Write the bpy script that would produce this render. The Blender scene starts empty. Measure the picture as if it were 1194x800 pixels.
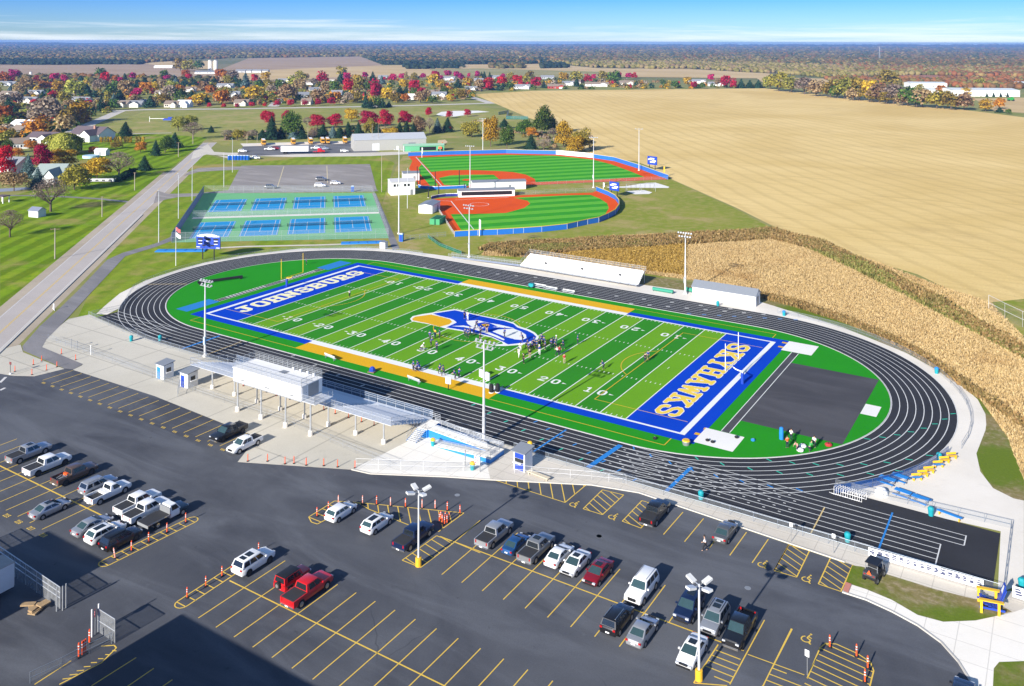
import bpy,bmesh,math,random
import numpy as np
from mathutils import Vector,Matrix,noise as mnoise
random.seed(7)
R = math.radians
scene = bpy.context.scene
col = scene.collection

# ------------------------------------------------------------------ camera
CAM = np.array([105.53831406,-153.24288172,60.29687782])
YAW,PITCH,ROLL,FPX,CY = R(122.31819159),0.0,R(0.15338299),1027.58080739,48.63475701   # level camera with a shifted lens: uprights stay upright
_f = np.array([math.cos(PITCH)*math.cos(YAW),math.cos(PITCH)*math.sin(YAW),-math.sin(PITCH)])
_r0 = np.array([math.sin(YAW),-math.cos(YAW),0.0]); _u0 = np.cross(_r0,_f)
_r = _r0*math.cos(ROLL)+_u0*math.sin(ROLL); _u = _u0*math.cos(ROLL)-_r0*math.sin(ROLL)

def P(x,y,z=0.0):
    """photo pixel -> world point on the level z"""
    d = _f*FPX + _r*(x-597) - _u*(y-CY)
    t = (z-CAM[2])/d[2]
    q = CAM + d*t
    return (float(q[0]),float(q[1]))
def depth(p):
    return float((np.array([p[0],p[1],0])-CAM) @ _f)
def Z(ox,oy,s):
    return lambda x,y,z=0.0: P(ox+x/s,oy+y/s,z)
def HT(xb,yb,yt):
    """height of an upright thing that stands at pixel (xb,yb) and reaches up to row yt"""
    b = P(xb,yb); lo,hi = 0.0,90.0
    for _ in range(40):
        m = (lo+hi)/2
        d = np.array([b[0],b[1],m])-CAM
        yy = CY-FPX*(d@_u)/(d@_f)
        if yy > yt: lo = m
        else: hi = m
    return lo

cam = bpy.data.cameras.new('camera'); co = bpy.data.objects.new('camera',cam); col.objects.link(co)
cam.sensor_width = 36; cam.lens = FPX/1194*36; cam.shift_y = -(400-CY)/1194; cam.clip_start = 1; cam.clip_end = 60000
mw = Matrix.Identity(4)
for i in range(3):
    mw[i][0] = _r[i]; mw[i][1] = _u[i]; mw[i][2] = -_f[i]; mw[i][3] = CAM[i]
co.matrix_world = mw
scene.camera = co

# ------------------------------------------------------------------ mesh builder
class MB:
    def __init__(s): s.v = []; s.f = []; s.m = []; s.mi = 0
    def mat(s,i): s.mi = i; return s
    def add(s,vs,fs):
        b = len(s.v); s.v.extend(vs)
        for f in fs: s.f.append(tuple(b+i for i in f)); s.m.append(s.mi)
        return s
    def quad(s,a,b,c,d): return s.add([a,b,c,d],[(0,1,2,3)])
    def poly(s,pts,z=None):
        pts = [(p[0],p[1],z) if z is not None else p for p in pts]
        return s.add(pts,[tuple(range(len(pts)))])
    def box(s,cx,cy,cz,sx,sy,sz,rz=0.0):
        c,n = math.cos(rz),math.sin(rz); vs = []
        for dz in (-.5,.5):
            for dx,dy in ((-.5,-.5),(.5,-.5),(.5,.5),(-.5,.5)):
                x,y = dx*sx,dy*sy
                vs.append((cx+x*c-y*n,cy+x*n+y*c,cz+dz*sz))
        return s.add(vs,[(3,2,1,0),(4,5,6,7),(0,1,5,4),(1,2,6,5),(2,3,7,6),(3,0,4,7)])
    def prism(s,pts,z0,z1):
        n = len(pts)
        vs = [(p[0],p[1],z0) for p in pts]+[(p[0],p[1],z1) for p in pts]
        fs = [tuple(range(n-1,-1,-1)),tuple(range(n,2*n))]+[(i,(i+1) % n,n+(i+1) % n,n+i) for i in range(n)]
        return s.add(vs,fs)
    def tube(s,p,q,r,n=6,r2=None):
        p,q = Vector(p),Vector(q); d = q-p
        if d.length < 1e-6: return s
        a = d.orthogonal().normalized(); b = d.normalized().cross(a)
        r2 = r if r2 is None else r2; vs = []
        for c,rr in ((p,r),(q,r2)):
            for k in range(n):
                t = 2*math.pi*k/n
                vs.append(tuple(c+(a*math.cos(t)+b*math.sin(t))*rr))
        fs = [(k,(k+1) % n,n+(k+1) % n,n+k) for k in range(n)]+[tuple(range(n-1,-1,-1)),tuple(range(n,2*n))]
        return s.add(vs,fs)
    def lathe(s,cx,cy,prof,n=12):
        vs = []
        for r,z in prof:
            for k in range(n):
                t = 2*math.pi*k/n; vs.append((cx+r*math.cos(t),cy+r*math.sin(t),z))
        fs = []
        for i in range(len(prof)-1):
            for k in range(n):
                fs.append((i*n+k,i*n+(k+1) % n,(i+1)*n+(k+1) % n,(i+1)*n+k))
        m = len(prof)-1
        fs.append(tuple(range(n-1,-1,-1))); fs.append(tuple(m*n+k for k in range(n)))
        return s.add(vs,fs)
    def mesh(s,name,mats,smooth=False):
        me = bpy.data.meshes.new(name); me.from_pydata(s.v,[],s.f)
        for m in (mats if isinstance(mats,(list,tuple)) else [mats]): me.materials.append(m)
        if any(s.m): me.polygons.foreach_set('material_index',s.m)
        if smooth:
            me.polygons.foreach_set('use_smooth',[True]*len(s.f))
            try: me.set_sharp_from_angle(angle=R(38))
            except Exception: pass
        me.update(); return me
    def build(s,name,mats,parent=None,smooth=False):
        return link(name,s.mesh(name,mats,smooth),parent)

def link(name,me,parent=None):
    o = bpy.data.objects.new(name,me); col.objects.link(o)
    if parent is not None: o.parent = parent
    return o
def tag(o,label,cat,group=None):
    o['label'] = label; o['category'] = cat
    if group: o['group'] = group
    return o
def thing(name,label,cat,x=0,y=0,z=0,rz=0.0,group=None):
    o = bpy.data.objects.new(name,None); col.objects.link(o); o.empty_display_size = .3
    o.location = (x,y,z); o.rotation_euler = (0,0,rz)
    return tag(o,label,cat,group)
def structure(o): o['kind'] = 'structure'; return o
def stuff(o): o['kind'] = 'stuff'; return o
def copy_tree(o,parent=None):
    c = o.copy(); col.objects.link(c)
    if parent is not None: c.parent = parent
    for ch in list(o.children): copy_tree(ch,c)
    return c
def place(root,x,y,z=0.0,rz=0.0,s=None,label=None,group=None):
    root.location = (x,y,z); root.rotation_euler = (0,0,rz)
    if s is not None: root.scale = (s,s,s) if not isinstance(s,tuple) else s
    if label: root['label'] = label
    if group: root['group'] = group
    return root

# ------------------------------------------------------------------ materials
def nodes_of(name):
    m = bpy.data.materials.new(name); m.use_nodes = True
    nt = m.node_tree; b = nt.nodes['Principled BSDF']
    return m,nt,b
def mixrgb(nt,fac,a,b,mode='MIX'):
    n = nt.nodes.new('ShaderNodeMix'); n.data_type = 'RGBA'; n.blend_type = mode
    for sock,val in ((n.inputs[0],fac),(n.inputs[6],a),(n.inputs[7],b)):
        if isinstance(val,bpy.types.NodeSocket): nt.links.new(val,sock)
        elif isinstance(val,(int,float)): sock.default_value = val
        else: sock.default_value = (*val,1)
    return n.outputs[2]
def noise(nt,vec,scale,detail=3.0,rough=.55,dist=0.0):
    n = nt.nodes.new('ShaderNodeTexNoise'); n.inputs['Scale'].default_value = scale
    n.inputs['Detail'].default_value = detail; n.inputs['Roughness'].default_value = rough
    n.inputs['Distortion'].default_value = dist
    if vec is not None: nt.links.new(vec,n.inputs['Vector'])
    return n.outputs['Fac']
def ramp(nt,fac,stops):
    n = nt.nodes.new('ShaderNodeValToRGB'); e = n.color_ramp.elements
    while len(e) < len(stops): e.new(.5)
    for el,(p,c) in zip(e,stops):
        el.position = p; el.color = (*c,1) if len(c) == 3 else c
    nt.links.new(fac,n.inputs[0]); return n.outputs[0]
def step(nt,fac,lo,hi):
    n = nt.nodes.new('ShaderNodeMapRange'); n.inputs[1].default_value = lo; n.inputs[2].default_value = hi
    n.interpolation_type = 'SMOOTHSTEP'
    nt.links.new(fac,n.inputs[0]); return n.outputs[0]
def coords(nt,rot=0.0,scale=(1,1,1)):
    t = nt.nodes.new('ShaderNodeTexCoord'); m = nt.nodes.new('ShaderNodeMapping')
    m.inputs['Rotation'].default_value = (0,0,rot); m.inputs['Scale'].default_value = scale
    nt.links.new(t.outputs['Object'],m.inputs[0]); return m.outputs[0]
def math_(nt,op,a,b=None):
    n = nt.nodes.new('ShaderNodeMath'); n.operation = op
    for i,v in enumerate((a,b)):
        if v is None: continue
        if isinstance(v,bpy.types.NodeSocket): nt.links.new(v,n.inputs[i])
        else: n.inputs[i].default_value = v
    return n.outputs[0]
def bump(nt,b,fac,strength=.3,dist=.05):
    n = nt.nodes.new('ShaderNodeBump'); n.inputs['Strength'].default_value = strength; n.inputs['Distance'].default_value = dist
    nt.links.new(fac,n.inputs['Height']); nt.links.new(n.outputs[0],b.inputs['Normal'])

_MC = {}
def mat(name,c,rough=.6,metal=0.0,var=.12,scale=2.0,spec=.4):
    """plain procedural material: the colour broken up by noise"""
    if name in _MC: return _MC[name]
    m,nt,b = nodes_of(name)
    f = noise(nt,coords(nt),scale,4)
    nt.links.new(mixrgb(nt,f,[k*(1-var) for k in c],[min(1,k*(1+var)) for k in c]),b.inputs['Base Color'])
    b.inputs['Roughness'].default_value = rough; b.inputs['Metallic'].default_value = metal
    b.inputs['Specular IOR Level'].default_value = spec
    _MC[name] = m; return m
def paint_mat(name,c,flake=.0):
    if name in _MC: return _MC[name]
    m,nt,b = nodes_of(name)
    f = noise(nt,coords(nt),3.0,3)
    nt.links.new(mixrgb(nt,f,[k*.93 for k in c],[min(1,k*1.05) for k in c]),b.inputs['Base Color'])
    b.inputs['Roughness'].default_value = .32; b.inputs['Metallic'].default_value = flake
    b.inputs['Coat Weight'].default_value = .6; b.inputs['Coat Roughness'].default_value = .06
    _MC[name] = m; return m

def grass_mat(name,a,b_,c,mow=None,patch=.04,dry=None):
    """lawn: three greens mixed by two scales of noise, optional mowing stripes (direction, width)"""
    m,nt,b = nodes_of(name)
    v = coords(nt)
    big = noise(nt,v,patch,5,.6); mid = noise(nt,v,patch*9,4,.6); fine = noise(nt,v,3.0,3,.7)
    cc = mixrgb(nt,step(nt,big,.35,.65),a,b_)
    cc = mixrgb(nt,step(nt,mid,.4,.72),cc,c)
    if mow:
        ang,w,k = mow
        v2 = coords(nt,-ang)
        s = nt.nodes.new('ShaderNodeSeparateXYZ'); nt.links.new(v2,s.inputs[0])
        wob = math_(nt,'MULTIPLY',noise(nt,v,.05,2),3.0)
        y = math_(nt,'ADD',s.outputs[1],wob)
        st = math_(nt,'SINE',math_(nt,'MULTIPLY',y,math.pi/w))
        st = step(nt,st,-.5,.5)
        st = math_(nt,'MULTIPLY',st,step(nt,noise(nt,v,.02,3),.2,.5))
        cc = mixrgb(nt,math_(nt,'MULTIPLY',st,k),cc,[x*.45 for x in a])
    if dry:
        dc,lo,hi = dry
        cc = mixrgb(nt,step(nt,noise(nt,v,.035,6,.65),lo,hi),cc,dc)
    sp = mixrgb(nt,.55,cc,mixrgb(nt,fine,[.25]*3,[.75]*3),'OVERLAY')
    nt.links.new(sp,b.inputs['Base Color']); b.inputs['Roughness'].default_value = .9
    b.inputs['Specular IOR Level'].default_value = .02
    bump(nt,b,fine,.5,.08)
    _MC[name] = m; return m
def asphalt_mat(name,base,light,stain=.5,scale=1.0,stk=.7):
    m,nt,b = nodes_of(name)
    v = coords(nt); vs = coords(nt,0.15,(.25,1,1))
    big = noise(nt,v,.035*scale,6,.62,.6); streak = noise(nt,vs,.16*scale,5,.6,.8); fine = noise(nt,v,6.0,2,.8); med = noise(nt,v,.6*scale,5,.7)
    c = mixrgb(nt,step(nt,big,.3,.7),base,light)
    c = mixrgb(nt,math_(nt,'MULTIPLY',step(nt,streak,.42,.72),stk),c,[k*1.4 for k in light])
    c = mixrgb(nt,math_(nt,'MULTIPLY',step(nt,med,.62,.76),stain),c,[k*.45 for k in base])
    c = mixrgb(nt,math_(nt,'MULTIPLY',step(nt,noise(nt,v,.55*scale,7,.78),.6,.8),stain*.9),c,[k*2.2 for k in light])
    c = mixrgb(nt,.35,c,mixrgb(nt,fine,[.2]*3,[.8]*3),'OVERLAY')
    # hairline cracks sealed with tar
    vo = nt.nodes.new('ShaderNodeTexVoronoi'); vo.feature = 'DISTANCE_TO_EDGE'; vo.inputs['Scale'].default_value = .06*scale
    wv = nt.nodes.new('ShaderNodeVectorMath'); wv.operation = 'ADD'
    nz = nt.nodes.new('ShaderNodeTexNoise'); nz.inputs['Scale'].default_value = .3
    nt.links.new(v,nz.inputs[0]); nt.links.new(v,wv.inputs[0])
    sc = nt.nodes.new('ShaderNodeVectorMath'); sc.operation = 'SCALE'; sc.inputs[3].default_value = 1.6
    nt.links.new(nz.outputs['Color'],sc.inputs[0]); nt.links.new(sc.outputs[0],wv.inputs[1]); nt.links.new(wv.outputs[0],vo.inputs['Vector'])
    cr = math_(nt,'LESS_THAN',vo.outputs['Distance'],.0045)
    cr = math_(nt,'MULTIPLY',cr,step(nt,noise(nt,v,.03,3),.56,.66))
    c = mixrgb(nt,math_(nt,'MULTIPLY',cr,.4),c,[k*.4 for k in base])
    nt.links.new(c,b.inputs['Base Color']); b.inputs['Roughness'].default_value = .85; b.inputs['Specular IOR Level'].default_value = .25
    bump(nt,b,fine,.25,.02)
    _MC[name] = m; return m
def concrete_mat(name,a,c2,joint=None,stain=.35,rot=0.0):
    m,nt,b = nodes_of(name)
    v = coords(nt,rot)
    big = noise(nt,v,.06,6,.65,.4); fine = noise(nt,v,5.0,3,.7); med = noise(nt,v,.5,5,.65)
    c = mixrgb(nt,step(nt,big,.3,.7),a,c2)
    c = mixrgb(nt,math_(nt,'MULTIPLY',step(nt,med,.55,.8),stain),c,[k*.6 for k in a])
    if joint:
        br = nt.nodes.new('ShaderNodeTexBrick'); br.offset = 0; br.inputs['Scale'].default_value = 1
        br.inputs['Brick Width'].default_value = joint[0]; br.inputs['Row Height'].default_value = joint[1]
        br.inputs['Mortar Size'].default_value = joint[2]; br.inputs['Mortar Smooth'].default_value = .2
        nt.links.new(v,br.inputs['Vector'])
        c = mixrgb(nt,math_(nt,'MULTIPLY',br.outputs['Fac'],.45),c,[k*.5 for k in a])
    c = mixrgb(nt,.3,c,mixrgb(nt,fine,[.25]*3,[.75]*3),'OVERLAY')
    nt.links.new(c,b.inputs['Base Color']); b.inputs['Roughness'].default_value = .9; b.inputs['Specular IOR Level'].default_value = .2
    _MC[name] = m; return m
def leaf_mat(name,stops,hue_var=.0,rough=.8,patch=None):
    """foliage: every leaf clump takes its own shade from the ramp"""
    m,nt,b = nodes_of(name)
    g = nt.nodes.new('ShaderNodeNewGeometry'); oi = nt.nodes.new('ShaderNodeObjectInfo')
    c = ramp(nt,g.outputs['Random Per Island'],stops)
    if patch: c = mixrgb(nt,math_(nt,'MULTIPLY',step(nt,noise(nt,coords(nt),.045,5,.65),.5,.72),.7),c,patch)
    if hue_var:
        hs = nt.nodes.new('ShaderNodeHueSaturation')
        mr = nt.nodes.new('ShaderNodeMapRange'); mr.inputs[3].default_value = .5-hue_var; mr.inputs[4].default_value = .5+hue_var
        nt.links.new(oi.outputs['Random'],mr.inputs[0]); nt.links.new(mr.outputs[0],hs.inputs['Hue']); nt.links.new(c,hs.inputs['Color'])
        mv = nt.nodes.new('ShaderNodeMapRange'); mv.inputs[3].default_value = .75; mv.inputs[4].default_value = 1.25
        nt.links.new(oi.outputs['Random'],mv.inputs[0]); nt.links.new(mv.outputs[0],hs.inputs['Value'])
        c = hs.outputs[0]
    nt.links.new(c,b.inputs['Base Color']); b.inputs['Roughness'].default_value = rough; b.inputs['Specular IOR Level'].default_value = .06
    # leaves let some light through
    tr = nt.nodes.new('ShaderNodeBsdfTranslucent'); nt.links.new(c,tr.inputs[0])
    mx = nt.nodes.new('ShaderNodeMixShader'); mx.inputs[0].default_value = .3
    nt.links.new(b.outputs[0],mx.inputs[1]); nt.links.new(tr.outputs[0],mx.inputs[2])
    nt.links.new(mx.outputs[0],nt.nodes['Material Output'].inputs[0])
    _MC[name] = m; return m
def mesh_wire_mat(name,c,cover):
    """woven wire: mostly open"""
    m,nt,b = nodes_of(name)
    b.inputs['Base Color'].default_value = (*c,1); b.inputs['Metallic'].default_value = .4; b.inputs['Roughness'].default_value = .5
    v = coords(nt)
    f = math_(nt,'MULTIPLY',step(nt,noise(nt,v,1.5,2),.2,.8),cover*.5)
    tr = nt.nodes.new('ShaderNodeBsdfTransparent'); mx = nt.nodes.new('ShaderNodeMixShader')
    nt.links.new(math_(nt,'ADD',f,cover*.75),mx.inputs[0])
    nt.links.new(tr.outputs[0],mx.inputs[1]); nt.links.new(b.outputs[0],mx.inputs[2]); nt.links.new(mx.outputs[0],nt.nodes['Material Output'].inputs[0])
    _MC[name] = m; return m

WHITE = mat('white_paint',(.8,.8,.79),.55,var=.05)
YELLOW = mat('yellow_line_paint',(.7,.47,.07),.7,var=.18,scale=4)
BLUE = mat('royal_blue',(.012,.05,.36),.5,var=.1)
SKYBLUE = mat('bright_blue',(.02,.2,.55),.5,var=.1)
GALV = mat('galvanised_steel',(.5,.52,.54),.42,.6,var=.15)
FENCEM = mat('fence_steel',(.27,.31,.36),.5,.5,var=.15)
ALU = mat('aluminium',(.72,.73,.74),.4,.35,var=.08)
BLACK = mat('black_plastic',(.012,.012,.014),.5,var=.2)
RUBBER = mat('rubber',(.018,.018,.019),.8,var=.2)
ORANGE = mat('safety_orange',(.75,.11,.02),.5,var=.12)
TEAL = mat('teal_plastic',(.01,.28,.32),.5)
GOLD = mat('gold_yellow',(.72,.42,.02),.5,var=.08)
GLASS = mat('dark_glass',(.012,.016,.02),.06,0,var=.2,spec=.8)
GREYM = mat('grey_metal',(.3,.31,.32),.5,.4)
ROOFG = mat('grey_metal_roof',(.24,.26,.29),.5,.2,var=.08)
TAN = mat('tan_siding',(.5,.45,.36),.8)
REDP = mat('bright_red',(.5,.015,.015),.5)
WOOD = mat('weathered_wood',(.2,.13,.08),.85,var=.25,scale=6)
BARK = mat('bark',(.12,.085,.06),.9,var=.3,scale=5)
LAMPW = mat('lamp_housing',(.7,.7,.68),.4,.2)
CHAIN = mesh_wire_mat('chain_link',(.45,.48,.5),.15)
CHAINB = mesh_wire_mat('blue_screened_chain_link',(.02,.1,.35),.62)

def sheet(name,pts,z,m):
    b = MB(); b.poly(pts,z); return structure(b.build(name,m))
# ------------------------------------------------------------------ light, sky, air
SUN_EL,SUN_AZ = R(23.3),R(86.5-180)      # direction towards the sun, angle from +x
sv = Vector((math.cos(SUN_EL)*math.cos(SUN_AZ),math.cos(SUN_EL)*math.sin(SUN_AZ),math.sin(SUN_EL)))
sl = bpy.data.lights.new('sun','SUN'); sl.energy = 5.0; sl.angle = R(.5); sl.color = (1,.945,.86)
so = bpy.data.objects.new('sun',sl); col.objects.link(so); so.rotation_euler = sv.to_track_quat('Z','Y').to_euler(); so.location = (0,0,200)
w = bpy.data.worlds.new('World'); scene.world = w; w.use_nodes = True
nt = w.node_tree; bg = nt.nodes['Background']
sky = nt.nodes.new('ShaderNodeTexSky'); sky.sky_type = 'NISHITA'; sky.sun_disc = False
sky.sun_elevation = SUN_EL; sky.sun_rotation = R(90)-SUN_AZ; sky.altitude = 250; sky.air_density = 1.0; sky.dust_density = .3; sky.ozone_density = 3.0
tc = nt.nodes.new('ShaderNodeTexCoord')
cz = nt.nodes.new('ShaderNodeSeparateXYZ'); nt.links.new(tc.outputs['Generated'],cz.inputs[0]); cb = nt.nodes.new('ShaderNodeCombineXYZ'); nt.links.new(cz.outputs[0],cb.inputs[0]); nt.links.new(cz.outputs[1],cb.inputs[1])
nt.links.new(math_(nt,'MAXIMUM',cz.outputs[2],.004),cb.inputs[2]); nt.links.new(cb.outputs[0],sky.inputs['Vector'])
# thin streaks of cirrus lying low over the horizon
sx = nt.nodes.new('ShaderNodeSeparateXYZ'); nt.links.new(tc.outputs['Generated'],sx.inputs[0])
mp = nt.nodes.new('ShaderNodeMapping'); mp.inputs['Scale'].default_value = (5,5,130); nt.links.new(tc.outputs['Generated'],mp.inputs[0])
mp2 = nt.nodes.new('ShaderNodeMapping'); mp2.inputs['Scale'].default_value = (2.2,2.2,75); mp2.inputs['Location'].default_value = (3.3,1.7,.4); nt.links.new(tc.outputs['Generated'],mp2.inputs[0])
n1 = noise(nt,mp.outputs[0],1.0,7,.6,.5); n2 = noise(nt,mp2.outputs[0],1.0,6,.62,.8)
low = nt.nodes.new('ShaderNodeMapRange'); low.inputs[1].default_value = .004; low.inputs[2].default_value = .032; low.inputs[3].default_value = .17; low.inputs[4].default_value = 0
nt.links.new(sx.outputs[2],low.inputs[0])
k = math_(nt,'ADD',math_(nt,'MULTIPLY',n1,.45),math_(nt,'ADD',math_(nt,'MULTIPLY',n2,.55),low.outputs[0]))
k = step(nt,k,.56,.82)
hs = nt.nodes.new('ShaderNodeHueSaturation'); hs.inputs['Saturation'].default_value = 1.0; hs.inputs['Value'].default_value = 1.0
nt.links.new(sky.outputs[0],hs.inputs['Color'])
grad = nt.nodes.new('ShaderNodeMapRange'); grad.inputs[1].default_value = 0; grad.inputs[2].default_value = .06
nt.links.new(sx.outputs[2],grad.inputs[0])
SKYTINT = mixrgb(nt,grad.outputs[0],(.52,.76,1.2),(.11,.4,1.15))
skyc = mixrgb(nt,1.0,hs.outputs[0],SKYTINT,'MULTIPLY')
high = nt.nodes.new('ShaderNodeMapRange'); high.inputs[1].default_value = .06; high.inputs[2].default_value = .5
nt.links.new(sx.outputs[2],high.inputs[0])
skyc = mixrgb(nt,high.outputs[0],skyc,hs.outputs[0])
cl = mixrgb(nt,math_(nt,'MULTIPLY',k,.7),skyc,(7.2,7.6,8.0))
nt.links.new(cl,bg.inputs[0]); bg.inputs[1].default_value = .085
vs = scene.view_settings; vs.view_transform = 'Standard'; vs.look = 'None'; vs.gamma = 1; vs.use_curve_mapping = False; vs.exposure = .85
scene.display_settings.display_device = 'sRGB'
scene.cycles.use_denoising = True; scene.cycles.max_bounces = 6; scene.cycles.transparent_max_bounces = 24; scene.cycles.volume_bounces = 0
# the air: a clear autumn day, blue only over kilometres
hz = MB(); hz.box(0,0,31.5,34000,34000,65)
hm = bpy.data.materials.new('air'); hm.use_nodes = True
hn = hm.node_tree; hn.nodes.remove(hn.nodes['Principled BSDF'])
pv = hn.nodes.new('ShaderNodeVolumePrincipled'); pv.inputs['Color'].default_value = (.22,.42,.85,1); pv.inputs['Density'].default_value = 9e-5; pv.inputs['Anisotropy'].default_value = 0
hn.links.new(pv.outputs[0],hn.nodes['Material Output'].inputs['Volume'])
HAZE = stuff(hz.build('haze',hm))

# ------------------------------------------------------------------ ground
def far_ground_mat():
    m,nt,b = nodes_of('farmland')
    v = coords(nt)
    vo = nt.nodes.new('ShaderNodeTexVoronoi'); vo.inputs['Scale'].default_value = .0016; nt.links.new(coords(nt,R(20),(1,.5,1)),vo.inputs['Vector'])
    f = ramp(nt,vo.outputs['Color'],[(0,(.3,.24,.13)),(.35,(.22,.2,.1)),(.6,(.12,.14,.05)),(1,(.33,.25,.15))])
    n = noise(nt,v,.02,5); n3 = noise(nt,v,.4,4)
    near = mixrgb(nt,step(nt,n,.35,.65),(.2,.225,.05),(.27,.255,.09))
    near = mixrgb(nt,math_(nt,'MULTIPLY',step(nt,noise(nt,v,.06,5),.5,.7),.5),near,(.34,.27,.12))
    ln = nt.nodes.new('ShaderNodeVectorMath'); ln.operation = 'LENGTH'; nt.links.new(v,ln.inputs[0])
    k = step(nt,ln.outputs['Value'],900,1500)
    c = mixrgb(nt,k,near,f)
    c = mixrgb(nt,.4,c,mixrgb(nt,n3,[.3]*3,[.7]*3),'OVERLAY')
    nt.links.new(c,b.inputs['Base Color']); b.inputs['Roughness'].default_value = .95; b.inputs['Specular IOR Level'].default_value = .1
    return m
g = MB()
g.poly([(16200*math.cos(R(a)),16200*math.sin(R(a))) for a in range(0,360,5)],0)
structure(g.build('ground',far_ground_mat()))

LAWN = grass_mat('lawn',(.17,.29,.01),(.24,.315,.018),(.13,.24,.01),mow=(R(126),3.2,.6),dry=((.29,.25,.08),.52,.68))
LAWN3 = grass_mat('verge_grass',(.19,.28,.018),(.25,.3,.03),(.14,.23,.015),mow=(R(126),2.6,.25),dry=((.33,.27,.09),.5,.66))
LAWN2 = grass_mat('park_grass',(.27,.27,.075),(.32,.3,.1),(.21,.245,.055),patch=.015,dry=((.38,.31,.14),.5,.66))
VERGE = grass_mat('rough_grass',(.25,.265,.045),(.2,.245,.03),(.31,.28,.085),dry=((.38,.3,.13),.5,.64))
BARE = grass_mat('worn_grass',(.23,.18,.08),(.16,.16,.04),(.32,.26,.16),patch=.12,dry=((.12,.17,.02),.48,.58))

Z1 = Z(0,340,6.633); Z2 = Z(0,240,7.96); Z3 = Z(0,150,7.96); Z4 = Z(90,150,6.633); Z5 = Z(0,70,7.96)
Z6 = Z(130,70,7.96); Z7 = Z(260,70,7.96); Z8 = Z(400,80,6.633); Z9 = Z(560,80,6.633)
ZS = Z(190,150,3.98); ZL = Z(260,150,5.427); ZB = Z(440,160,6.667); ZC = Z(580,160,5.427)
ZA = Z(0,420,3.333); ZG = Z(0,600,3.98); ZM = Z(250,560,3.332); ZD = Z(540,560,3.335); ZE = Z(680,560,3.335)
ZF = Z(900,600,4.0); ZH = Z(894,490,3.333); ZK = Z(400,440,3.98); ZR = Z(894,300,3.98); ZP = Z(200,400,6.156); ZQ = Z(360,440,5.97); ZT = Z(470,470,7.02); ZX = Z(360,540,5.0)

# lawns around the grounds
sheet('lawn',[P(0,362),P(36,338),P(150,240),P(222,176),P(205,165),P(160,190),P(0,232)],.004,LAWN)
sheet('lawn',[Z4(0,0),Z4(0,470),Z4(430,560),Z4(880,178),Z4(1010,70),Z4(700,45),Z4(400,45)],.006,LAWN)
sheet('grass_verge',[P(76,400),P(118,370),P(150,340),P(200,318),P(250,305),P(350,291),P(440,290),P(470,292),P(480,285),P(455,280),P(445,240),P(460,190),P(440,180),P(260,186),P(235,178),P(205,205),P(130,290)],.008,LAWN3)
sheet('park_field',[P(112,152),P(168,130),P(280,128.5),P(415,126),P(552,122.5),P(580,128),P(655,150),P(650,152),P(560,160),P(470,163),P(260,170),P(240,160)],.01,LAWN2)
sheet('grass_field',[P(470,292),P(480,285),P(455,280),P(445,240),P(462,195),P(470,182),P(560,178),P(690,186),P(784,210),P(860,245),P(900,266),P(960,283),P(900,300),P(740,330),P(600,305),P(530,300)],.009,VERGE)
sheet('grass_verge',[P(740,320),P(800,328),P(900,347),P(960,367),P(1040,400),P(1100,430),P(1140,462),P(1180,515),P(1194,545),P(1194,600),P(1158,575),P(1130,520),P(1100,450),P(1000,398),P(900,365),P(740,345)],.012,BARE)
sheet('grass_field',[P(1154,353),P(1200,348),P(1230,350),P(1230,420),P(1194,392)],.05,VERGE)

# harvested maize field, rows of stubble
def corn_mat():
    m,nt,b = nodes_of('stubble')
    v = coords(nt); a = R(52)
    v2 = coords(nt,a)
    s = nt.nodes.new('ShaderNodeSeparateXYZ'); nt.links.new(v2,s.inputs[0])
    y = math_(nt,'ADD',s.outputs[1],math_(nt,'MULTIPLY',noise(nt,v,.01,2),9))
    r1 = math_(nt,'SINE',math_(nt,'MULTIPLY',y,2*math.pi/9.0)); r2 = math_(nt,'SINE',math_(nt,'MULTIPLY',y,2*math.pi/4.5))
    st = math_(nt,'ADD',math_(nt,'MULTIPLY',r1,.5),math_(nt,'MULTIPLY',r2,.3))
    vst = coords(nt,a,(.05,.8,1))
    big = noise(nt,v,.008,6,.6,.5); med = noise(nt,vst,.5,4,.6); fine = noise(nt,v,1.6,3,.8)
    c = mixrgb(nt,step(nt,big,.3,.7),(.62,.44,.16),(.76,.57,.25))
    c = mixrgb(nt,math_(nt,'MULTIPLY',step(nt,st,-.1,.75),.26),c,(.42,.29,.1))
    c = mixrgb(nt,math_(nt,'MULTIPLY',step(nt,med,.45,.75),.5),c,(.46,.32,.115))
    c = mixrgb(nt,math_(nt,'MULTIPLY',step(nt,noise(nt,v,.02,5,.65),.55,.75),.5),c,(.47,.33,.13))
    c = mixrgb(nt,.5,c,mixrgb(nt,fine,[.2]*3,[.8]*3),'OVERLAY')
    nt.links.new(c,b.inputs['Base Color']); b.inputs['Roughness'].default_value = .95; b.inputs['Specular IOR Level'].default_value = .1
    bump(nt,b,fine,.6,.2)
    return m
CORN = corn_mat()
sheet('harvested_field',[P(552,110),P(620,106),P(700,105),P(893,103),P(950,109),P(1000,113),P(1060,120),P(1130,129),P(1260,145),P(1260,352),P(1194,349),P(1155,353),P(1133,350),P(1107,338),P(1070,320),P(1035,310),P(1004,300),P(900,263),P(860,243),P(785,210),P(760,195),P(740,188),P(690,183),P(655,150),P(618,138)],.03,CORN)
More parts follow.
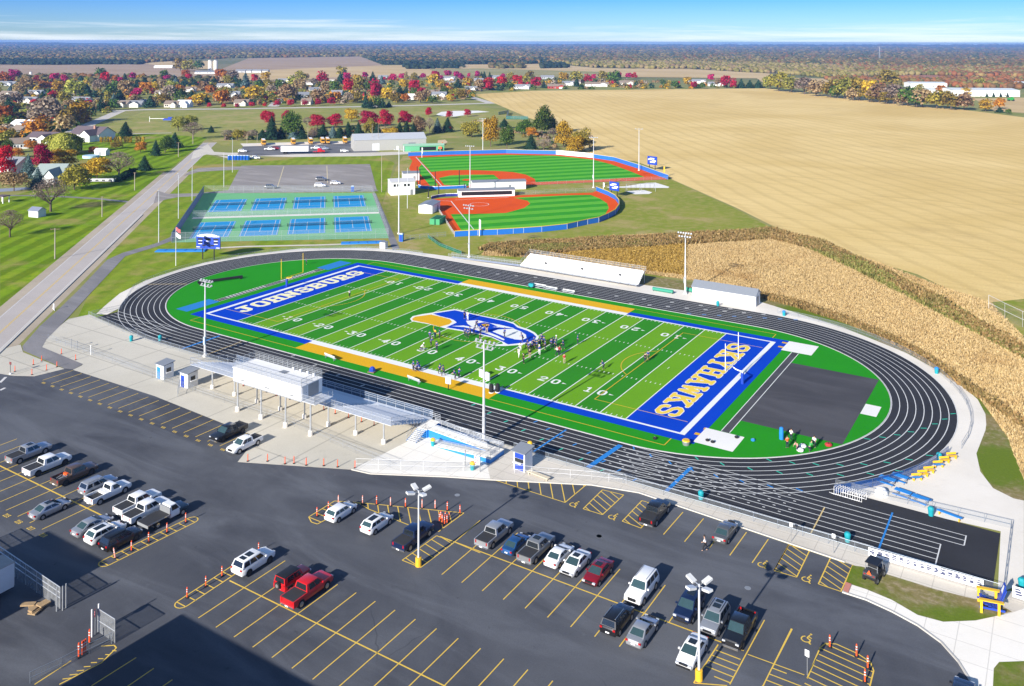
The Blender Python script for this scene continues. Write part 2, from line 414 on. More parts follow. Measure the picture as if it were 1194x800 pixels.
# fields beyond the houses
def field_mat(name,a,c):
    m,nt,b = nodes_of(name); v = coords(nt,R(20),(.3,1,1))
    n = noise(nt,v,.01,5); f = noise(nt,coords(nt),.2,4)
    cc = mixrgb(nt,step(nt,n,.35,.65),a,c)
    cc = mixrgb(nt,.3,cc,mixrgb(nt,f,[.3]*3,[.7]*3),'OVERLAY')
    nt.links.new(cc,b.inputs['Base Color']); b.inputs['Roughness'].default_value = .95; b.inputs['Specular IOR Level'].default_value = .1
    _MC[name] = m; return m
F1 = field_mat('ploughed_field',(.34,.24,.155),(.4,.29,.19)); F2 = field_mat('straw_field',(.5,.36,.17),(.58,.43,.22)); F3 = field_mat('olive_field',(.36,.31,.14),(.27,.25,.1))
sheet('field',[P(-40,75.5),P(175,74),P(250,84),P(258,92),P(120,96),P(-40,94)],.3,F1)
sheet('field',[P(160,74),P(215,70.5),P(250,71.5),P(250,82)],.5,F2)
sheet('field',[P(255,82),P(290,68),P(420,66),P(446,76),P(430,82),P(280,84)],.4,F1)
sheet('field',[P(240,96),P(255,84),P(446,76.5),P(640,74.5),P(700,80),P(800,80.5),P(897,86),P(905,92),P(640,89),P(470,89),P(380,92)],.45,F2)
sheet('field',[P(880,90),P(960,92),P(975,99),P(890,97)],.5,F2)
sheet('field',[P(1135,115),P(1260,113),P(1260,135),P(1160,130)],.1,F2)
sheet('field',[P(1050,88),P(1194,86),P(1194,92),P(1050,92)],.5,field_mat('reddish_field',(.3,.12,.08),(.38,.2,.12)))
sheet('field',[P(500,81),P(560,80),P(700,84),P(690,90),P(520,90)],.55,F3)
# ------------------------------------------------------------------ roads, lots and paving
ASPH = asphalt_mat('lot_asphalt',(.047,.05,.061),(.092,.097,.11))
ROADM = asphalt_mat('road_surface',(.4,.36,.33),(.46,.415,.385),stain=.12,scale=.7,stk=.12)
PATHM = asphalt_mat('path_asphalt',(.17,.165,.17),(.21,.2,.2),stain=.2)
OLDLOT = asphalt_mat('worn_lot',(.24,.215,.195),(.28,.255,.235),stain=.2)
DARKLOT = asphalt_mat('bus_lot_asphalt',(.1,.1,.11),(.14,.14,.145))
BEIGE = concrete_mat('beige_concrete',(.5,.465,.385),(.57,.53,.445),joint=(11,9,.16))
PALE = concrete_mat('pale_concrete',(.76,.72,.64),(.82,.78,.71),joint=(3,3,.05),stain=.15)
GRAVEL = concrete_mat('pale_gravel',(.66,.61,.53),(.76,.71,.63),stain=.25)
SIDEW = concrete_mat('sidewalk_concrete',(.56,.51,.43),(.64,.59,.51),joint=(3.2,1.9,.05))

def strip_poly(c,w):
    """outline of a band of width w along the points c"""
    L,Rr = [],[]
    for i,p in enumerate(c):
        a = c[max(0,i-1)]; b = c[min(len(c)-1,i+1)]
        d = Vector((b[0]-a[0],b[1]-a[1])); d.normalize(); n = Vector((-d.y,d.x))*(w/2)
        L.append((p[0]+n.x,p[1]+n.y)); Rr.append((p[0]-n.x,p[1]-n.y))
    return L+Rr[::-1]
rd = Vector(P(53,340)).to_3d(); re = Vector((-273.3,140.2,0)); dv = (re-rd).normalized()
ra = rd-dv*90; rb = rd+dv*318
nv = Vector((-dv.y,dv.x,0))
sheet('road_shoulder',strip_poly([(ra.x,ra.y),(rb.x-dv.x*120,rb.y-dv.y*120)],12.5),.014,concrete_mat('gravel_shoulder',(.36,.3,.22),(.45,.38,.29)))
sheet('road',strip_poly([(ra.x,ra.y),(rb.x,rb.y)],7.6),.02,ROADM)
mk = MB()
for k in (-.14,.14):
    mk.quad(*[tuple(q) for q in (ra+nv*(k-.06)+Vector((0,0,.026)),ra+nv*(k+.06)+Vector((0,0,.026)),rb+nv*(k+.06)+Vector((0,0,.026)),rb+nv*(k-.06)+Vector((0,0,.026)))])
structure(mk.build('road_centre_line',YELLOW))
mk = MB()
for k in (-3.55,3.55):
    mk.quad(*[tuple(q) for q in (ra+nv*(k-.09)+Vector((0,0,.026)),ra+nv*(k+.09)+Vector((0,0,.026)),rb+nv*(k+.09)+Vector((0,0,.026)),rb+nv*(k-.09)+Vector((0,0,.026)))])
structure(mk.build('road_edge_line',mat('worn_white_paint',(.6,.58,.55),.7)))
kb = MB()
k0 = ra-nv*4.1; k1 = rd+dv*95-nv*4.1
kb.add([tuple(k0+nv*s+Vector((0,0,z))) for s in (-.2,.2) for z in (0,.16)]+[tuple(k1+nv*s+Vector((0,0,z))) for s in (-.2,.2) for z in (0,.16)],
       [(0,1,5,4),(2,6,7,3),(1,3,7,5),(0,2,3,1),(4,5,7,6)])
structure(kb.build('kerb',concrete_mat('kerb_concrete',(.5,.47,.42),(.55,.52,.47))))
# other roads
FARROAD = concrete_mat('far_road_surface',(.5,.46,.41),(.56,.52,.46))
sheet('road',strip_poly([P(80,156),P(92,150.5),P(140,129.5),P(168,128)],9),.022,FARROAD)
sheet('road',strip_poly([P(125,129.6),P(168,128),P(280,126.8),P(415,124.5),P(480,123),P(575,120.3)],11),.024,FARROAD)
sheet('road',strip_poly([P(545,112),P(574,120.8)],9),.026,FARROAD)
sheet('road',strip_poly([P(318,124.5),P(327,115),P(336,107),P(326,104)],10),.026,FARROAD)
sheet('road',strip_poly([P(520,99),P(528,94)],10),.026,FARROAD)
sheet('path',strip_poly([P(150,156),P(200,155)],3),.022,FARROAD)
sheet('path',strip_poly([Z3(-40,620),Z3(300,622),Z3(560,630),Z3(900,650),Z3(1194,680),Z4(430,568)],2.4),.012,PATHM)
# drive entries
sheet('drive',[Z4(880,240),Z4(1000,200),Z4(1180,215),Z4(1180,235),ZS(240,122),ZS(600,132),ZS(960,128),ZS(1150,118),ZS(1150,106),ZS(900,112),ZS(300,112),Z4(1060,180),Z4(1010,120),Z4(900,180)],.032,SIDEW)
sheet('drive',[Z4(870,330),Z4(940,305),Z4(1194,295),ZS(960,165),ZS(960,172),Z4(1194,320),Z4(940,335),Z4(820,370)],.034,OLDLOT)
sheet('drive',[Z4(590,580),Z4(680,550),Z4(780,530),Z4(940,522),ZS(300,300),ZS(640,296),ZS(990,292),ZS(985,280),ZS(300,286),ZS(190,297),Z4(960,500),Z4(700,505),Z4(620,480)],.036,OLDLOT)
sheet('parking_lot',[ZL(115,235),ZL(930,225),ZL(972,385),ZL(985,396),ZL(28,398)],.05,OLDLOT)
sheet('parking_lot',[ZL(128,112),ZL(915,90),ZL(935,132),ZL(1000,150),ZL(560,160),ZL(230,172),ZL(90,165)],.04,DARKLOT)
sheet('gravel_strip',[ZL(110,95),ZL(915,75),ZL(915,92),ZL(128,113)],.044,GRAVEL)
mk = MB()
def seg(mb,a,b,wd,z):
    a,b = Vector((a[0],a[1])),Vector((b[0],b[1])); d = b-a
    if d.length < .01: return
    n = Vector((-d.y,d.x)).normalized()*wd/2
    mb.quad((a.x-n.x,a.y-n.y,z),(b.x-n.x,b.y-n.y,z),(b.x+n.x,b.y+n.y,z),(a.x+n.x,a.y+n.y,z))
seg(mk,ZL(385,240),ZL(345,370),.35,.06); seg(mk,ZL(657,235),ZL(662,345),.35,.06)
structure(mk.build('lot_divider_line',mat('pale_yellow_paint',(.6,.5,.3),.7)))
# paths beside the tennis courts and track
sheet('path',[P(453,279),P(433,226),P(438,225),P(466,290),P(458,292)],.04,PATHM)
sheet('path',[P(26,404),P(46,381),P(66,363),P(90,340),P(125,303),P(143,295),P(180,284.5),P(198,277),P(231,227),P(236,227),P(203,280),P(182,288),P(146,299),P(100,348),P(78,372),P(54,396),P(49,405),P(97,425),P(86,431),P(75,430),P(27,409)],.05,PATHM)

# paving round the track, from the drive in the west to the corner in the east
sheet('gravel_apron',[P(-60,445),P(-40,400),P(0,408),P(24,402),P(27,411),P(75,430.4),P(40,439),P(15,438.5),P(0,436)],.03,BEIGE)
sheet('gravel_apron',[P(85,431.5),P(96,426),P(49,405),P(54,393),P(80,372),P(104,367),P(112,370),(-73.5,-39.5),(-60,-41.3),(-48.5,-42.35),(32,-42.35),P(560,545),P(430,553),P(410,548),P(277,539),P(300,510),P(290,506),P(180,462)],.031,BEIGE)
inner = [(-48.5+42.3*math.cos(R(a)),42.3*math.sin(R(a))) for a in range(180,89,-5)]+[(48.5+42.3*math.cos(R(a)),42.3*math.sin(R(a))) for a in range(90,-61,-5)]
outer_px = [(1194,600),(1194,584),(1182,581.5),(1158,569.5),(1143,550),(1138.5,529),(1149,502),(1150,495),(1149,483),(1140,466),(1120,448),(1095,433),(1057,411.8),(1019.6,396.7),(982,381.7),(944,370),(909,359),(880,350),(755,333),(610,311),(530,300),(470,292),(430,289),(350,290),(290,297),(240,306),(210,314),(170,327),(140,342),(122,357),(112,366.5)]
sheet('pale_apron',inner[::-1]+[P(125,367)]+[P(*q) for q in outer_px[::-1]]+[P(1194,680),P(1170,690),(99,-42.4),(98.5,-29),(74,-31)],.034,GRAVEL)
sheet('pale_plaza',[P(410,548),P(432,553),P(520,556.5),P(572,560),P(590,561),(30,-42.4),(17,-42.4),P(470,487),P(505,500)],.038,PALE)
walk = [P(572,560),P(690,566),P(745,575),P(985,656),P(1000,661),P(1035,674),P(1090,690),P(1130,700),P(1160,712),P(1230,740),P(1230,690),(99.5,-42.4),(30,-42.4)]
sheet('sidewalk',walk,.042,SIDEW)
sheet('sidewalk',[P(982,691),P(986,680),ZF(345,320),ZF(440,350),ZF(560,400),ZF(680,470),ZF(800,502),ZF(950,496),ZF(1120,460),ZF(1176,440),ZF(1400,500),ZF(1400,820),ZF(945,830),ZF(920,770),ZF(870,690),ZF(790,600),ZF(680,520),ZF(560,455),ZF(440,400)],.046,PALE)
sheet('grass_patch',[ZF(375,240),ZF(420,245),ZF(600,300),ZF(760,350),ZF(940,395),ZF(1040,412),ZF(1120,455),ZF(950,496),ZF(800,502),ZF(680,470),ZF(560,400),ZF(440,350),ZF(345,318)],.056,BARE)
sheet('grass_patch',[ZF(1035,720),ZF(1060,690),ZF(1200,685),ZF(1400,700),ZF(1400,830),ZF(1030,830)],.056,BARE)
# the parking lot itself
lot = [P(-80,460),P(-60,440),P(0,437),P(15,438.5),P(40,439.5),P(75,431),P(86,432),P(180,462),P(290,506),P(300,510),P(277,539),P(410,548.5),P(432,553),P(520,556.5),P(572,560),P(690,566.5),P(745,575.5),P(985,657),ZF(378,232),ZF(345,318),P(983,691),ZF(440,402),ZF(560,457),ZF(680,522),ZF(790,602),ZF(870,692),ZF(920,772),ZF(945,832),(130,-84),(120,-140),(-10,-140),(-60,-120),(-70,-95)]
sheet('parking_lot',lot,.02,ASPH)
sheet('parking_lot',[P(-80,455),P(-60,437),P(0,434),P(40,436),P(80,428),P(185,458),P(300,505),P(320,535),P(420,545),P(600,555),P(640,580),P(300,640),P(0,560)],.012,ASPH)
kb = MB()
kp = [P(985,656),P(745,575),P(690,566),P(572,560),P(520,556.5),P(432,553),P(410,548)]
for a,b in zip(kp,kp[1:]):
    d = Vector((b[0]-a[0],b[1]-a[1])); L_ = d.length
    kb.box((a[0]+b[0])/2,(a[1]+b[1])/2,.085,L_,.18,.13,math.atan2(d.y,d.x))
kp = [P(982,691),ZF(440,400),ZF(560,455),ZF(680,520),ZF(790,600),ZF(870,690),ZF(920,770),ZF(945,832)]
for a,b in zip(kp,kp[1:]):
    d = Vector((b[0]-a[0],b[1]-a[1])); L_ = d.length
    kb.box((a[0]+b[0])/2,(a[1]+b[1])/2,.085,L_,.18,.13,math.atan2(d.y,d.x))
structure(kb.build('kerb',_MC['kerb_concrete']))
sheet('ramp_pad',[P(983,690),ZF(345,320),ZF(372,330),ZF(355,372)],.16,mat('red_tactile_paving',(.5,.2,.15),.8))

# ------------------------------------------------------------------ parking bay lines
ML = MB(); MZ = [.026]
def pl(a,b,wd=.115):
    MZ[0] = .026+(MZ[0]*1000 % 7)*.0001
    pl.k = (pl.k+1) % 9
    seg(ML,a,b,wd,.026+pl.k*.0013)
pl.k = 0
def path(pts,wd=.13,close=False):
    for a,b in zip(pts,pts[1:]+([pts[0]] if close else [])): pl(a,b,wd)
def hatch(poly,d,gap,wd=.13,off=0.0):
    """slanting lines clipped to a polygon; d = direction of the lines in degrees"""
    u = Vector((math.cos(R(d)),math.sin(R(d)))); n = Vector((-u.y,u.x))
    vs = [Vector(p) for p in poly]; t0 = min(v.dot(n) for v in vs); t1 = max(v.dot(n) for v in vs)
    t = t0+gap*.5+off
    while t < t1:
        hit = []
        for a,b in zip(vs,vs[1:]+vs[:1]):
            da,db = a.dot(n)-t,b.dot(n)-t
            if da*db < 0: hit.append(a+(b-a)*(da/(da-db)))
        hit.sort(key=lambda q: q.dot(u))
        for a,b in zip(hit[::2],hit[1::2]): pl(tuple(a),tuple(b),wd)
        t += gap
# western rows
for i in range(18):
    x = -48.2+i*2.769; pl((x,-60.0),(x-.05,-65.6))
cy = -86.45
pl((-30,cy),(1.9,cy),.2)
xl = P(*[0,0+600/1])[0]
for i in range(12):
    x = 1.4-i*2.75
    if i != 0: pl((x,cy),(x,cy+5.9))
    if i != 0: pl((x,cy),(x,cy-5.9))
# middle block
for i in range(-1,16):
    x = 26.4+2.4+i*2.745
    if i >= 0: pl((x,-80.85),(x,-92.9))
pl((26.4,-86.85),(72,-86.9),.16)
# eastern block
for i in range(10):
    x = 45.7+i*2.757
    pl((x,-61.4),(x,-67.1))
    if i != 9: pl((x,-67.1),(x,-73.2))
pl((40.9,-67.15),(78.4,-67.1),.16)
pl(ZE(705,545),ZE(570,795)); pl(ZE(810,578),ZE(700,800)); pl(ZE(640,678),ZE(860,758))
hatch([ZE(525,648),ZE(615,700),ZE(565,800),ZE(465,735)],0,.9); path([ZE(525,640),ZE(460,740),ZE(430,790),ZE(560,800)])
hatch([ZE(740,725),ZE(860,790),ZE(830,880),ZE(660,860)],0,.95); pl(ZF(95,535),ZF(0,720)); 
# bays along the eastern walk
for a,b in ((ZE(388,125),ZE(312,212)),(ZE(468,150),ZE(394,240)),(ZE(635,203),ZE(570,293)),(ZE(720,230),ZE(657,322)),(ZE(545,190),ZE(490,265)),(ZE(800,250),ZE(742,352)),(ZE(880,275),ZE(830,378))): pl(a,b)
def hpoly(pts,gap=.95,d=-8):
    path(pts,close=True); hatch(pts,d,gap)
hpoly([ZE(75,38),ZE(158,58),ZE(75,135),ZE(0,112)],1.0,-30)
hpoly([ZE(228,80),ZE(300,100),ZE(225,187),ZE(152,160)],1.0,-30)
hpoly([ZE(800,252),ZE(880,275),ZE(830,378),ZE(742,352)],1.0,-30)
hpoly([ZF(275,200),ZF(378,235),ZF(322,360),ZF(217,325)],1.0,-30)
hpoly([ZK(680,470),ZK(1140,490),ZK(1030,582)],1.5,-55)
# hatched islands
def island(pts,gap=1.0,d=90): path(pts,close=True); hatch(pts,d,gap)
def rounded(a,b,w,n=7):
    """long island with round ends from a to b"""
    a,b = Vector(a),Vector(b); u = (b-a).normalized(); n_ = Vector((-u.y,u.x)); out = []
    for k in range(n): t = math.pi/2-math.pi*k/(n-1); out.append(tuple(b+u*math.cos(t)*w+n_*math.sin(t)*w))
    for k in range(n): t = -math.pi/2-math.pi*k/(n-1); out.append(tuple(a+u*math.cos(t)*w+n_*math.sin(t)*w))
    return out
island(rounded(ZG(490,225),ZG(890,27),.75),1.25,0)
island(rounded(ZG(845,415),ZM(180,280),.75),1.25,0)
tri = [ZX(0,310),ZX(150,220),ZX(905,290),ZX(745,405),ZX(590,365),ZX(400,290),ZX(340,265),ZX(50,357),ZX(12,345)]
path([ZX(0,315),ZX(150,222),ZX(300,232),ZX(905,292),ZX(755,402)]); path([ZX(0,315),ZX(15,345),ZX(50,357),ZX(290,232)])
path([ZX(290,232),ZX(350,270),ZX(590,365)])
hatch([ZX(0,315),ZX(150,222),ZX(290,232),ZX(50,357)],0,1.2)
hatch([ZX(300,234),ZX(905,292),ZX(755,402),ZX(590,365),ZX(350,270)],135,1.25)
hpoly([ZX(545,568),ZX(745,425),ZX(850,462),ZX(652,610)],1.15,-12)
pl(ZX(850,462),ZX(1000,335)); pl(ZX(850,462),ZX(1000,525))
path([ZF(165,765),ZF(225,622),ZF(250,602),ZF(300,605),ZF(400,650),ZF(460,690),ZF(475,730),ZF(455,810)])
hatch([ZF(165,765),ZF(225,622),ZF(250,602),ZF(300,605),ZF(400,650),ZF(460,690),ZF(475,730),ZF(455,830),ZF(130,830)],-8,.95)
# south-western corner by the gate
path([ZG(275,790),ZG(470,690),ZG(540,620),ZG(530,608),ZG(470,612)]); pl(ZG(160,790),ZG(330,680))
for i in range(8): pl(ZG(290+i*33,765-i*19),ZG(330+i*30,760-i*18))
for a,b in ((ZG(632,665),ZG(425,796)),(ZG(714,715),ZG(590,800)),(ZG(800,768),ZG(745,806))): pl(a,b)
def isa(pt,a):
    """wheelchair symbol painted in a reserved bay"""
    c,n = math.cos(a),math.sin(a)
    def w(x,y): return (pt[0]+(x*c-y*n)*1.25,pt[1]+(x*n+y*c)*1.25)
    arc = [w(.05+.36*math.cos(R(t)),-.25+.36*math.sin(R(t))) for t in range(130,371,24)]
    path(arc,.13); path([w(-.02,.42),w(.02,-.05),w(.34,-.07),w(.5,-.5),w(.66,-.46)],.14); pl(w(0,.18),w(.3,.18),.12); pl(w(-.12,.58),w(.06,.58),.18)
for q in (ZK(1075,587),ZD(585,140),ZE(700,325),ZF(165,297),ZF(165,575)): isa(q,R(-20))
for i in range(18):    # worn bay marks, too faint to read
    x = -48.2+i*2.769
    for k in range(3): pl((x+.9+k*.32,-65.9),(x+1.05+k*.32,-66.4),.14)
structure(ML.build('parking_lines',YELLOW))
for q in (ZK(530,547),ZD(528,218),ZE(62,218),ZE(640,420)):
    b = MB(); b.lathe(q[0],q[1],[(.36,.021),(.36,.0265)],14); structure(b.build('manhole_cover',GREYM))
# white stop bar and arrow by the western drive
sb = MB(); seg(sb,Z1(0,705),Z1(45,662),.5,.027); seg(sb,Z1(0,765),Z1(40,745),.5,.028)
structure(sb.build('stop_bar',mat('worn_white_paint',(.6,.58,.55),.7)))

# ------------------------------------------------------------------ painted areas made on a fine grid
def pip(xs,ys,poly):
    inside = np.zeros(xs.shape,bool); n = len(poly); j = n-1
    for i in range(n):
        xi,yi = poly[i]; xj,yj = poly[j]
        c = ((yi > ys) != (yj > ys)) & (xs < (xj-xi)*(ys-yi)/((yj-yi) if yj != yi else 1e-9)+xi)
        inside ^= c; j = i
    return inside
def canvas(name,mask,org,ux,uy,cell,z,mats,parent=None):
    """mask[j,i] holds 0 for bare or 1.. for a paint; runs of a row become one quad"""
    b = MB(); ny,nx = mask.shape; o = np.array(org); ux = np.array(ux); uy = np.array(uy)
    for j in range(ny):
        i = 0; row = mask[j]
        while i < nx:
            v = row[i]
            if v == 0: i += 1; continue
            k = i
            while k < nx and row[k] == v: k += 1
            q = [o+ux*(a*cell)+uy*(c*cell) for a,c in ((i,j),(k,j),(k,j+1),(i,j+1))]
            b.mat(int(v)-1).quad(*[(float(p[0]),float(p[1]),z) for p in q]); i = k
    return structure(b.build(name,mats,parent))
# slab letters on a 6 x 9 board: lists of thick strokes
def _S(*pts): return pts
GL = {
 'J': [((1.9,8.3),(5.6,8.3)),((3.8,8.3),(3.8,1.9)),((3.8,1.9),(3.0,.9)),((3.0,.9),(1.6,.9)),((1.6,.9),(.9,1.8)),((.9,1.8),(.9,3.0))],
 'O': [((1.9,8.2),(4.1,8.2)),((4.1,8.2),(5.1,7)),((5.1,7),(5.1,2)),((5.1,2),(4.1,.8)),((4.1,.8),(1.9,.8)),((1.9,.8),(.9,2)),((.9,2),(.9,7)),((.9,7),(1.9,8.2))],
 'H': [((1.3,.6),(1.3,8.4)),((4.7,.6),(4.7,8.4)),((1.3,4.5),(4.7,4.5))]+[((x-.9,y),(x+.9,y)) for x in (1.3,4.7) for y in (.5,8.5)],
 'N': [((1.2,.6),(1.2,8.4)),((4.9,.6),(4.9,8.4)),((1.2,8.2),(4.9,.8)),((.2,.5),(2.1,.5)),((.2,8.5),(1.6,8.5)),((4.0,8.5),(5.9,8.5))],
 'S': [((5.0,6.2),(5.0,7.2)),((5.0,7.2),(4.1,8.2)),((4.1,8.2),(1.9,8.2)),((1.9,8.2),(.9,7.2)),((.9,7.2),(.9,6.0)),((.9,6.0),(1.9,4.9)),((1.9,4.9),(4.1,4.2)),((4.1,4.2),(5.1,3.1)),((5.1,3.1),(5.1,1.8)),((5.1,1.8),(4.1,.8)),((4.1,.8),(1.9,.8)),((1.9,.8),(.9,1.8)),((.9,1.8),(.9,2.8))],
 'B': [((1.3,.7),(1.3,8.3)),((.2,8.3),(4.0,8.3)),((4.0,8.3),(4.9,7.4)),((4.9,7.4),(4.9,5.6)),((4.9,5.6),(4.0,4.7)),((1.3,4.6),(4.1,4.6)),((4.1,4.6),(5.1,3.6)),((5.1,3.6),(5.1,1.7)),((5.1,1.7),(4.1,.7)),((.2,.7),(4.1,.7))],
 'U': [((1.2,8.4),(1.2,2)),((1.2,2),(2.1,.8)),((2.1,.8),(3.9,.8)),((3.9,.8),(4.8,2)),((4.8,2),(4.8,8.4)),((.3,8.5),(2.1,8.5)),((3.9,8.5),(5.7,8.5))],
 'R': [((1.3,.6),(1.3,8.3)),((.2,8.3),(4.0,8.3)),((4.0,8.3),(5.0,7.3)),((5.0,7.3),(5.0,5.4)),((5.0,5.4),(4.0,4.4)),((1.3,4.4),(4.0,4.4)),((3.4,4.3),(4.9,.6)),((.3,.5),(2.3,.5)),((4.1,.5),(5.8,.5))],
 'G': [((5.0,6.4),(5.0,7.2)),((5.0,7.2),(4.1,8.2)),((4.1,8.2),(1.9,8.2)),((1.9,8.2),(.9,7)),((.9,7),(.9,2)),((.9,2),(1.9,.8)),((1.9,.8),(4.1,.8)),((4.1,.8),(5.0,1.8)),((5.0,1.8),(5.0,4.0)),((3.2,4.0),(5.7,4.0))],
 'K': [((1.2,.6),(1.2,8.4)),((1.4,4.0),(4.7,8.2)),((2.4,5.0),(4.8,.8)),((.2,.5),(2.2,.5)),((.2,8.5),(2.2,8.5)),((3.6,8.5),(5.7,8.5)),((3.8,.5),(5.9,.5))],
 'Y': [((1.0,8.3),(3,4.6)),((5.0,8.3),(3,4.6)),((3,4.6),(3,.6)),((.1,8.5),(2.0,8.5)),((4.0,8.5),(5.9,8.5)),((1.9,.5),(4.1,.5))],
 'A': [((1.1,.6),(3,8.3)),((4.9,.6),(3,8.3)),((1.8,3.2),(4.2,3.2)),((.1,.5),(2.0,.5)),((4.0,.5),(5.9,.5)),((2.1,8.5),(3.9,8.5))],
 'W': [((.7,8.3),(1.7,.8)),((1.7,.8),(3,6.6)),((3,6.6),(4.3,.8)),((4.3,.8),(5.3,8.3)),((-.1,8.5),(1.6,8.5)),((4.4,8.5),(6.1,8.5))],
 '0': [((1.9,8.2),(4.1,8.2)),((4.1,8.2),(5.1,6.8)),((5.1,6.8),(5.1,2.2)),((5.1,2.2),(4.1,.8)),((4.1,.8),(1.9,.8)),((1.9,.8),(.9,2.2)),((.9,2.2),(.9,6.8)),((.9,6.8),(1.9,8.2))],
 '1': [((3,.6),(3,8.4)),((1.4,7.2),(3,8.4)),((1.4,.5),(4.6,.5))],
 '2': [((.9,6.4),(1.2,7.6)),((1.2,7.6),(2.2,8.3)),((2.2,8.3),(4.0,8.3)),((4.0,8.3),(5.0,7.2)),((5.0,7.2),(5.0,5.8)),((5.0,5.8),(.9,.9)),((.9,.7),(5.2,.7))],
 '3': [((.9,8.2),(5.0,8.2)),((5.0,8.2),(2.8,5.2)),((2.8,5.2),(4.2,5.0)),((4.2,5.0),(5.1,3.8)),((5.1,3.8),(5.1,2)),((5.1,2),(4.1,.8)),((4.1,.8),(1.9,.8)),((1.9,.8),(.9,1.9))],
 '4': [((4.0,.6),(4.0,8.4)),((4.0,8.3),(.7,3.0)),((.7,2.8),(5.4,2.8))],
 '5': [((5.0,8.2),(1.2,8.2)),((1.2,8.2),(1.1,5.0)),((1.1,5.0),(3.6,5.3)),((3.6,5.3),(5.0,4.2)),((5.0,4.2),(5.0,2)),((5.0,2),(4,.8)),((4,.8),(1.9,.8)),((1.9,.8),(.9,1.9))],
 '6': [((4.8,7.2),(3.8,8.2)),((3.8,8.2),(2.1,8.2)),((2.1,8.2),(1,6.8)),((1,6.8),(.9,2)),((.9,2),(1.9,.8)),((1.9,.8),(4.1,.8)),((4.1,.8),(5.1,2)),((5.1,2),(5.1,3.6)),((5.1,3.6),(4.1,4.8)),((4.1,4.8),(1.2,4.6))],
 '7': [((.8,8.2),(5.1,8.2)),((5.1,8.2),(2.4,.6))],
 '8': [((2,8.2),(4,8.2)),((4,8.2),(4.8,7.2)),((4.8,7.2),(4.8,5.8)),((4.8,5.8),(2,4.6)),((2,4.6),(.9,3)),((.9,3),(.9,1.8)),((.9,1.8),(1.9,.8)),((1.9,.8),(4.1,.8)),((4.1,.8),(5.1,1.8)),((5.1,1.8),(5.1,3)),((5.1,3),(1.2,5.8)),((1.2,5.8),(1.2,7.2)),((1.2,7.2),(2,8.2))],
 '9': [((1.2,1.8),(2.2,.8)),((2.2,.8),(3.9,.8)),((3.9,.8),(5,2.2)),((5,2.2),(5.1,7)),((5.1,7),(4.1,8.2)),((4.1,8.2),(1.9,8.2)),((1.9,8.2),(.9,7)),((.9,7),(.9,5.4)),((.9,5.4),(1.9,4.2)),((1.9,4.2),(4.8,4.4))],
}
def text_mask(txt,adv=7.0,res=8,stroke=.72,border=.0):
    """raster of a word; returns mask with 1 letter and 2 border (when asked for)"""
    pad = 1.2
    nx = int((len(txt)*adv+2*pad)*res); ny = int((9+2*pad)*res)
    xs,ys = np.meshgrid((np.arange(nx)+.5)/res-pad,(np.arange(ny)+.5)/res-pad)
    dist = np.full(xs.shape,99.0)
    for i,ch in enumerate(txt):
        for (ax,ay),(bx,by) in GL.get(ch,[]):
            ax,bx = ax+i*adv+(adv-6)/2,bx+i*adv+(adv-6)/2
            dx,dy = bx-ax,by-ay; l2 = dx*dx+dy*dy
            t = np.clip(((xs-ax)*dx+(ys-ay)*dy)/max(l2,1e-9),0,1)
            px,py = np.abs(xs-ax-t*dx),np.abs(ys-ay-t*dy)
            dist = np.minimum(dist,np.hypot(px,py))
    m = np.zeros(xs.shape,int)
    if border: m[dist < stroke+border] = 2
    m[dist < stroke] = 1
    return m,pad,res
def ground_text(name,txt,cx,cy,along,up,height,width,z,mats,stroke=.72,border=0.0,res=6,adv=7.0):
    """word painted flat on the ground, centred on (cx,cy)"""
    m,pad,r = text_mask(txt,adv,res,stroke,border)
    sx = width/(len(txt)*adv)/r; sy = height/9.0/r
    a,u = np.array(along,float),np.array(up,float)
    org = np.array([cx,cy])-a*(m.shape[1]*sx/2)-u*(m.shape[0]*sy/2)
    return canvas(name,m,org,a*sx,u*sy,1.0,z,mats)

for i,n_ in enumerate(range(218,210,-1)):
    ground_text('bay_number',str(n_),1.4-2.75*i-1.37,cy-6.5,(1,0),(0,1),.62,1.05,.028,[YELLOW],stroke=.85,res=4)
# ------------------------------------------------------------------ running track
def track_mat():
    m,nt,b = nodes_of('track_rubber'); v = coords(nt)
    c = mixrgb(nt,step(nt,noise(nt,v,.05,5),.3,.7),(.022,.022,.025),(.036,.036,.04))
    c = mixrgb(nt,.35,c,mixrgb(nt,noise(nt,v,4,3,.8),[.2]*3,[.8]*3),'OVERLAY')
    nt.links.new(c,b.inputs['Base Color']); b.inputs['Roughness'].default_value = .85; b.inputs['Specular IOR Level'].default_value = .25
    return m
TRACK = track_mat()
def oval(r,n=36):
    return [(48.5+r*math.cos(R(a)),r*math.sin(R(a))) for a in np.linspace(-90,90,n)]+[(-48.5+r*math.cos(R(a)),r*math.sin(R(a))) for a in np.linspace(90,270,n)]
b = MB(); i_,o_ = oval(32.5,48),oval(42.3,48); n = len(i_)
for k in range(n):
    a,c = i_[k],i_[(k+1) % n]; d,e = o_[(k+1) % n],o_[k]
    b.quad((*a,.06),(*e,.06),(*d,.06),(*c,.06))
def arc_pts(r,a0,a1,n=16,c=(48.5,0)): return [(c[0]+r*math.cos(R(a)),c[1]+r*math.sin(R(a))) for a in np.linspace(a0,a1,n)]
b.poly(arc_pts(42.28,-90,-44)+[(98.5,-29.6),(98.5,-42.3)],.0575)
b.poly(arc_pts(42.28,233,270,16,(-48.5,0))+[(-60,-41.2),(-73.3,-39.3),(-73.1,-34)],.0575)
structure(b.build('running_track',TRACK))
LINEW = mat('track_line_paint',(.62,.62,.6),.7,var=.15,scale=1.5)
b = MB()
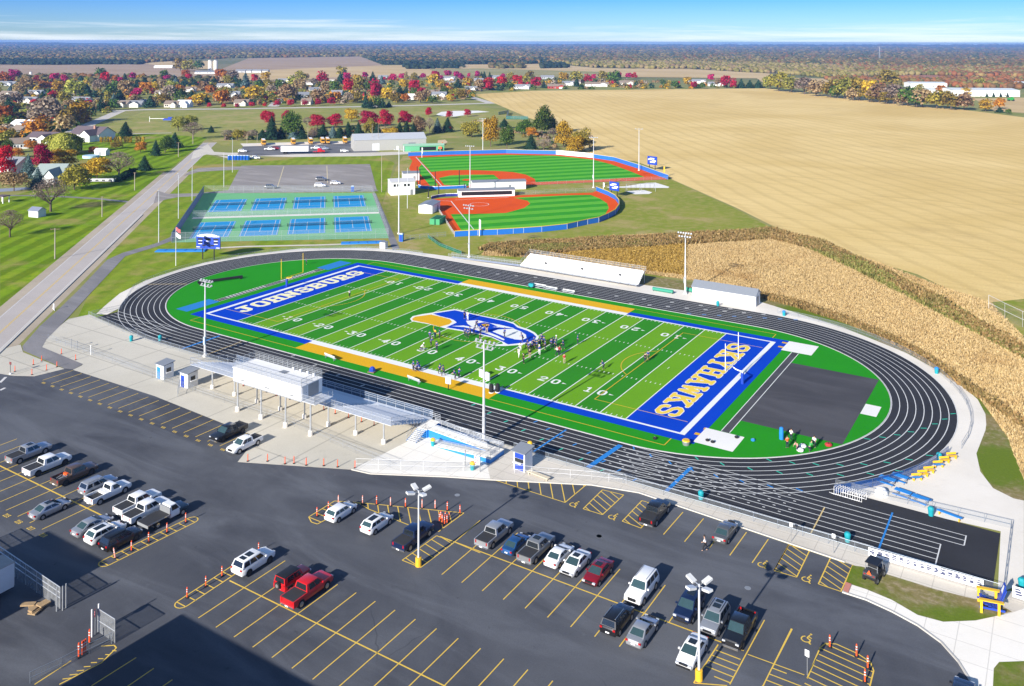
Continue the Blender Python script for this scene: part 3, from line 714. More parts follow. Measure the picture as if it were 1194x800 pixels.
for k in range(9):
    r = 32.5+k*1.22; pts = oval(r,60)
    for i in range(len(pts)):
        a,c = Vector(pts[i]),Vector(pts[(i+1) % len(pts)])
        seg(b,a,c,.13,.066+.0012*(i % 2))
for k in range(9):
    y = -(32.5+k*1.22)
    x0 = 48.5+math.sqrt(max(0,42.3**2-y*y))*.0
    seg(b,(48.5,y),(92.6 if k > 2 else 95,y),.12,.0695)
    xl_ = -48.5-math.sqrt(max(0,42.3**2-y*y)) if k < 8 else -60
    seg(b,(-48.5,y),(-73+.4*(k-2) if 1 < k < 6 else (-60 if k == 6 else -48.6),y+(.6 if k > 1 else 0)),.12,.0695)
seg(b,(92.6,-36.1),(92.6,-42.3),.14,.071); seg(b,(95,-32.4),(95,-34.9),.14,.071)
structure(b.build('lane_lines',LINEW))
# coloured start and exchange marks across the lanes
b = MB()
def across(x,y0,y1,wd,mi,dx=0.0): seg(b.mat(mi),(x,y0),(x+dx,y1),wd,.0735+.0008*mi)
across(P(615,515)[0]+3,-33,-42,.3,0,-.5); across(P(712,530)[0],-33.2,-42,.8,0,-.9); across(P(800,552)[0],-34,-42.2,.55,0,-.4); across(-41,-33,-42,.5,0); across(86.5,-31.6,-42,.22,0)
across(P(960,595)[0],-35,-42.2,.16,1); across(P(250,410)[0],-33,-42,.16,1,.3)
seg(b.mat(1),arc_pts(32.7,201,201,1,(-48.5,0))[0],arc_pts(42.2,204,204,1,(-48.5,0))[0],.3,.0745)
random.seed(5)
for k in range(8):
    for a0,mi in ((-70+6*k,2),(-52+5*k,2),(-86+5*k,0),(-20+4*k,2)):
        r = 33.1+k*1.22; p0 = arc_pts(r-.4,a0,a0,1)[0]; p1 = arc_pts(r+.4,a0+.8,a0+.8,1)[0]
        seg(b.mat(mi),p0,p1,.22,.075)
    for x0,mi in ((22+4*k,2),(34+3*k,0),(-20+7*k,3)):
        y = -(33.1+k*1.22); seg(b.mat(mi),(x0,y-.4),(x0+.25,y+.4),.25,.0755)
    for x0,mi in ((-40+5*k,3),(-5+6.5*k,3),(20+4*k,3),(34+3*k,0)):
        y = 33.1+k*1.22; seg(b.mat(mi),(x0,y-.3),(x0+.8,y+.1),.4,.0755)
for k in range(5):     # dashes of the hurdle zone
    for x0 in range(50,76,2):
        y = -(34.3+k*1.22); seg(b.mat(3),(x0+(k % 2),y),(x0+.35+(k % 2),y),.16,.0765)
structure(b.build('track_marks',[SKYBLUE,mat('track_yellow_paint',(.6,.45,.2),.7),mat('track_green_paint',(.03,.45,.3),.7),LINEW]))
# raised inner kerb of the track
b = MB(); p0 = oval(32.3,48); p1 = oval(32.46,48)
for k in range(len(p0)):
    a,c,d,e = p0[k],p0[(k+1) % len(p0)],p1[(k+1) % len(p0)],p1[k]
    b.add([(*a,.04),(*c,.04),(*d,.04),(*e,.04),(*a,.11),(*c,.11),(*d,.11),(*e,.11)],[(4,7,6,5),(0,4,5,1),(3,2,6,7)])
structure(b.build('track_kerb',mat('kerb_grey',(.45,.44,.42),.7)))

# ------------------------------------------------------------------ football pitch
def turf(name,c,k=.1):
    m,nt,b = nodes_of(name); v = coords(nt)
    f = noise(nt,v,.12,5,.6); fine = noise(nt,v,5,2,.8)
    cc = mixrgb(nt,f,[x*(1-k) for x in c],[x*(1+k) for x in c]); cc = mixrgb(nt,.3,cc,mixrgb(nt,fine,[.25]*3,[.75]*3),'OVERLAY')
    nt.links.new(cc,b.inputs['Base Color']); b.inputs['Roughness'].default_value = .9; b.inputs['Specular IOR Level'].default_value = .03
    _MC[name] = m; return m
TG = turf('green_turf',(.02,.25,.012)); TL = turf('light_green_turf',(.13,.32,.014)); TD = turf('dark_green_turf',(.03,.215,.014)); TB = turf('blue_turf',(.004,.05,.46)); TW = turf('white_turf',(.72,.73,.7),.04); TLET = turf('letter_yellow_turf',(.76,.54,.08),.05); TLEP = turf('letter_pale_turf',(.8,.73,.42),.05); TY = turf('yellow_turf',(.66,.37,.015),.05)
sheet('turf',oval(32.28,40),.05,TG)
b = MB(); L_,W_ = 54.864,24.384
for i in range(20):
    x0 = -45.72+i*4.572; b.mat(i % 2).quad((x0,-W_,.056),(x0+4.572,-W_,.056),(x0+4.572,W_,.056),(x0,W_,.056))
structure(b.build('turf_stripes',[TD,TL]))
b = MB()
for s in (-1,1):
    x0,x1 = sorted((s*45.72,s*(L_+3.2)))
    b.quad((x0,-W_-2.6,.06),(x1,-W_-2.6,.06),(x1,W_+2.6,.06),(x0,W_+2.6,.06))
for s in (-1,1):
    y0,y1 = sorted((s*W_,s*(W_+2.6)))
    for x0,x1 in ((-45.72,-22.86),(22.86,45.72)): b.quad((x0,y0,.06),(x1,y0,.06),(x1,y1,.06),(x0,y1,.06))
structure(b.build('blue_border',TB))
b = MB()
for s in (-1,1):
    y0,y1 = sorted((s*(W_+1.7),s*(W_+5.3))); b.quad((-22.86,y0,.062),(22.86,y0,.062),(22.86,y1,.062),(-22.86,y1,.062))
structure(b.build('team_area',TY))
b = MB(); z = .066
def rect(x0,y0,x1,y1,zz=None): b.quad((x0,y0,zz or z),(x1,y0,zz or z),(x1,y1,zz or z),(x0,y1,zz or z))
for s in (-1,1):
    y0,y1 = sorted((s*W_,s*(W_+.5))); rect(-L_,y0,-22.86,y1); rect(22.86,y0,L_,y1)
    y0,y1 = sorted((s*W_,s*(W_+1.72))); rect(-22.86,y0,22.86,y1)
    x0,x1 = sorted((s*L_,s*(L_+.95))); rect(x0,-W_-.5,x1,W_+.5)
for i in range(21):
    x = -45.72+i*4.572; rect(x-.09,-W_+.05,x+.09,W_-.05,.0675)
for i in range(101):
    if i % 5 == 0: continue
    x = -45.72+i*.9144
    for y0 in (-W_+.1,W_-.75): rect(x-.06,y0,x+.06,y0+.65,.0675)
    for y0 in (-8.45,7.85): rect(x-.07,y0,x+.07,y0+.6,.0675)
for s in (-1,1): rect(s*43-.06,-.5,s*43+.06,.5,.0675)
structure(b.build('pitch_lines',TW))
NUM = ['10','20','30','40','50','40','30','20','10']
for i,t in enumerate(NUM):
    x = -36.576+i*9.144
    for s in (-1,1):
        ground_text('pitch_number',t[0],x+s*1.3,s*17.0,(-s,0),(0,-s),2.05,1.85,.0715,[TW],stroke=.78,res=5)
        ground_text('pitch_number',t[1],x-s*1.3,s*17.0,(-s,0),(0,-s),2.05,1.85,.0715,[TW],stroke=.78,res=5)
b = MB()
for i,t in enumerate(NUM):
    if t == '50': continue
    x = -36.576+i*9.144; d = -1 if i < 4 else 1
    for s in (-1,1): b.add([(x+d*2.6,s*17.0-.25,.0715),(x+d*3.5,s*17.0,.0715),(x+d*2.6,s*17.0+.25,.0715)],[(0,1,2) if d > 0 else (0,2,1)])
structure(b.build('pitch_arrows',TW))
# soccer lines in yellow
b = MB(); zz = .0755
def yl(a,c,wd=.14): seg(b,a,c,wd,zz)
X,Y = 54.5,29.7
for s in (-1,1):
    yl((-X,s*Y),(X,s*Y)); yl((s*X,-Y),(s*X,-27)); yl((s*X,27),(s*X,Y))
    yl((s*X,-20.15),(s*38,-20.15)); yl((s*X,20.15),(s*38,20.15)); yl((s*38,-20.15),(s*38,20.15))
    pts = [(s*43.5-s*9.15*math.cos(R(a)),9.15*math.sin(R(a))) for a in np.linspace(-53,53,20)]
    for p,q in zip(pts,pts[1:]): yl(p,q)
pts = [(9.15*math.cos(R(a)),9.15*math.sin(R(a))) for a in np.linspace(0,360,41)]
for p,q in zip(pts,pts[1:]): yl(p,q)
structure(b.build('soccer_lines',mat('turf_yellow_line',(.66,.4,.02),.8)))
# words in the end zones
ground_text('end_zone_lettering','JOHNSBURG',-51.0,.2,(0,1),(-1,0),4.2,40.6,.0785,[TLEP,TW],stroke=.66,border=.28,res=6)
ground_text('end_zone_lettering','SKYHAWKS',50.4,0,(0,-1),(1,0),4.3,40.2,.0785,[TLET,TW],stroke=.66,border=.24,res=6)
# hawk head in the middle of the pitch
ZO = Z(460,340,4.975)
cell = .1; nx,ny = 340,170; ox,oy = -17.0,-8.0
xs,ys = np.meshgrid(ox+(np.arange(nx)+.5)*cell,oy+(np.arange(ny)+.5)*cell)
m = np.zeros(xs.shape,int)
for col_i,pts in (
    (1,[(90,160),(105,145),(160,133),(215,125),(345,104),(370,107),(440,126),(500,140),(640,168),(690,182),(720,203),(780,222),(815,240),(838,265),(830,285),(790,302),(720,312),(650,318),(583,318),(592,309),(630,306),(622,295),(560,268),(470,247),(380,230),(300,217),(200,192),(100,174)]),
    (2,[(222,130),(350,110),(420,126),(490,143),(640,174),(690,190),(712,210),(770,229),(803,245),(824,265),(812,283),(772,296),(660,309),(645,303),(640,298),(560,262),(470,240),(380,223),(300,210),(362,182),(345,168),(322,158),(270,146)]),
    (3,[(102,161),(118,148),(212,135),(270,149),(320,162),(335,178),(318,192),(262,207),(190,186),(107,170)]),
    (1,[(568,234),(600,223),(690,217),(735,234),(762,252),(766,272),(740,283),(700,280),(640,264)]),
    (1,[(330,203),(400,199),(470,211),(540,235),(600,259),(640,280),(632,285),(590,268),(530,245),(465,222),(400,208)]),
    (1,[(415,172),(480,168),(540,182),(620,196),(700,216),(600,210),(545,206),(500,218),(450,206),(425,190)]),
    (2,[(478,186),(520,180),(560,188),(600,206),(560,208),(520,212),(486,204)]),
    (3,[(505,192),(535,187),(552,196),(540,206),(514,205)])):
    m[pip(xs,ys,[ZO(*q) for q in pts])] = col_i
canvas('midfield_emblem',m,(ox,oy),(1,0),(0,1),cell,.0825,[TW,TB,TY])
# the two semicircles: long jump run-ups, pads and mats
b = MB()
for x0,y0,x1,y1 in ((60.3,20.6),(61.6,20.6)) and ((60.0,-20.5,61.4,20.8),): b.quad((x0,y0,.058),(x1,y0,.058),(x1,y1,.058),(x0,y1,.058))
b.quad((61.42,-15.1,.056),(76.9,-15.1,.056),(76.9,15.0,.056),(61.42,15.0,.056))
b.quad((-62.2,-25.6,.056),(-60.4,-25.6,.056),(-60.4,25.8,.056),(-62.2,25.8,.056))
structure(b.build('jump_runway',asphalt_mat('runway_rubber',(.05,.048,.052),(.066,.064,.068),stain=.1)))
b = MB()
for x in (60.05,61.35): b.quad((x-.06,-20.3,.064),(x+.06,-20.3,.064),(x+.06,20.6,.064),(x-.06,20.6,.064))
for y in range(-16,17,1):
    if -15 < y < 15 and abs(y) > 2: b.quad((-62.1,y,.064),(-61.0,y,.064),(-61.0,y+.3,.064),(-62.1,y+.3,.064))
for x in (-62.15,-61.3,-60.45): b.quad((x-.05,-25.5,.066),(x+.05,-25.5,.066),(x+.05,25.6,.066),(x-.05,25.6,.066))
structure(b.build('runway_lines',TW))
b = MB()
for x0,y0,x1,y1 in ((57.7,-26.3,63.8,-20.6),(57.9,20.9,63.7,26.9),(76.95,-2.0,79.4,2.6)): b.quad((x0,y0,.07),(x1,y0,.07),(x1,y1,.07),(x0,y1,.07))
structure(b.build('white_jump_pit',concrete_mat('white_sand',(.72,.7,.66),(.78,.76,.72),stain=.05)))
b = MB()
for x0,y0,x1,y1 in ((-64.0,-26.2,-60.2,-17.2),(-63.4,17.0,-59.2,26)): b.quad((x0,y0,.07),(x1,y0,.07),(x1,y1,.07),(x0,y1,.07))
structure(b.build('blue_jump_pit',turf('pit_blue',(.03,.2,.5))))
b = MB()
for i in range(4):
    b.mat(i % 2).quad((56.6+i*.3,-25+i*1.2,.074),(57.7,-25+i*1.2,.074),(57.7,-24.2+i*1.2,.074),(56.6+i*.3,-24.2+i*1.2,.074))
    b.mat(i % 2).quad((56.9,20.8+i*1.4,.074),(57.9,20.8+i*1.4,.074),(57.9,21.6+i*1.4,.074),(56.9,21.6+i*1.4,.074))
structure(b.build('painted_mat',[TB,TY]))
# ------------------------------------------------------------------ stands, booths, poles and fences
def rail_run(mb,pts,h,r=.03,post=2.0,mids=1,panel=None):
    """posts and rails along 3-D points; panel is a second builder that takes the infill"""
    for p,q in zip(pts,pts[1:]):
        p,q = Vector(p),Vector(q); n = max(1,int(round((q-p).length/post)))
        for k in range(n+1):
            s_ = p.lerp(q,k/n); mb.tube(s_,s_+Vector((0,0,h)),r,5)
        for k in range(mids+1):
            z_ = Vector((0,0,h*(1-k*.5/max(1,mids)*1.0))); mb.tube(p+z_,q+z_,r,5)
        if panel is not None:
            panel.quad(tuple(p+Vector((0,0,.05))),tuple(q+Vector((0,0,.05))),tuple(q+Vector((0,0,h-.03))),tuple(p+Vector((0,0,h-.03))))
def fence(name,label,pts,h,group=None,mesh=None,post=3.0,r=.024,framem=None,cat='fence',z=0.0):
    t = thing(name,label,cat,pts[0][0],pts[0][1],z,group=group)
    a = MB(); pn = MB(); o = Vector((pts[0][0],pts[0][1],0))
    rel = [Vector((p[0],p[1],0))-o for p in pts]
    rail_run(a,rel,h,r,post,1,pn)
    a.build('frame',framem or FENCEM,t); pn.build('wire_mesh',mesh or CHAIN,t)
    return t

# --- home stand on stilts
t = thing('grandstand','long raised aluminium grandstand on stilts beside the near straight of the track','bleachers',0,-47.5,0)
o = Vector((0,-47.5,0))
XL,XR,YB,YF,ZBk,ZFt,NR = -24.6,21.0,-51.8,-44.0,3.5,1.05,10
b = MB(); tr = (YF-YB)/NR; rs = (ZBk-ZFt)/NR
for k in range(NR):
    y0 = YF-k*tr; z0 = ZFt+k*rs
    b.box((XL+XR)/2,y0-tr/2+47.5,z0-.02,XR-XL,tr-.02,.05); b.box((XL+XR)/2,y0+47.5-tr+.01,z0+rs/2,XR-XL,.02,rs-.05)
b.build('deck',ALU,t)
b = MB()
for k in range(NR):
    y0 = YF-k*tr; z0 = ZFt+k*rs
    for x0,x1 in ((XL+.3,-14.6),(-13.2,-1.2),(.2,9.2),(10.4,XR-.3)):
        b.box((x0+x1)/2,y0-tr*.62+47.5,z0+.42,x1-x0,.26,.05)
b.build('seat_planks',mat('bench_aluminium',(.78,.79,.8),.4,.2,var=.06),t)
b = MB(); b.box((XL+XR)/2,YF+.7+47.5,ZFt-.05,XR-XL,1.4,.08); b.build('front_walkway',ALU,t)
b = MB(); b.box((XL+XR)/2,YB-.5+47.5,ZBk+.0,XR-XL,.9,.07); b.build('rear_walkway',ALU,t)
fr = MB(); pn = MB()
rail_run(fr,[(XL,YF+1.4+47.5,ZFt),(XR,YF+1.4+47.5,ZFt)],1.2,.03,1.9,2,pn)
fr.build('front_railing',GALV,t); pn.build('front_mesh',mesh_wire_mat('blue_grey_mesh',(.12,.2,.34),.38),t)
for pts_ in ([(6.0,YB-.95+47.5,ZBk),(XR,YB-.95+47.5,ZBk)],[(XL,YB-.95+47.5,ZBk),(-9.5,YB-.95+47.5,ZBk)],[(XL,YB-.9+47.5,ZBk),(XL,YF+1.4+47.5,ZFt)],[(XR,YB-.9+47.5,ZBk),(XR,YF+.2+47.5,ZFt)]):
    fr = MB(); pn = MB(); rail_run(fr,pts_,1.25,.025,1.9,1,pn); q_ = fr.build('guard_rail',GALV,t); pn.build('wire_mesh',CHAIN,q_)
b = MB()
for x in (-19.9,-14.2,-8.7,-3.2,2.3,7.5,13.2,18.8):
    b.box(x,YF+.4+47.5,ZFt/2,.16,.16,ZFt); b.tube((x,YF+.4+47.5,ZFt-.12),(x,YB+47.5,ZBk-.15),.09,5)
    b.tube((x,YF+.4+47.5,.2),(x,YB+3.5+47.5,ZFt+1.1),.05,4)
for y,z_ in ((YB,ZBk-.25),((YB+YF)/2,(ZBk+ZFt)/2-.25),(YF,ZFt-.2)): b.box((XL+XR)/2,y+47.5,z_,XR-XL-1,.12,.22)
b.build('steel_frame',GALV,t)
for x in (-19.9,-14.2,-8.7,-3.2,2.3,7.5,13.2,18.8):
    b = MB(); b.tube((x,YB+47.5,.6),(x,YB+47.5,ZBk-.15),.13,8); c = b.build('column',GALV,t)
    f = MB(); f.lathe(x,YB+47.5,[(.34,0),(.34,.62),(.3,.66)],12); f.build('footing',PALE,c)

# --- press box over the back of the stand
px0,px1,py0,py1,pz0,pz1 = -9.5,5.95,-56.1,-51.6,5.0,7.1
t = thing('press_box','white press box with a railed flat roof raised over the grandstand on columns','press box',(px0+px1)/2,(py0+py1)/2,0)
cx_,cy_ = (px0+px1)/2,(py0+py1)/2; hx,hy = (px1-px0)/2,(py1-py0)/2
b = MB(); b.box(0,0,(pz0+pz1)/2,2*hx,2*hy,pz1-pz0); b.build('wall',mat('white_ribbed_siding',(.82,.82,.8),.6,var=.03),t)
b = MB(); b.box(0,0,pz1+.05,2*hx+.2,2*hy+.2,.1); b.build('roof',mat('white_roof_membrane',(.74,.73,.71),.8,var=.06,scale=.6),t)
b = MB(); b.box(0,0,pz0-.12,2*hx,2*hy-.1,.2); b.build('floor_frame',GALV,t)
for x in (-5.4,0.2,5.7):
    b = MB(); b.box(x,-hy-.02,pz0+.45,1.0,.05,.26); b.build('vent',GREYM,t)
b = MB(); b.box(hx+.02,-hy+.75,pz0+1.05,.05,.9,2.0); d = b.build('door',mat('off_white_door',(.7,.7,.68),.5),t)
h = MB(); h.box(hx+.06,-hy+1.05,pz0+1.0,.05,.12,.05); h.build('handle',BLACK,d)
b = MB(); b.box(hx+.02,-hy+2.6,pz0+1.1,.05,2.2,2.0); b.build('side_panel',GREYM,t)
b = MB()
for x in np.linspace(-hx+1,hx-1,8): b.box(float(x),hy+.02,pz0+1.45,1.6,.05,1.0)
b.build('window_strip',GLASS,t)
fr = MB(); pn = MB()
rail_run(fr,[(-hx,-hy,pz1+.1),(hx,-hy,pz1+.1),(hx,hy,pz1+.1),(-hx,hy,pz1+.1),(-hx,-hy,pz1+.1)],1.15,.025,1.1,1,pn)
fr.build('roof_railing',GALV,t); pn.build('roof_mesh',CHAIN,t)
b = MB(); b.box(1.0,.5,pz1+.16,1.2,1.0,.1); b.build('roof_hatch',GREYM,t)
for x in (1.6,3.2,4.8,6.2): b = MB(); b.box(x,hy-.25,pz1+.35,.3,.3,.4); b.build('floodlight',WHITE,t)
for x in (-8.8,-3.3,2.2,7.6):
    b = MB(); b.tube((x-cx_,-55.75-cy_,.7),(x-cx_,-55.75-cy_,pz0-.2),.14,8); c = b.build('column',GALV,t)
    f = MB(); f.lathe(x-cx_,-55.75-cy_,[(.36,0),(.36,.72),(.3,.76)],12); f.build('footing',PALE,c)
b = MB(); b.box(hx+1.4,-.2,pz0-.06,2.8,3.8,.1); b.box(hx+1.6,1.9,pz0-.9,1.4,2.4,.1); b.build('stair_landing',ALU,t)
fr = MB(); pn = MB(); rail_run(fr,[(hx+.1,-hy,pz0),(hx+2.8,-hy,pz0),(hx+2.8,hy-.6,pz0)],1.1,.025,.9,1,pn); fr.build('landing_railing',GALV,t); pn.build('landing_mesh',CHAIN,t)

# --- access ramp with a switchback and stairs at the east end
t = thing('access_ramp','white switchback ramp with bright blue sides and steel rails at the grandstand end','ramp',28,-46.5,0)
def rr(x,y,z): return (x-28,y+46.5,z)
def wedge(mb,x0,z0,x1,z1,y0,y1):
    mb.add([rr(x0,y0,0),rr(x1,y0,0),rr(x1,y1,0),rr(x0,y1,0),rr(x0,y0,z0),rr(x1,y0,z1),rr(x1,y1,z1),rr(x0,y1,z0)],
           [(3,2,1,0),(4,5,6,7),(0,1,5,4),(1,2,6,5),(2,3,7,6),(3,0,4,7)])
bl = MB(); wedge(bl,21.2,1.22,23.2,1.22,-46.9,-43.6); wedge(bl,23.2,1.22,34.0,.66,-46.6,-44.9); wedge(bl,34.0,.64,35.8,.64,-48.5,-44.9); wedge(bl,25.2,.04,34.0,.64,-48.5,-46.75)
bl.build('side_wall',SKYBLUE,t)
wh = MB()
for (x0,z0,x1,z1,y0,y1) in ((21.15,1.23,23.2,1.23,-46.95,-43.55),(23.2,1.23,34.0,.67,-46.62,-44.88),(34.0,.66,35.85,.66,-48.52,-44.88),(25.1,.05,34.0,.655,-48.52,-46.72)):
    wh.add([rr(x0,y0,z0),rr(x1,y0,z1),rr(x1,y1,z1),rr(x0,y1,z0),rr(x0,y0,z0+.07),rr(x1,y0,z1+.07),rr(x1,y1,z1+.07),rr(x0,y1,z0+.07)],
           [(3,2,1,0),(4,5,6,7),(0,1,5,4),(1,2,6,5),(2,3,7,6),(3,0,4,7)])
wh.build('walking_surface',PALE,t)
fr = MB()
rail_run(fr,[rr(23.2,-46.6,1.3),rr(34,-46.6,.73)],1.05,.03,1.2,3); rail_run(fr,[rr(23.2,-44.9,1.3),rr(34,-44.9,.73),rr(35.8,-44.9,.73),rr(35.8,-48.5,.73),rr(34,-48.5,.73),rr(25.2,-48.5,.1)],1.05,.03,1.2,3)
rail_run(fr,[rr(21.2,-43.6,1.3),rr(23.2,-43.6,1.3)],1.1,.03,1.0,2)
fr.build('handrail',GALV,t)
for i in range(8):
    b = MB(); z_ = 1.15-i*.145; b.box(22.2-28-.1*i*.2,-47.15-i*.29+46.5,z_,1.7,.3,.06); b.build('step',ALU,t)
for x in (21.3,23.0):
    b = MB(); b.tube(rr(x,-46.95,1.1),rr(x-.2,-49.3,.05),.06,5); b.build('stringer',SKYBLUE,t)
    fr = MB(); rail_run(fr,[rr(x,-46.95,1.2),rr(x-.2,-49.3,.1)],1.0,.03,1.2,1); fr.build('stair_rail',GALV,t)
# small bank of benches next to the big pole
t = thing('bleacher','small low aluminium bleacher beside the ramp at the track fence','bleachers',29.3,-43.6,0)
b = MB()
for k in range(3): b.box(0,-.5-k*.6+.9,.35+.3*k,5.5,.3,.05)
b.build('seat_plank',ALU,t)
b = MB()
for x in (-2.5,0,2.5): b.tube((x,.7,0),(x,-1.1,1.0),.04,5); b.tube((x,-1.1,0),(x,-1.1,1.9),.04,5)
b.tube((-2.5,-1.1,1.9),(2.5,-1.1,1.9),.04,5); b.build('frame',GALV,t)

# --- visitors' stand on the far side
t = thing('bleacher','wide white aluminium bleacher facing the field from the far straight','bleachers',0,48.5,0)
b = MB(); nr = 8
for k in range(nr):
    b.box(-.8,-2.2+k*.56,.85+k*.28,34.2-k*.13,.54,.05); b.box(-.8,-2.2+k*.56+.25,.98+k*.28,34.2-k*.13,.03,.26)
b.build('deck',mat('white_aluminium',(.84,.84,.83),.45,.1,var=.04),t)
b = MB()
for k in range(nr): b.box(-.8,-2.05+k*.56,1.2+k*.28,33.8-k*.13,.26,.05)
b.build('seat_plank',_MC['white_aluminium'],t)
fr = MB(); pn = MB(); rail_run(fr,[(-18,2.6,3.0),(16.2,2.6,3.0)],1.1,.025,1.9,1,pn); rail_run(fr,[(-18,2.6,3),(-18,-2.3,.9)],1.0,.025,1.5,1,pn); rail_run(fr,[(16.2,2.6,3),(16.2,-2.3,.9)],1.0,.025,1.5,1,pn)
fr.build('railing',GALV,t); pn.build('rail_mesh',CHAIN,t)
for x in np.linspace(-17.5,15.8,14):
    b = MB(); b.tube((float(x),-2.3,0),(float(x),-2.3,.9),.05,5); b.tube((float(x),2.4,0),(float(x),2.4,2.9),.06,5); b.tube((float(x),-2.3,.1),(float(x),2.4,2.8),.05,5); b.tube((float(x),-2.3,.85),(float(x),.4,.1),.04,4); b.build('steel_frame',GALV,t)
b = MB(); b.box(-.8,-2.9,.78,34,.9,.06); b.build('walkway',GALV,t)
fr = MB(); rail_run(fr,[(-18,-3.4,.8),(16.2,-3.4,.8)],1.0,.02,2.4,1); fr.build('front_rail',GALV,t)
for x in (-11,-.2,10.5):
    b = MB(); b.box(x,-.6,2.0,.55,.35,.35); b.build('stairway_marker',BLACK,t)
fr = MB(); pn = MB(); t = thing('access_ramp','long low galvanised ramp leading up to the far bleacher','ramp',-30,46.2,0)
fr.add([(-11,-.8,.0),(12,-.8,.75),(12,.8,.75),(-11,.8,.0)],[(0,1,2,3)]); fr.build('walking_surface',ALU,t)
fr = MB(); rail_run(fr,[(-11,-.8,.05),(12,-.8,.8)],1.0,.025,1.8,2); rail_run(fr,[(-11,.8,.05),(12,.8,.8)],1.0,.025,1.8,2); fr.build('handrail',GALV,t)

# --- storage shed on the far side
def shed(name,label,cat,x,y,w_,d_,h,rz,wallm,roofm,ridge=.9,parts=(),over=.25,group=None,gable='x'):
    t = thing(name,label,cat,x,y,0,rz,group)
    b = MB(); hw,hd = w_/2,d_/2
    b.add([(-hw,-hd,0),(hw,-hd,0),(hw,hd,0),(-hw,hd,0),(-hw,-hd,h),(hw,-hd,h),(hw,hd,h),(-hw,hd,h),(-hw,0,h+ridge),(hw,0,h+ridge)],
          [(0,1,5,4),(2,3,7,6),(1,2,6,9,5),(3,0,4,8,7)])
    b.build('wall',wallm,t)
    r = MB(); k = over*ridge/hd
    for s in (-1,1):
        a = [(-hw-over,s*(hd+over),h-k+.02),(hw+over,s*(hd+over),h-k+.02),(hw+over,0,h+ridge+.02),(-hw-over,0,h+ridge+.02)]
        r.add(a+[(p[0],p[1],p[2]+.12) for p in a],[(0,1,2,3),(7,6,5,4),(0,4,5,1),(1,5,6,2),(2,6,7,3),(3,7,4,0)])
    rf = r.build('roof',roofm,t)
    for nm,px_,py_,pz_,sx_,sy_,sz_,m_ in parts:
        q = MB(); q.box(px_,py_,pz_,sx_,sy_,sz_); q.build(nm,m_,t)
    return t
WSID = mat('white_siding',(.78,.78,.76),.6,var=.04)
shed('storage_shed','long white storage shed with a grey metal roof beside the far straight','shed',37.8,47.6,15,3.6,2.6,R(0),WSID,ROOFG,1.1,
     [('door',7.53,0,1.05,.06,1.2,2.1,GREYM),('door',-2,-1.83,1.05,1.0,.06,2.1,WHITE),('skid',0,-1.6,.08,15,.15,.16,WOOD)])

# --- ticket booths
def booth(x,y,label,side):
    t = thing('ticket_booth',label,'booth',x,y,0,0,'ticket booths at the entrance paving')
    b = MB(); b.box(0,0,1.25,2.1,2.1,2.5); b.build('wall',WSID,t)
    b = MB(); b.add([(-1.25,-1.25,2.5),(1.25,-1.25,2.5),(1.25,1.25,2.75),(-1.25,1.25,2.75),(-1.25,-1.25,2.62),(1.25,-1.25,2.62),(1.25,1.25,2.87),(-1.25,1.25,2.87)],
          [(3,2,1,0),(4,5,6,7),(0,1,5,4),(1,2,6,5),(2,3,7,6),(3,0,4,7)]); b.build('roof',ROOFG,t)
    b = MB(); b.box(-.35,-1.07,1.05,.9,.06,2.0); d = b.build('door',BLUE if side == 0 else SKYBLUE,t)
    q = MB(); q.box(0,-1.11,1.0,.06,.05,.12); q.build('handle',GALV,d)
    b = MB(); b.box(1.07,0,1.55,.06,.9,.7); f = b.build('window',GLASS,t)
    q = MB(); q.box(1.2,0,1.15,.3,1.2,.06); q.build('counter',WHITE,t)
    return t
p = P(217,451); booth(p[0],p[1]+.6,'white ticket booth with a blue door near the black pickup bays',0)
p = P(189,441); booth(p[0],p[1]+.6,'smaller pale ticket booth farther along the paving towards the road',1)
p = P(606,549)
t = thing('ticket_booth','ticket booth with blue front panels and grey roof on the white paving by the ramp','booth',p[0],p[1]+.9,0,R(-3),'ticket booths at the entrance paving')
b = MB(); b.box(0,0,1.35,1.9,1.9,2.7); b.build('wall',WSID,t)
b = MB(); b.add([(-1.2,-1.3,2.6),(1.2,-1.3,2.6),(1.2,1.2,2.95),(-1.2,1.2,2.95),(-1.2,-1.3,2.72),(1.2,-1.3,2.72),(1.2,1.2,3.07),(-1.2,1.2,3.07)],
      [(3,2,1,0),(4,5,6,7),(0,1,5,4),(1,2,6,5),(2,3,7,6),(3,0,4,7)]); b.build('roof',ROOFG,t)
b = MB(); b.box(0,-.98,2.1,1.5,.06,.7); b.build('upper_panel',BLUE,t)
b = MB(); b.box(0,-.98,1.45,1.5,.06,.5); b.build('serving_window',GLASS,t)
b = MB(); b.box(0,-.98,.6,1.5,.06,1.0); b.build('front_panel',BLUE,t)
b = MB(); b.box(-.2,-1.2,1.15,1.4,.4,.06); b.build('counter',WHITE,t)
t = thing('bench','low wooden platform bench lying in front of the blue ticket booth','bench',p[0]+3.2,p[1]-.2,0,R(-5))
b = MB(); b.box(0,0,.42,3.6,.7,.08); b.build('seat',mat('pale_wood',(.6,.52,.38),.8),t)
for x in (-1.5,1.5): b = MB(); b.box(x,0,.19,.1,.6,.38); b.build('leg',_MC['pale_wood'],t)

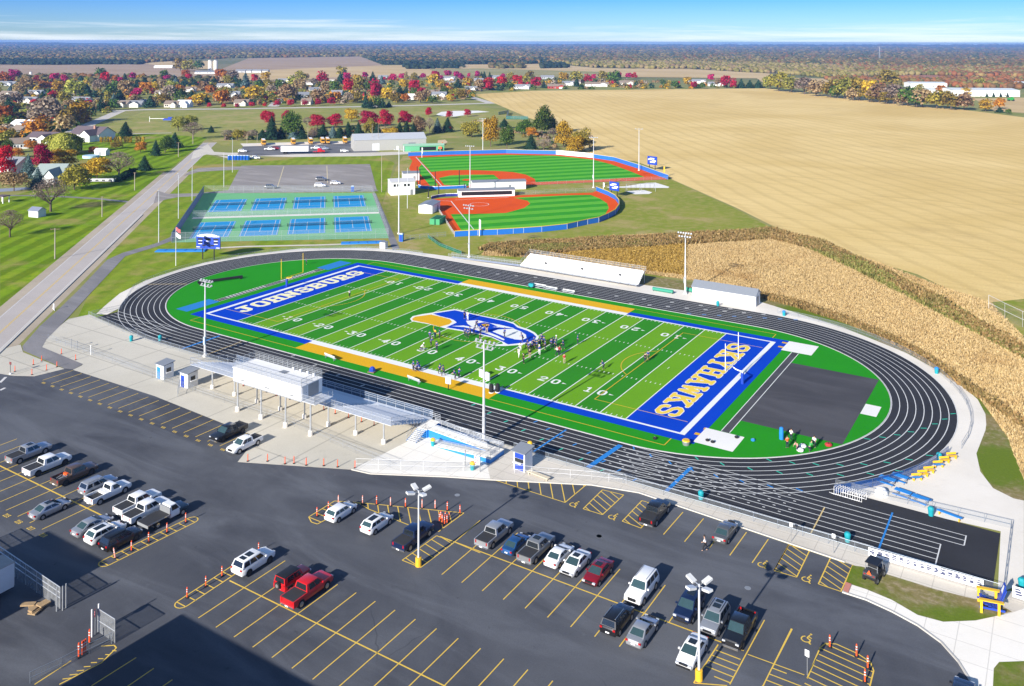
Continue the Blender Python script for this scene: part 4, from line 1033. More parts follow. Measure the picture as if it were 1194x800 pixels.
# --- floodlight masts
def lamp_cluster(mb,z,arms,across,tilt,n):
    for a in range(arms):
        zz = z-a*.75
        for k in range(n):
            x = -across/2+across*k/(n-1); mb.box(x,.22,zz+.05,.62,.5,.34)
def sport_mast(px_,py_,h,label,rz=0.0,arms=2,n=5,grp='floodlight masts around the pitches',boxes=True,blue=False):
    q = P(px_,py_); t = thing('floodlight_mast',label,'floodlight',q[0],q[1],0,rz,grp)
    b = MB(); b.lathe(0,0,[(.24,0),(.23,1.2),(.16,h*.6),(.1,h)],10); b.build('pole',mat('pale_galvanised',(.66,.67,.68),.4,.3,var=.06),t)
    b = MB(); b.lathe(0,0,[(.45,0),(.45,.35),(.4,.4)],10); b.build('footing',PALE,t)
    for a in range(arms):
        z_ = h-.25-a*.85; b = MB(); b.box(0,0,z_,3.4-.5*a,.12,.12); c = b.build('crossarm',GALV,t)
        for k in range(n-a):
            x = -(1.6-.25*a)+(3.2-.5*a)*k/(n-a-1)
            q_ = MB(); q_.lathe(0,0,[(.06,-.18),(.16,-.1),(.24,.16),(.2,.2)],9)
            l = q_.build('lamp',mat('floodlight_grey',(.42,.43,.44),.35,.4),c); l.location = (x,.3,z_+.1); l.rotation_euler = (R(-62),0,0)
    if boxes:
        b = MB(); b.box(.25,-.3,h*.22,.45,.35,1.4); b.build('control_box',mat('pale_blue_box',(.4,.5,.6),.5) if blue else GALV,t)
        b = MB(); b.box(0,.4,h*.27,.12,.8,.1); b.build('bracket',GALV,t)
    return t
sport_mast(564,517,HT(564,517,398),'tall floodlight mast beside the ramp between the grandstand and the track',0)
sport_mast(239,416,HT(239,416,327),'tall floodlight mast behind the west end of the grandstand',0,blue=True)
sport_mast(799,343,HT(799,343,271),'tall floodlight mast between the far bleacher and the storage shed',R(180),n=6)
sport_mast(547,300,HT(547,300,239),'tall floodlight mast standing at the west end of the far bleacher',R(180))
# masts of the ball fields
sport_mast(548,228,HT(548,228,170),'floodlight mast between the two ball fields near the dugouts',R(200),1,5)
sport_mast(692,219,HT(692,219,160),'floodlight mast at the outfield corner between the two ball fields',R(200),1,6)
sport_mast(465,273,HT(465,273,174),'slim tall mast by the blue toilet at the end of the tennis path',R(20),1,3,boxes=False)
sport_mast(563,176,HT(563,176,138),'thin mast behind the far outfield wall near the yellow trees',R(200),1,3,boxes=False)
sport_mast(745,199,HT(745,199,150),'thin mast behind the outfield wall at the edge of the harvested field',R(200),1,3,boxes=False)

# --- lamps of the parking lot
def lot_lamp(px_,py_,h,label,big=False):
    q = P(px_,py_); t = thing('lamp_post',label,'lamp post',q[0],q[1],0,R(20),'lamp posts of the parking lot')
    b = MB(); b.lathe(0,0,[(.36,0),(.36,.95),(.32,1.0)],14); b.build('base',mat('yellow_painted_concrete',(.72,.4,.02),.7),t)
    b = MB(); b.lathe(0,0,[(.13,1.0),(.1,h-.3),(.08,h)],8); b.build('pole',mat('pale_galvanised',(.66,.67,.68),.4,.3,var=.06),t)
    for k in range(4):
        a = R(45+90*k); c,s = math.cos(a),math.sin(a)
        ar = MB(); ar.tube((0,0,h-.15),(c*.75,s*.75,h-.02),.04,5); arm = ar.build('arm',GALV,t)
        hd = MB(); hd.box(0,0,0,.95,.55,.2)
        hd.box(0,0,-.13,.8,.42,.06)
        l = hd.build('lamp_head',LAMPW,arm); l.location = (c*1.05,s*1.05,h); l.rotation_euler = (0,R(-14),a)
    return t
lot_lamp(488,660,HT(488,660,572),'lamp post on a yellow base by the striped bay of the dark blue pickup')
lot_lamp(815,793,HT(815,793,681),'lamp post on a yellow base rising in front of the white sedan')

# --- street and utility poles
def plain_pole(name,label,cat,px_,py_,top,r=.14,m=None,arms=(),group=None,lamp=False,rz=0.0):
    q = P(px_,py_); h = HT(px_,py_,top); t = thing(name,label,cat,q[0],q[1],0,rz,group)
    b = MB(); b.lathe(0,0,[(r*1.2,0),(r,h*.5),(r*.7,h)],8); b.build('pole',m or _MC['pale_galvanised'],t)
    for z_,w_ in arms:
        b = MB(); b.box(0,0,h-z_,w_,.1,.14)
        for x in (-w_/2+.1,0,w_/2-.1): b.lathe(x,0,[(.05,h-z_+.07),(.05,h-z_+.25)],6)
        b.build('crossarm',WOOD,t)
    if lamp:
        b = MB(); b.tube((0,0,h-.1),(1.4,0,h+.25),.05,5); b.build('arm',GALV,t)
        b = MB(); b.box(1.7,0,h+.25,.7,.3,.14); b.build('lamp_head',LAMPW,t)
    return t
PW = mat('weathered_pole_wood',(.36,.31,.24),.85,var=.2)
UG = 'utility poles along the road'
plain_pole('utility_pole','weathered T-shaped utility pole on the lawn nearest the road bend','utility pole',64,302,266,.15,PW,[(.3,2.4)],UG,rz=R(40))
plain_pole('utility_pole','plain wooden utility pole where the footpath crosses the lawn','utility pole',119,253,229,.15,PW,[(.25,1.2)],UG,rz=R(40))
plain_pole('utility_pole','plain wooden utility pole beside the round dark spruce','utility pole',157,222,201,.15,PW,[(.25,1.0)],UG,rz=R(40))
plain_pole('utility_pole','utility pole by the dark conifers at the road curve','utility pole',208,183,166,.15,PW,[(.25,1.8)],UG,rz=R(40))
plain_pole('utility_pole','utility pole in front of the bare bush beyond the road','utility pole',225,168,152,.15,PW,[(.25,2.4)],UG,rz=R(40))
SG = 'pale lamp poles round the tennis courts'
plain_pole('lamp_post','pale lamp pole on the verge by the west corner of the tennis courts','lamp post',185,283,224,.1,None,(),SG,True,R(150))
plain_pole('lamp_post','pale lamp pole with a blue base box on the verge along the courts','lamp post',208,255,204,.1,None,(),SG,True,R(150))
plain_pole('lamp_post','pale lamp pole by the drive at the north corner of the courts','lamp post',224,234,193,.1,None,(),SG)
plain_pole('lamp_post','short pale pole on the grass between the drives','lamp post',261,218,178,.1,None,(),SG)
plain_pole('lamp_post','pale lamp pole beside the blue portable toilets','lamp post',271,201,163,.1,None,(),SG,True,R(150))
plain_pole('utility_pole','bare brown pole on the grass by the empty lot','utility pole',445,224,181,.12,PW,())
plain_pole('lamp_post','pale pole beside the white hut at the ball fields','lamp post',475,243,196,.1)
for i,(a,b_,c) in enumerate(((441,175,146),(434,175,145),(359,165,141),(288,168,155),(300,166,155))):
    plain_pole('utility_pole','thin pole standing in front of the tree belt behind the bus yard','utility pole',a,b_,c,.1,PW,(),'thin poles behind the bus yard')
# flag pole with two flags
q = P(205,310); h = HT(205,310,266); t = thing('flagpole','pale flagpole with two small flags by the scoreboard','flagpole',q[0],q[1])
b = MB(); b.lathe(0,0,[(.08,0),(.04,h),(.07,h+.05),(.01,h+.15)],8); b.build('pole',WHITE,t)
for z_,m_,nm in ((h-.7,mat('flag_red',(.5,.1,.1),.7),'flag'),(h-2.2,WHITE,'flag')):
    b = MB()
    pts = [(.05+k*.28,.12*math.sin(k*1.3),z_-k*.09) for k in range(7)]
    for p,q2 in zip(pts,pts[1:]): b.quad(p,q2,(q2[0],q2[1],q2[2]+1.0),(p[0],p[1],p[2]+1.0))
    b.build(nm,m_,t)

# --- scoreboard
q = P(243,302.5); t = thing('scoreboard','blue electronic scoreboard on two black posts beside the tennis courts','scoreboard',q[0],q[1],0,R(75-90+38))
for x in (-1.7,1.7): b = MB(); b.box(x,0,2.2,.22,.22,4.4); b.build('post',BLACK,t)
b = MB(); b.box(0,0,4.6,7.0,.4,3.2); b.build('panel',BLUE,t)
b = MB()
for k in range(10):
    a = math.pi*k/9; b.box(-3.0+6.0*k/9,-.02,6.35+.35*math.sin(a),.7,.3,.55+.3*math.sin(a))
b.build('arched_header',mat('header_grey',(.4,.46,.55),.5),t)
b = MB()
for x,z_,sx_,sz_ in ((-2.3,5.6,1.5,.45),(2.3,5.6,1.5,.45),(0,5.6,1.6,.5),(-2.3,4.7,1.3,.4),(2.3,4.7,1.3,.4),(0,4.6,.9,.4),(-1.2,3.9,1.0,.35),(1.3,3.9,1.0,.35)): b.box(x,-.22,z_,sx_,.06,sz_)
b.build('digit_display',BLACK,t)
b = MB()
for x,z_ in ((-2.3,5.15),(2.3,5.15),(0,5.1),(-2.3,4.3),(2.3,4.3),(2.9,3.3),(-2.9,3.4)): b.box(x,-.22,z_,1.1,.06,.16)
b.build('caption_strip',WHITE,t)
m,pad,r = text_mask('JOHNSBURG',7,4,.8); sx = 5.4/63/r
b = MB()
for j in range(m.shape[0]):
    i = 0
    while i < m.shape[1]:
        if not m[j,i]: i += 1; continue
        k = i
        while k < m.shape[1] and m[j,k]: k += 1
        b.box(-2.8+(i+k)/2*sx,-.19,6.02+j*.6/9/r+.12,(k-i)*sx,.05,.6/9/r*.98); i = k
b.build('lettering',WHITE,t)

# --- goal posts
def goal(x,s,m,padm,label):
    t = thing('goalpost',label,'goalpost',x,0,0,0 if s > 0 else R(180),'goalposts')
    b = MB(); b.tube((2.0,0,0),(2.0,0,2.2),.1,8)
    pts = [(2.0-1.9*math.sin(R(a)),0,2.2+.85*(1-math.cos(R(a)))) for a in range(0,91,15)]
    for p,q in zip(pts,pts[1:]): b.tube(p,q,.1,8)
    b.build('gooseneck',m,t)
    b = MB(); b.lathe(2.0,0,[(.28,0),(.28,1.9),(.25,1.95)],12); b.build('pad',padm,t)
    b = MB(); b.tube((0.1,-3.56,3.05),(.1,3.56,3.05),.08,8); b.build('crossbar',m,t)
    for y in (-3.56,3.56): b = MB(); b.tube((.1,y,3.05),(.1,y,7.8),.06,8); b.build('upright',m,t)
goal(54.9,1,WHITE,BLUE,'white goalpost with a blue padded base at the SKYHAWKS end zone')
goal(-54.6,-1,mat('yellow_goal_paint',(.75,.5,.02),.4),BLUE,'yellow goalpost with a blue padded base at the JOHNSBURG end zone')

# --- fences round the track and paving
fence('fence','low chain-link fence along the near straight from the ramp to the chute end',[(36.5,-43.3),(60,-43.3),(99.3,-43.3)],1.2,'track fences')
fence('fence','low chain-link fence along the near straight west of the grandstand',[(-75.3,-40.0),(-60,-42.0),(-46,-43.1),(-26,-43.2)],1.2,'track fences')
fence('fence','wire fence enclosing the short end of the sprint chute',[(99.6,-43.2),(99.6,-27.6),ZH(268,262)],1.1,'track fences')
fence('fence','blue-screened fence curving round the east bend by the picnic tables',[(48.5+43.3*math.cos(R(a)),43.3*math.sin(R(a))) for a in range(-45,-9,4)],1.2,'track fences',CHAINB)
fence('fence','thin wire fence round the east bend of the track',[(48.5+44.2*math.cos(R(a)),44.2*math.sin(R(a))) for a in range(-9,91,6)],1.1,'track fences',post=4)
fence('fence','thin wire fence round the west bend of the track',[(-48.5+43.4*math.cos(R(a)),43.4*math.sin(R(a))) for a in range(90,216,6)]+[P(142,361),P(107,368.5)],1.1,'track fences',post=4)
fence('fence','long thin fence at the edge of the beige paving beside the western bays',[P(56,397),P(120,419),P(178,441),P(262,470),P(330,492),P(415,529),P(455,545)],1.2,None,mesh_wire_mat('thin_wire',(.4,.42,.44),.08),r=.016)
fence('fence','white rail fence on the pale paving in front of the ramp',[P(415,547),P(520,551),P(560,549)],1.5,None,mesh_wire_mat('thin_wire',(.4,.42,.44),.08),framem=WHITE,r=.016)
fence('fence','white rail fence from the blue ticket booth along the walk',[P(600,552),P(640,556),P(690,560),P(730,564)],1.2,None,mesh_wire_mat('thin_wire',(.4,.42,.44),.08),framem=WHITE,r=.016)
fence('fence','chain-link fence between the tennis path and the softball outfield',[P(468,281),P(520,276)],1.5,None)
t = thing('notice_board','white board with red marks on two posts beside the ramp trash can','sign',*P(553,548),0,R(-2))
for x in (-1.6,1.0): b = MB(); b.tube((x,0,0),(x,0,2.4),.06,6); b.build('post',GREYM,t)
b = MB(); b.box(.45,0,1.5,.9,.06,1.1); b.build('panel',WHITE,t)
b = MB()
for i in range(2):
    for j in range(3): b.box(.25+.4*i,-.045,1.15+.35*j,.22,.03,.16)
b.build('red_marks',mat('sign_red',(.5,.03,.15),.6),t)
# crowd gates by the booths
for (a,b_,lab) in ((P(168+15,443),P(192,446),'short steel gate panel beside the pale ticket booth'),(P(210,452),P(207,463),'open steel gate leaf in front of the ticket booth with the blue door')):
    fence('gate',lab,[a,b_],1.5,None,cat='gate',post=1.5)

# --- school building wings that stand just outside the view and shade the lot
BRICK = mat('brick',(.3,.17,.12),.85,var=.2,scale=3)
for x0,x1,yf,h,lab in ((-2.0,10.2,-118.7,11.2,'narrow brick wing of the school standing over the gate yard'),(25.2,80,-119.5,11.0,'long brick wing of the school along the foot of the parking lot')):
    t = thing('school_building',lab,'building',(x0+x1)/2,yf-12,0,0)
    b = MB(); b.box(0,0,h/2,x1-x0,24,h); b.build('wall',BRICK,t)
    b = MB(); b.box(0,0,h+.15,x1-x0+.02,24.02,.3); b.build('parapet',PALE,t)
    n = int((x1-x0)/4)
    for k in range(n):
        for z_ in (2.4,6.4):
            q = MB(); q.box(-(x1-x0)/2+2+k*4,12.03,z_,2.2,.06,1.8); f = q.build('window',WHITE,t)
            g_ = MB(); g_.box(-(x1-x0)/2+2+k*4,12.07,z_,1.9,.05,1.5); g_.build('pane',GLASS,f)

# --- gate and fence at the yard entrance
t = thing('gate','wide sliding chain-link gate standing open beside the white trailer','gate',*P(0,662),0)
a0 = Vector((*P(-30,640),0)); a1 = Vector((*P(70,710),0)); o = Vector((*P(0,662),0))
fr = MB(); pn = MB(); rail_run(fr,[a0-o,a1-o],2.3,.045,2.4,2,pn); fr.build('frame',GALV,t); pn.build('wire_mesh',mesh_wire_mat('dense_chain_link',(.4,.42,.44),.42),t)
for px_,py_ in ((66,713),(73,712),(77,709)):
    b = MB(); v = Vector((*P(px_,py_),0))-o; b.tube(v,v+Vector((0,0,2.6)),.07,6); b.build('post',GALV,t)
t = thing('fence','chain-link fence panel at the gate end with a red and white sign beside it','fence',*P(115,735),0)
o = Vector((*P(115,735),0)); fr = MB(); pn = MB(); rail_run(fr,[Vector((*P(114,737),0))-o,Vector((*P(134,750),0))-o],2.4,.04,2.6,1,pn)
fr.build('frame',GALV,t); pn.build('wire_mesh',_MC['dense_chain_link'],t)
for px_,py_ in ((107,743),(115,736)):
    b = MB(); v = Vector((*P(px_,py_),0))-o; b.tube(v,v+Vector((0,0,2.8)),.07,6); b.build('post',WHITE,t)
fence('fence','low rusty rail fence on the striped corner leading to the gate',[P(35,797),P(72,780),P(104,763),P(130,751)],1.1,None,CHAIN)
t = thing('stop_sign','round red and white no-entry sign on a post between the gate posts','sign',*P(111,740),0,R(-35))
b = MB(); b.tube((0,0,0),(0,0,2.3),.04,6); b.build('post',GALV,t)
b = MB(); n = 16; b.add([(.38*math.cos(2*math.pi*k/n),y,2.2+.38*math.sin(2*math.pi*k/n)) for y in (-.05,-.02) for k in range(n)],[tuple(range(n)),tuple(range(2*n-1,n-1,-1))]+[(k,(k+1) % n,n+(k+1) % n,n+k) for k in range(n)]); b.build('disc',REDP,t)
b = MB(); b.box(0,-.07,2.2,.52,.02,.12); b.build('white_bar',WHITE,t)

t = thing('crate','broken pile of brown packing wood lying by the sliding gate','debris',*P(42,709),0)
b = MB()
for k in range(7): b.box(random.uniform(-.8,.8),random.uniform(-.5,.5),.12+.12*k*.6,random.uniform(.9,1.5),random.uniform(.5,.9),.14,random.uniform(0,3))
b.build('planks',mat('packing_wood',(.32,.22,.12),.85,var=.3),t)
t = thing('box_trailer','long white box trailer parked behind the sliding gate','trailer',*P(-30,688),0,R(-50))
pa = Vector(P(18.6,692))
t.location = (*(pa+Vector((-1.35,-4.9))),0); t.rotation_euler = (0,0,R(90))
b = MB(); b.box(0,0,2.1,9.5,2.5,2.6); b.build('box',mat('white_trailer_panel',(.7,.71,.72),.5,var=.06),t)
b = MB(); b.box(0,0,3.44,9.6,2.55,.08); b.build('roof',mat('dirty_roof',(.42,.38,.34),.8,var=.2),t)
b = MB(); b.box(0,0,.72,9.3,2.3,.14); b.build('chassis',BLACK,t)
for x in (-2.6,-1.5):
    for y in (-1.05,1.05): b = MB(); b.tube((x,y-.13,.48),(x,y+.13,.48),.48,14); b.build('wheel',RUBBER,t)
for y in (-.62,.62): b = MB(); b.box(4.78,y,2.1,.05,1.15,2.4); b.build('door',WSID,t)
# ------------------------------------------------------------------ vehicles
def loft(mb,st):
    """st: list of (x, [(y,z)...]) half sections from the bottom centre outwards to the top centre; mirrored in y"""
    n = len(st[0][1]); rows = []
    for x,hs_ in st:
        ring = [(x,y,z) for y,z in hs_]+[(x,-y,z) for y,z in hs_[::-1]]
        rows.append(ring)
    m = 2*n; vs = [p for r_ in rows for p in r_]; fs = []
    for i in range(len(rows)-1):
        for k in range(m):
            fs.append((i*m+k,(i+1)*m+k,(i+1)*m+(k+1) % m,i*m+(k+1) % m))
    fs.append(tuple(range(m-1,-1,-1))); e = (len(rows)-1)*m; fs.append(tuple(e+k for k in range(m)))
    mb.add(vs,[f[::-1] for f in fs])
def sect(hw,zb,zm,zt,tuck=.9,sh=.93):
    return [(hw*.55,zb),(hw*.93,zb+.02),(hw,zb+.14),(hw*1.0,zm),(hw*.985,zm+(zt-zm)*.55),(hw*sh,zt-.03),(hw*sh*.6,zt+.012)]
SPEC = {  # length, half width, wheel radius, axle front/rear, body line [(x, bottom, top, width factor)], cabin: base x0,x1, roof x0,x1, belt z, roof z
 'sedan': dict(L=4.8,hw=.91,wr=.33,ax=(1.45,-1.4),line=[(-2.4,.42,.72,.8),(-2.32,.3,.93,.9),(-2.0,.25,1.0,.98),(-1.3,.22,1.0,1),(.9,.22,.98,1),(1.6,.25,.9,.98),(2.15,.28,.78,.93),(2.4,.4,.6,.8)],cab=(-1.75,1.2,-.95,.25,.97,1.45)),
 'hatch': dict(L=4.4,hw=.9,wr=.34,ax=(1.35,-1.3),line=[(-2.2,.45,.8,.85),(-2.12,.3,1.0,.93),(-1.6,.24,1.05,1),(.8,.22,1.0,1),(1.5,.25,.95,.98),(2.0,.28,.82,.93),(2.2,.4,.62,.82)],cab=(-2.05,1.1,-1.6,.3,1.02,1.52)),
 'suv': dict(L=4.75,hw=.95,wr=.38,ax=(1.45,-1.4),line=[(-2.37,.5,.95,.9),(-2.3,.36,1.1,.96),(-1.7,.3,1.13,1),(.95,.28,1.1,1),(1.7,.32,1.05,.98),(2.2,.36,.95,.95),(2.37,.48,.75,.86)],cab=(-2.25,1.2,-1.95,.45,1.1,1.74)),
 'big_suv': dict(L=5.3,hw=1.01,wr=.42,ax=(1.65,-1.5),line=[(-2.65,.55,1.0,.92),(-2.58,.4,1.2,.97),(-1.8,.33,1.24,1),(1.0,.32,1.22,1),(1.9,.35,1.2,.99),(2.5,.4,1.12,.96),(2.65,.5,.9,.9)],cab=(-2.55,1.15,-2.3,.55,1.2,1.92)),
 'pickup': dict(L=5.85,hw=1.0,wr=.42,ax=(1.85,-1.85),line=[(-.98,.38,1.16,1),(.2,.36,1.17,1),(1.35,.36,1.17,1),(2.1,.38,1.14,.99),(2.75,.42,1.06,.96),(2.92,.52,.85,.9)],cab=(-1.0,1.5,-.85,.75,1.15,1.86)),
 'jeep': dict(L=4.3,hw=.93,wr=.41,ax=(1.35,-1.25),line=[(-2.0,.5,1.0,.94),(-1.95,.42,1.15,.98),(-.5,.4,1.18,1),(.7,.4,1.17,.97),(1.3,.42,1.14,.86),(1.95,.46,1.08,.82),(2.05,.55,.95,.8)],cab=(-1.95,.75,-1.85,.45,1.17,1.85)),
}
HL = mat('headlight_glass',(.6,.62,.65),.1,.2); TLM = mat('tail_light_red',(.35,.008,.01),.2); CHROME = mat('chrome',(.6,.6,.62),.15,.9)
WSH = mat('windscreen_glass',(.03,.06,.065),.04,0,var=.2,spec=1.0)
RIM = mat('alloy_rim',(.42,.43,.45),.3,.7); DRIM = mat('dark_rim',(.05,.05,.055),.35,.5); BEDM = mat('bed_liner',(.03,.03,.032),.75)
def vehicle(kind,paint,label,x,y,face,name,cat,group=None,rim=RIM,roofm=None,sunroof=False,bed='cover',rack=False,cablen=0,s=1.0,wind=WSH):
    d = SPEC[kind]; t = thing(name,label,cat,x,y,.02,0,group)
    hw,wr = d['hw'],d['wr']; b = MB()
    loft(b,[(px_,sect(hw*wf,zb,(zb+zt)*.5,zt)) for px_,zb,zt,wf in d['line']])
    cx0,cx1,rx0,rx1,zb,zr = d['cab']
    if kind == 'pickup':
        cx0 -= cablen; rx0 -= cablen
        b.box(-1.9,0,.62,2.0,1.9,.38)
    cw,rw = hw*.93,hw*.76
    # cabin shell
    c0 = [(cx0,-cw,zb),(cx1,-cw,zb),(cx1,cw,zb),(cx0,cw,zb)]
    e = .06
    c1 = [(rx0,-rw,zr-e),(rx1,-rw,zr-e),(rx1,rw,zr-e),(rx0,rw,zr-e)]
    c2 = [(rx0+.12,-rw*.86,zr),(rx1-.15,-rw*.86,zr),(rx1-.15,rw*.86,zr),(rx0+.12,rw*.86,zr)]
    b.add(c0+c1,[(0,1,5,4),(1,2,6,5),(2,3,7,6),(3,0,4,7)])
    if roofm is None: b.add(c1+c2,[(4,5,6,7),(0,1,5,4),(1,2,6,5),(2,3,7,6),(3,0,4,7)])
    b.build('body',paint,t,True)
    if roofm is not None:
        b = MB(); b.add(c1+c2,[(3,2,1,0),(4,5,6,7),(0,1,5,4),(1,2,6,5),(2,3,7,6),(3,0,4,7)]); b.build('roof',roofm,t,True)
    V = Vector
    def pane(nm,a,b_,c,d_,u0,u1,v0,v1,m,off=.012):
        a,b_,c,d_ = V(a),V(b_),V(c),V(d_)
        def at(u,v): return (a.lerp(b_,u)).lerp(d_.lerp(c,u),v)
        q = [at(u0,v0),at(u1,v0),at(u1,v1),at(u0,v1)]
        n = (q[1]-q[0]).cross(q[3]-q[0]).normalized()*off
        mb = MB(); mb.add([tuple(p+n) for p in q]+[tuple(p-n*.5) for p in q],[(0,1,2,3),(0,4,5,1),(1,5,6,2),(2,6,7,3),(3,7,4,0)])
        return mb.build(nm,m,t)
    pane('windscreen',c0[1],c0[2],c1[2],c1[1],.05,.95,.06,.94,wind)
    pane('rear_window',c0[3],c0[0],c1[0],c1[3],.08,.92,.12,.92,wind if kind in ('sedan','hatch') else GLASS)
    n = 2 if kind in ('sedan','pickup','jeep') else 3
    cuts = [(.16,.52),(.56,.9)] if n == 2 else [(.06,.3),(.34,.6),(.64,.9)]
    if cablen < -.3: cuts = [(.25,.9)]
    for u0,u1 in cuts:
        pane('side_window',c0[0],c0[1],c1[1],c1[0],u0,u1,.1,.9,GLASS)
        pane('side_window',c0[2],c0[3],c1[3],c1[2],1-u1,1-u0,.1,.9,GLASS)
    if sunroof:
        b = MB(); b.box((rx0+rx1)/2+.15,0,zr+.012,.75,rw*1.1,.02); b.build('sunroof',GLASS,t)
        if kind in ('suv','hatch'): b = MB(); b.box(rx0+.5,0,zr+.012,.5,rw*1.1,.02); b.build('sunroof',GLASS,t)
    if rack:
        for sy in (-1,1): b = MB(); b.box((rx0+rx1)/2,sy*rw*.82,zr+.05,(rx1-rx0)*.85,.05,.05); b.build('roof_rail',CHROME if rack == 2 else BLACK,t)
    fx,rx = d['line'][-1][0],d['line'][0][0]
    zf = d['line'][-2][2]
    if kind == 'pickup':
        rx = -2.92
        for sy in (-1,1):
            b = MB(); b.box(-1.95+cablen*-.35,sy*(hw-.06),.82,1.94-cablen*.7,.12,.62); b.box(-1.95+cablen*-.35,sy*(hw-.06),1.15,1.94-cablen*.7,.13,.05); b.build('bed_side',paint,t)
        b = MB(); b.box(-2.88,0,.82,.1,hw*1.9,.62); b.build('tailgate',paint,t)
        b = MB(); b.box(-2.93,0,.5,.16,hw*1.85,.16); b.build('rear_bumper',CHROME,t)
        if bed == 'cover': b = MB(); b.box(-1.93,0,1.15,1.86,hw*1.78,.06); b.build('bed_cover',BEDM,t)
        else: b = MB(); b.box(-1.93-cablen*.35,0,.86,1.86-cablen*.7,hw*1.76,.06); b.build('bed_floor',BEDM,t)
    if kind == 'jeep':
        b = MB(); b.tube((-2.03,.05,1.0),(-2.28,.05,1.0),.38,14); sp_ = b.build('spare_wheel',RUBBER,t)
        b = MB(); b.tube((-2.28,.05,1.0),(-2.3,.05,1.0),.2,12); b.build('rim',RIM,sp_)
        for sy in (-1,1):
            for ax_ in d['ax']: b = MB(); b.box(ax_,sy*(hw+.02),.9,.95,.24,.06); b.build('mudguard',BLACK,t)
    b = MB(); b.box(fx-.03,0,.46,.1,hw*1.55,.2); b.build('front_bumper',BLACK if kind != 'pickup' else CHROME,t)
    b = MB(); b.box(fx-.0,0,.72 if zf < 1 else .82,.06,hw*.95,.2 if zf < 1 else .32); b.build('grille',BLACK,t)
    for sy in (-1,1):
        b = MB(); b.box(fx-.1,sy*hw*.68,zf-.12 if zf < 1 else zf-.16,.2,.34,.15); b.build('headlight',HL,t)
        z_ = d['line'][1][2]-.12 if kind != 'pickup' else .95
        b = MB(); b.box(rx+.05,sy*hw*.76,z_,.14,.26 if kind != 'pickup' else .16,.18 if kind != 'pickup' else .34); b.build('tail_light',TLM,t)
        b = MB(); b.box(cx1-.35,sy*(hw+.08),zb+.08,.16,.2,.14); b.build('mirror',BLACK if roofm else paint,t)
    b = MB(); b.box(rx-.01 if kind != 'pickup' else rx-.09,0,.62 if kind != 'pickup' else .5,.03,.42,.13); b.build('licence_plate',WHITE,t)
    for ax_ in d['ax']:
        for sy in (-1,1):
            b = MB(); b.tube((ax_,sy*(hw-.2),wr),(ax_,sy*(hw+.015),wr),wr,18); wh_ = b.build('wheel',RUBBER,t)
            b = MB(); b.tube((ax_,sy*(hw+.01),wr),(ax_,sy*(hw+.025),wr),wr*.62,12); b.build('rim',rim,wh_)
            b = MB(); pts = [(ax_+(wr+.07)*math.cos(a),sy*(hw+.004),wr+(wr+.07)*math.sin(a)) for a in np.linspace(-.3,math.pi+.3,14)]
            b.add([tuple(map(float,p)) for p in pts],[tuple(range(14)) if sy < 0 else tuple(range(13,-1,-1))]); b.build('wheel_arch',BLACK,t)
    t.rotation_euler = (0,0,face); t.scale = (s,s,s)
    return t
CP = dict(silver=paint_mat('silver_car_paint',(.42,.43,.45),.55),white=paint_mat('white_car_paint',(.8,.8,.79)),black=paint_mat('black_car_paint',(.008,.008,.01)),grey=paint_mat('grey_car_paint',(.14,.145,.15),.5),lgrey=paint_mat('pewter_car_paint',(.28,.29,.3),.5),
          navy=paint_mat('navy_car_paint',(.008,.02,.07),.3),blue=paint_mat('blue_car_paint',(.02,.09,.25),.4),red=paint_mat('red_car_paint',(.5,.008,.012)),maroon=paint_mat('deep_red_car_paint',(.25,.008,.018),.3),bronze=paint_mat('bronze_car_paint',(.13,.085,.065),.4),teal=paint_mat('teal_truck_paint',(.01,.045,.07),.2))
UP,DN = R(90),R(-90)
GP = 'cars parked in the school lot'
def bay(z,x0,y0,x1,y1):
    """middle of a parked vehicle from the box its outline fills in a zoomed view"""
    a = z(x0+(x1-x0)*.5,y0+(y1-y0)*.62)
    return a
def veh(kind,col_,label,pos,face,name,cat,**k):
    return vehicle(kind,CP[col_],label,pos[0],pos[1],face,name,cat,GP,**k)
# western cluster, upper row
veh('pickup','silver','silver crew cab pickup, outermost in the western upper row, sunroof in its roof',bay(ZA,20,325,205,410),UP,'pickup_truck','pickup truck',sunroof=True)
veh('pickup','white','old white crew cab pickup with a covered bed between the silver and the bronze pickups',bay(ZA,90,362,280,462),UP,'pickup_truck','pickup truck',bed='cover',rim=DRIM,s=1.04)
tb = veh('pickup','bronze','dusty bronze pickup with orange gear and tools in its open bed',bay(ZA,203,405,378,495),UP,'pickup_truck','pickup truck',bed='open',rim=DRIM)
p = bay(ZA,203,405,378,495); q = thing('tool_pile','orange and steel tools heaped in the bed of the bronze pickup','tools',p[0],p[1]-1.75,.92)
b = MB()
for k in range(5): b.tube((random.uniform(-.5,.5),random.uniform(-.8,.4),.06),(random.uniform(-.5,.5),random.uniform(-.2,.9),.22),.04,5)
b.build('bars',GALV,q); b = MB(); b.box(-.2,.65,.16,.8,.4,.3); b.build('orange_box',ORANGE,q)
veh('suv','silver','silver estate-like SUV squeezed beside the white open-bed pickup',bay(ZA,307,460,455,532),UP,'suv','SUV',rack=2)
veh('pickup','white','white regular cab pickup with an empty dark open bed',bay(ZA,333,477,510,567),UP,'pickup_truck','pickup truck',bed='open',cablen=-.75,s=.97)
veh('pickup','white','pearl white pickup with grey bed cover, next to two more trucks at the row end',bay(ZA,445,510,628,612),UP,'pickup_truck','pickup truck')
veh('pickup','white','white pickup with flat grey bed cover beside the flatbed truck',bay(ZA,480,540,662,642),UP,'pickup_truck','pickup truck',rim=DRIM)
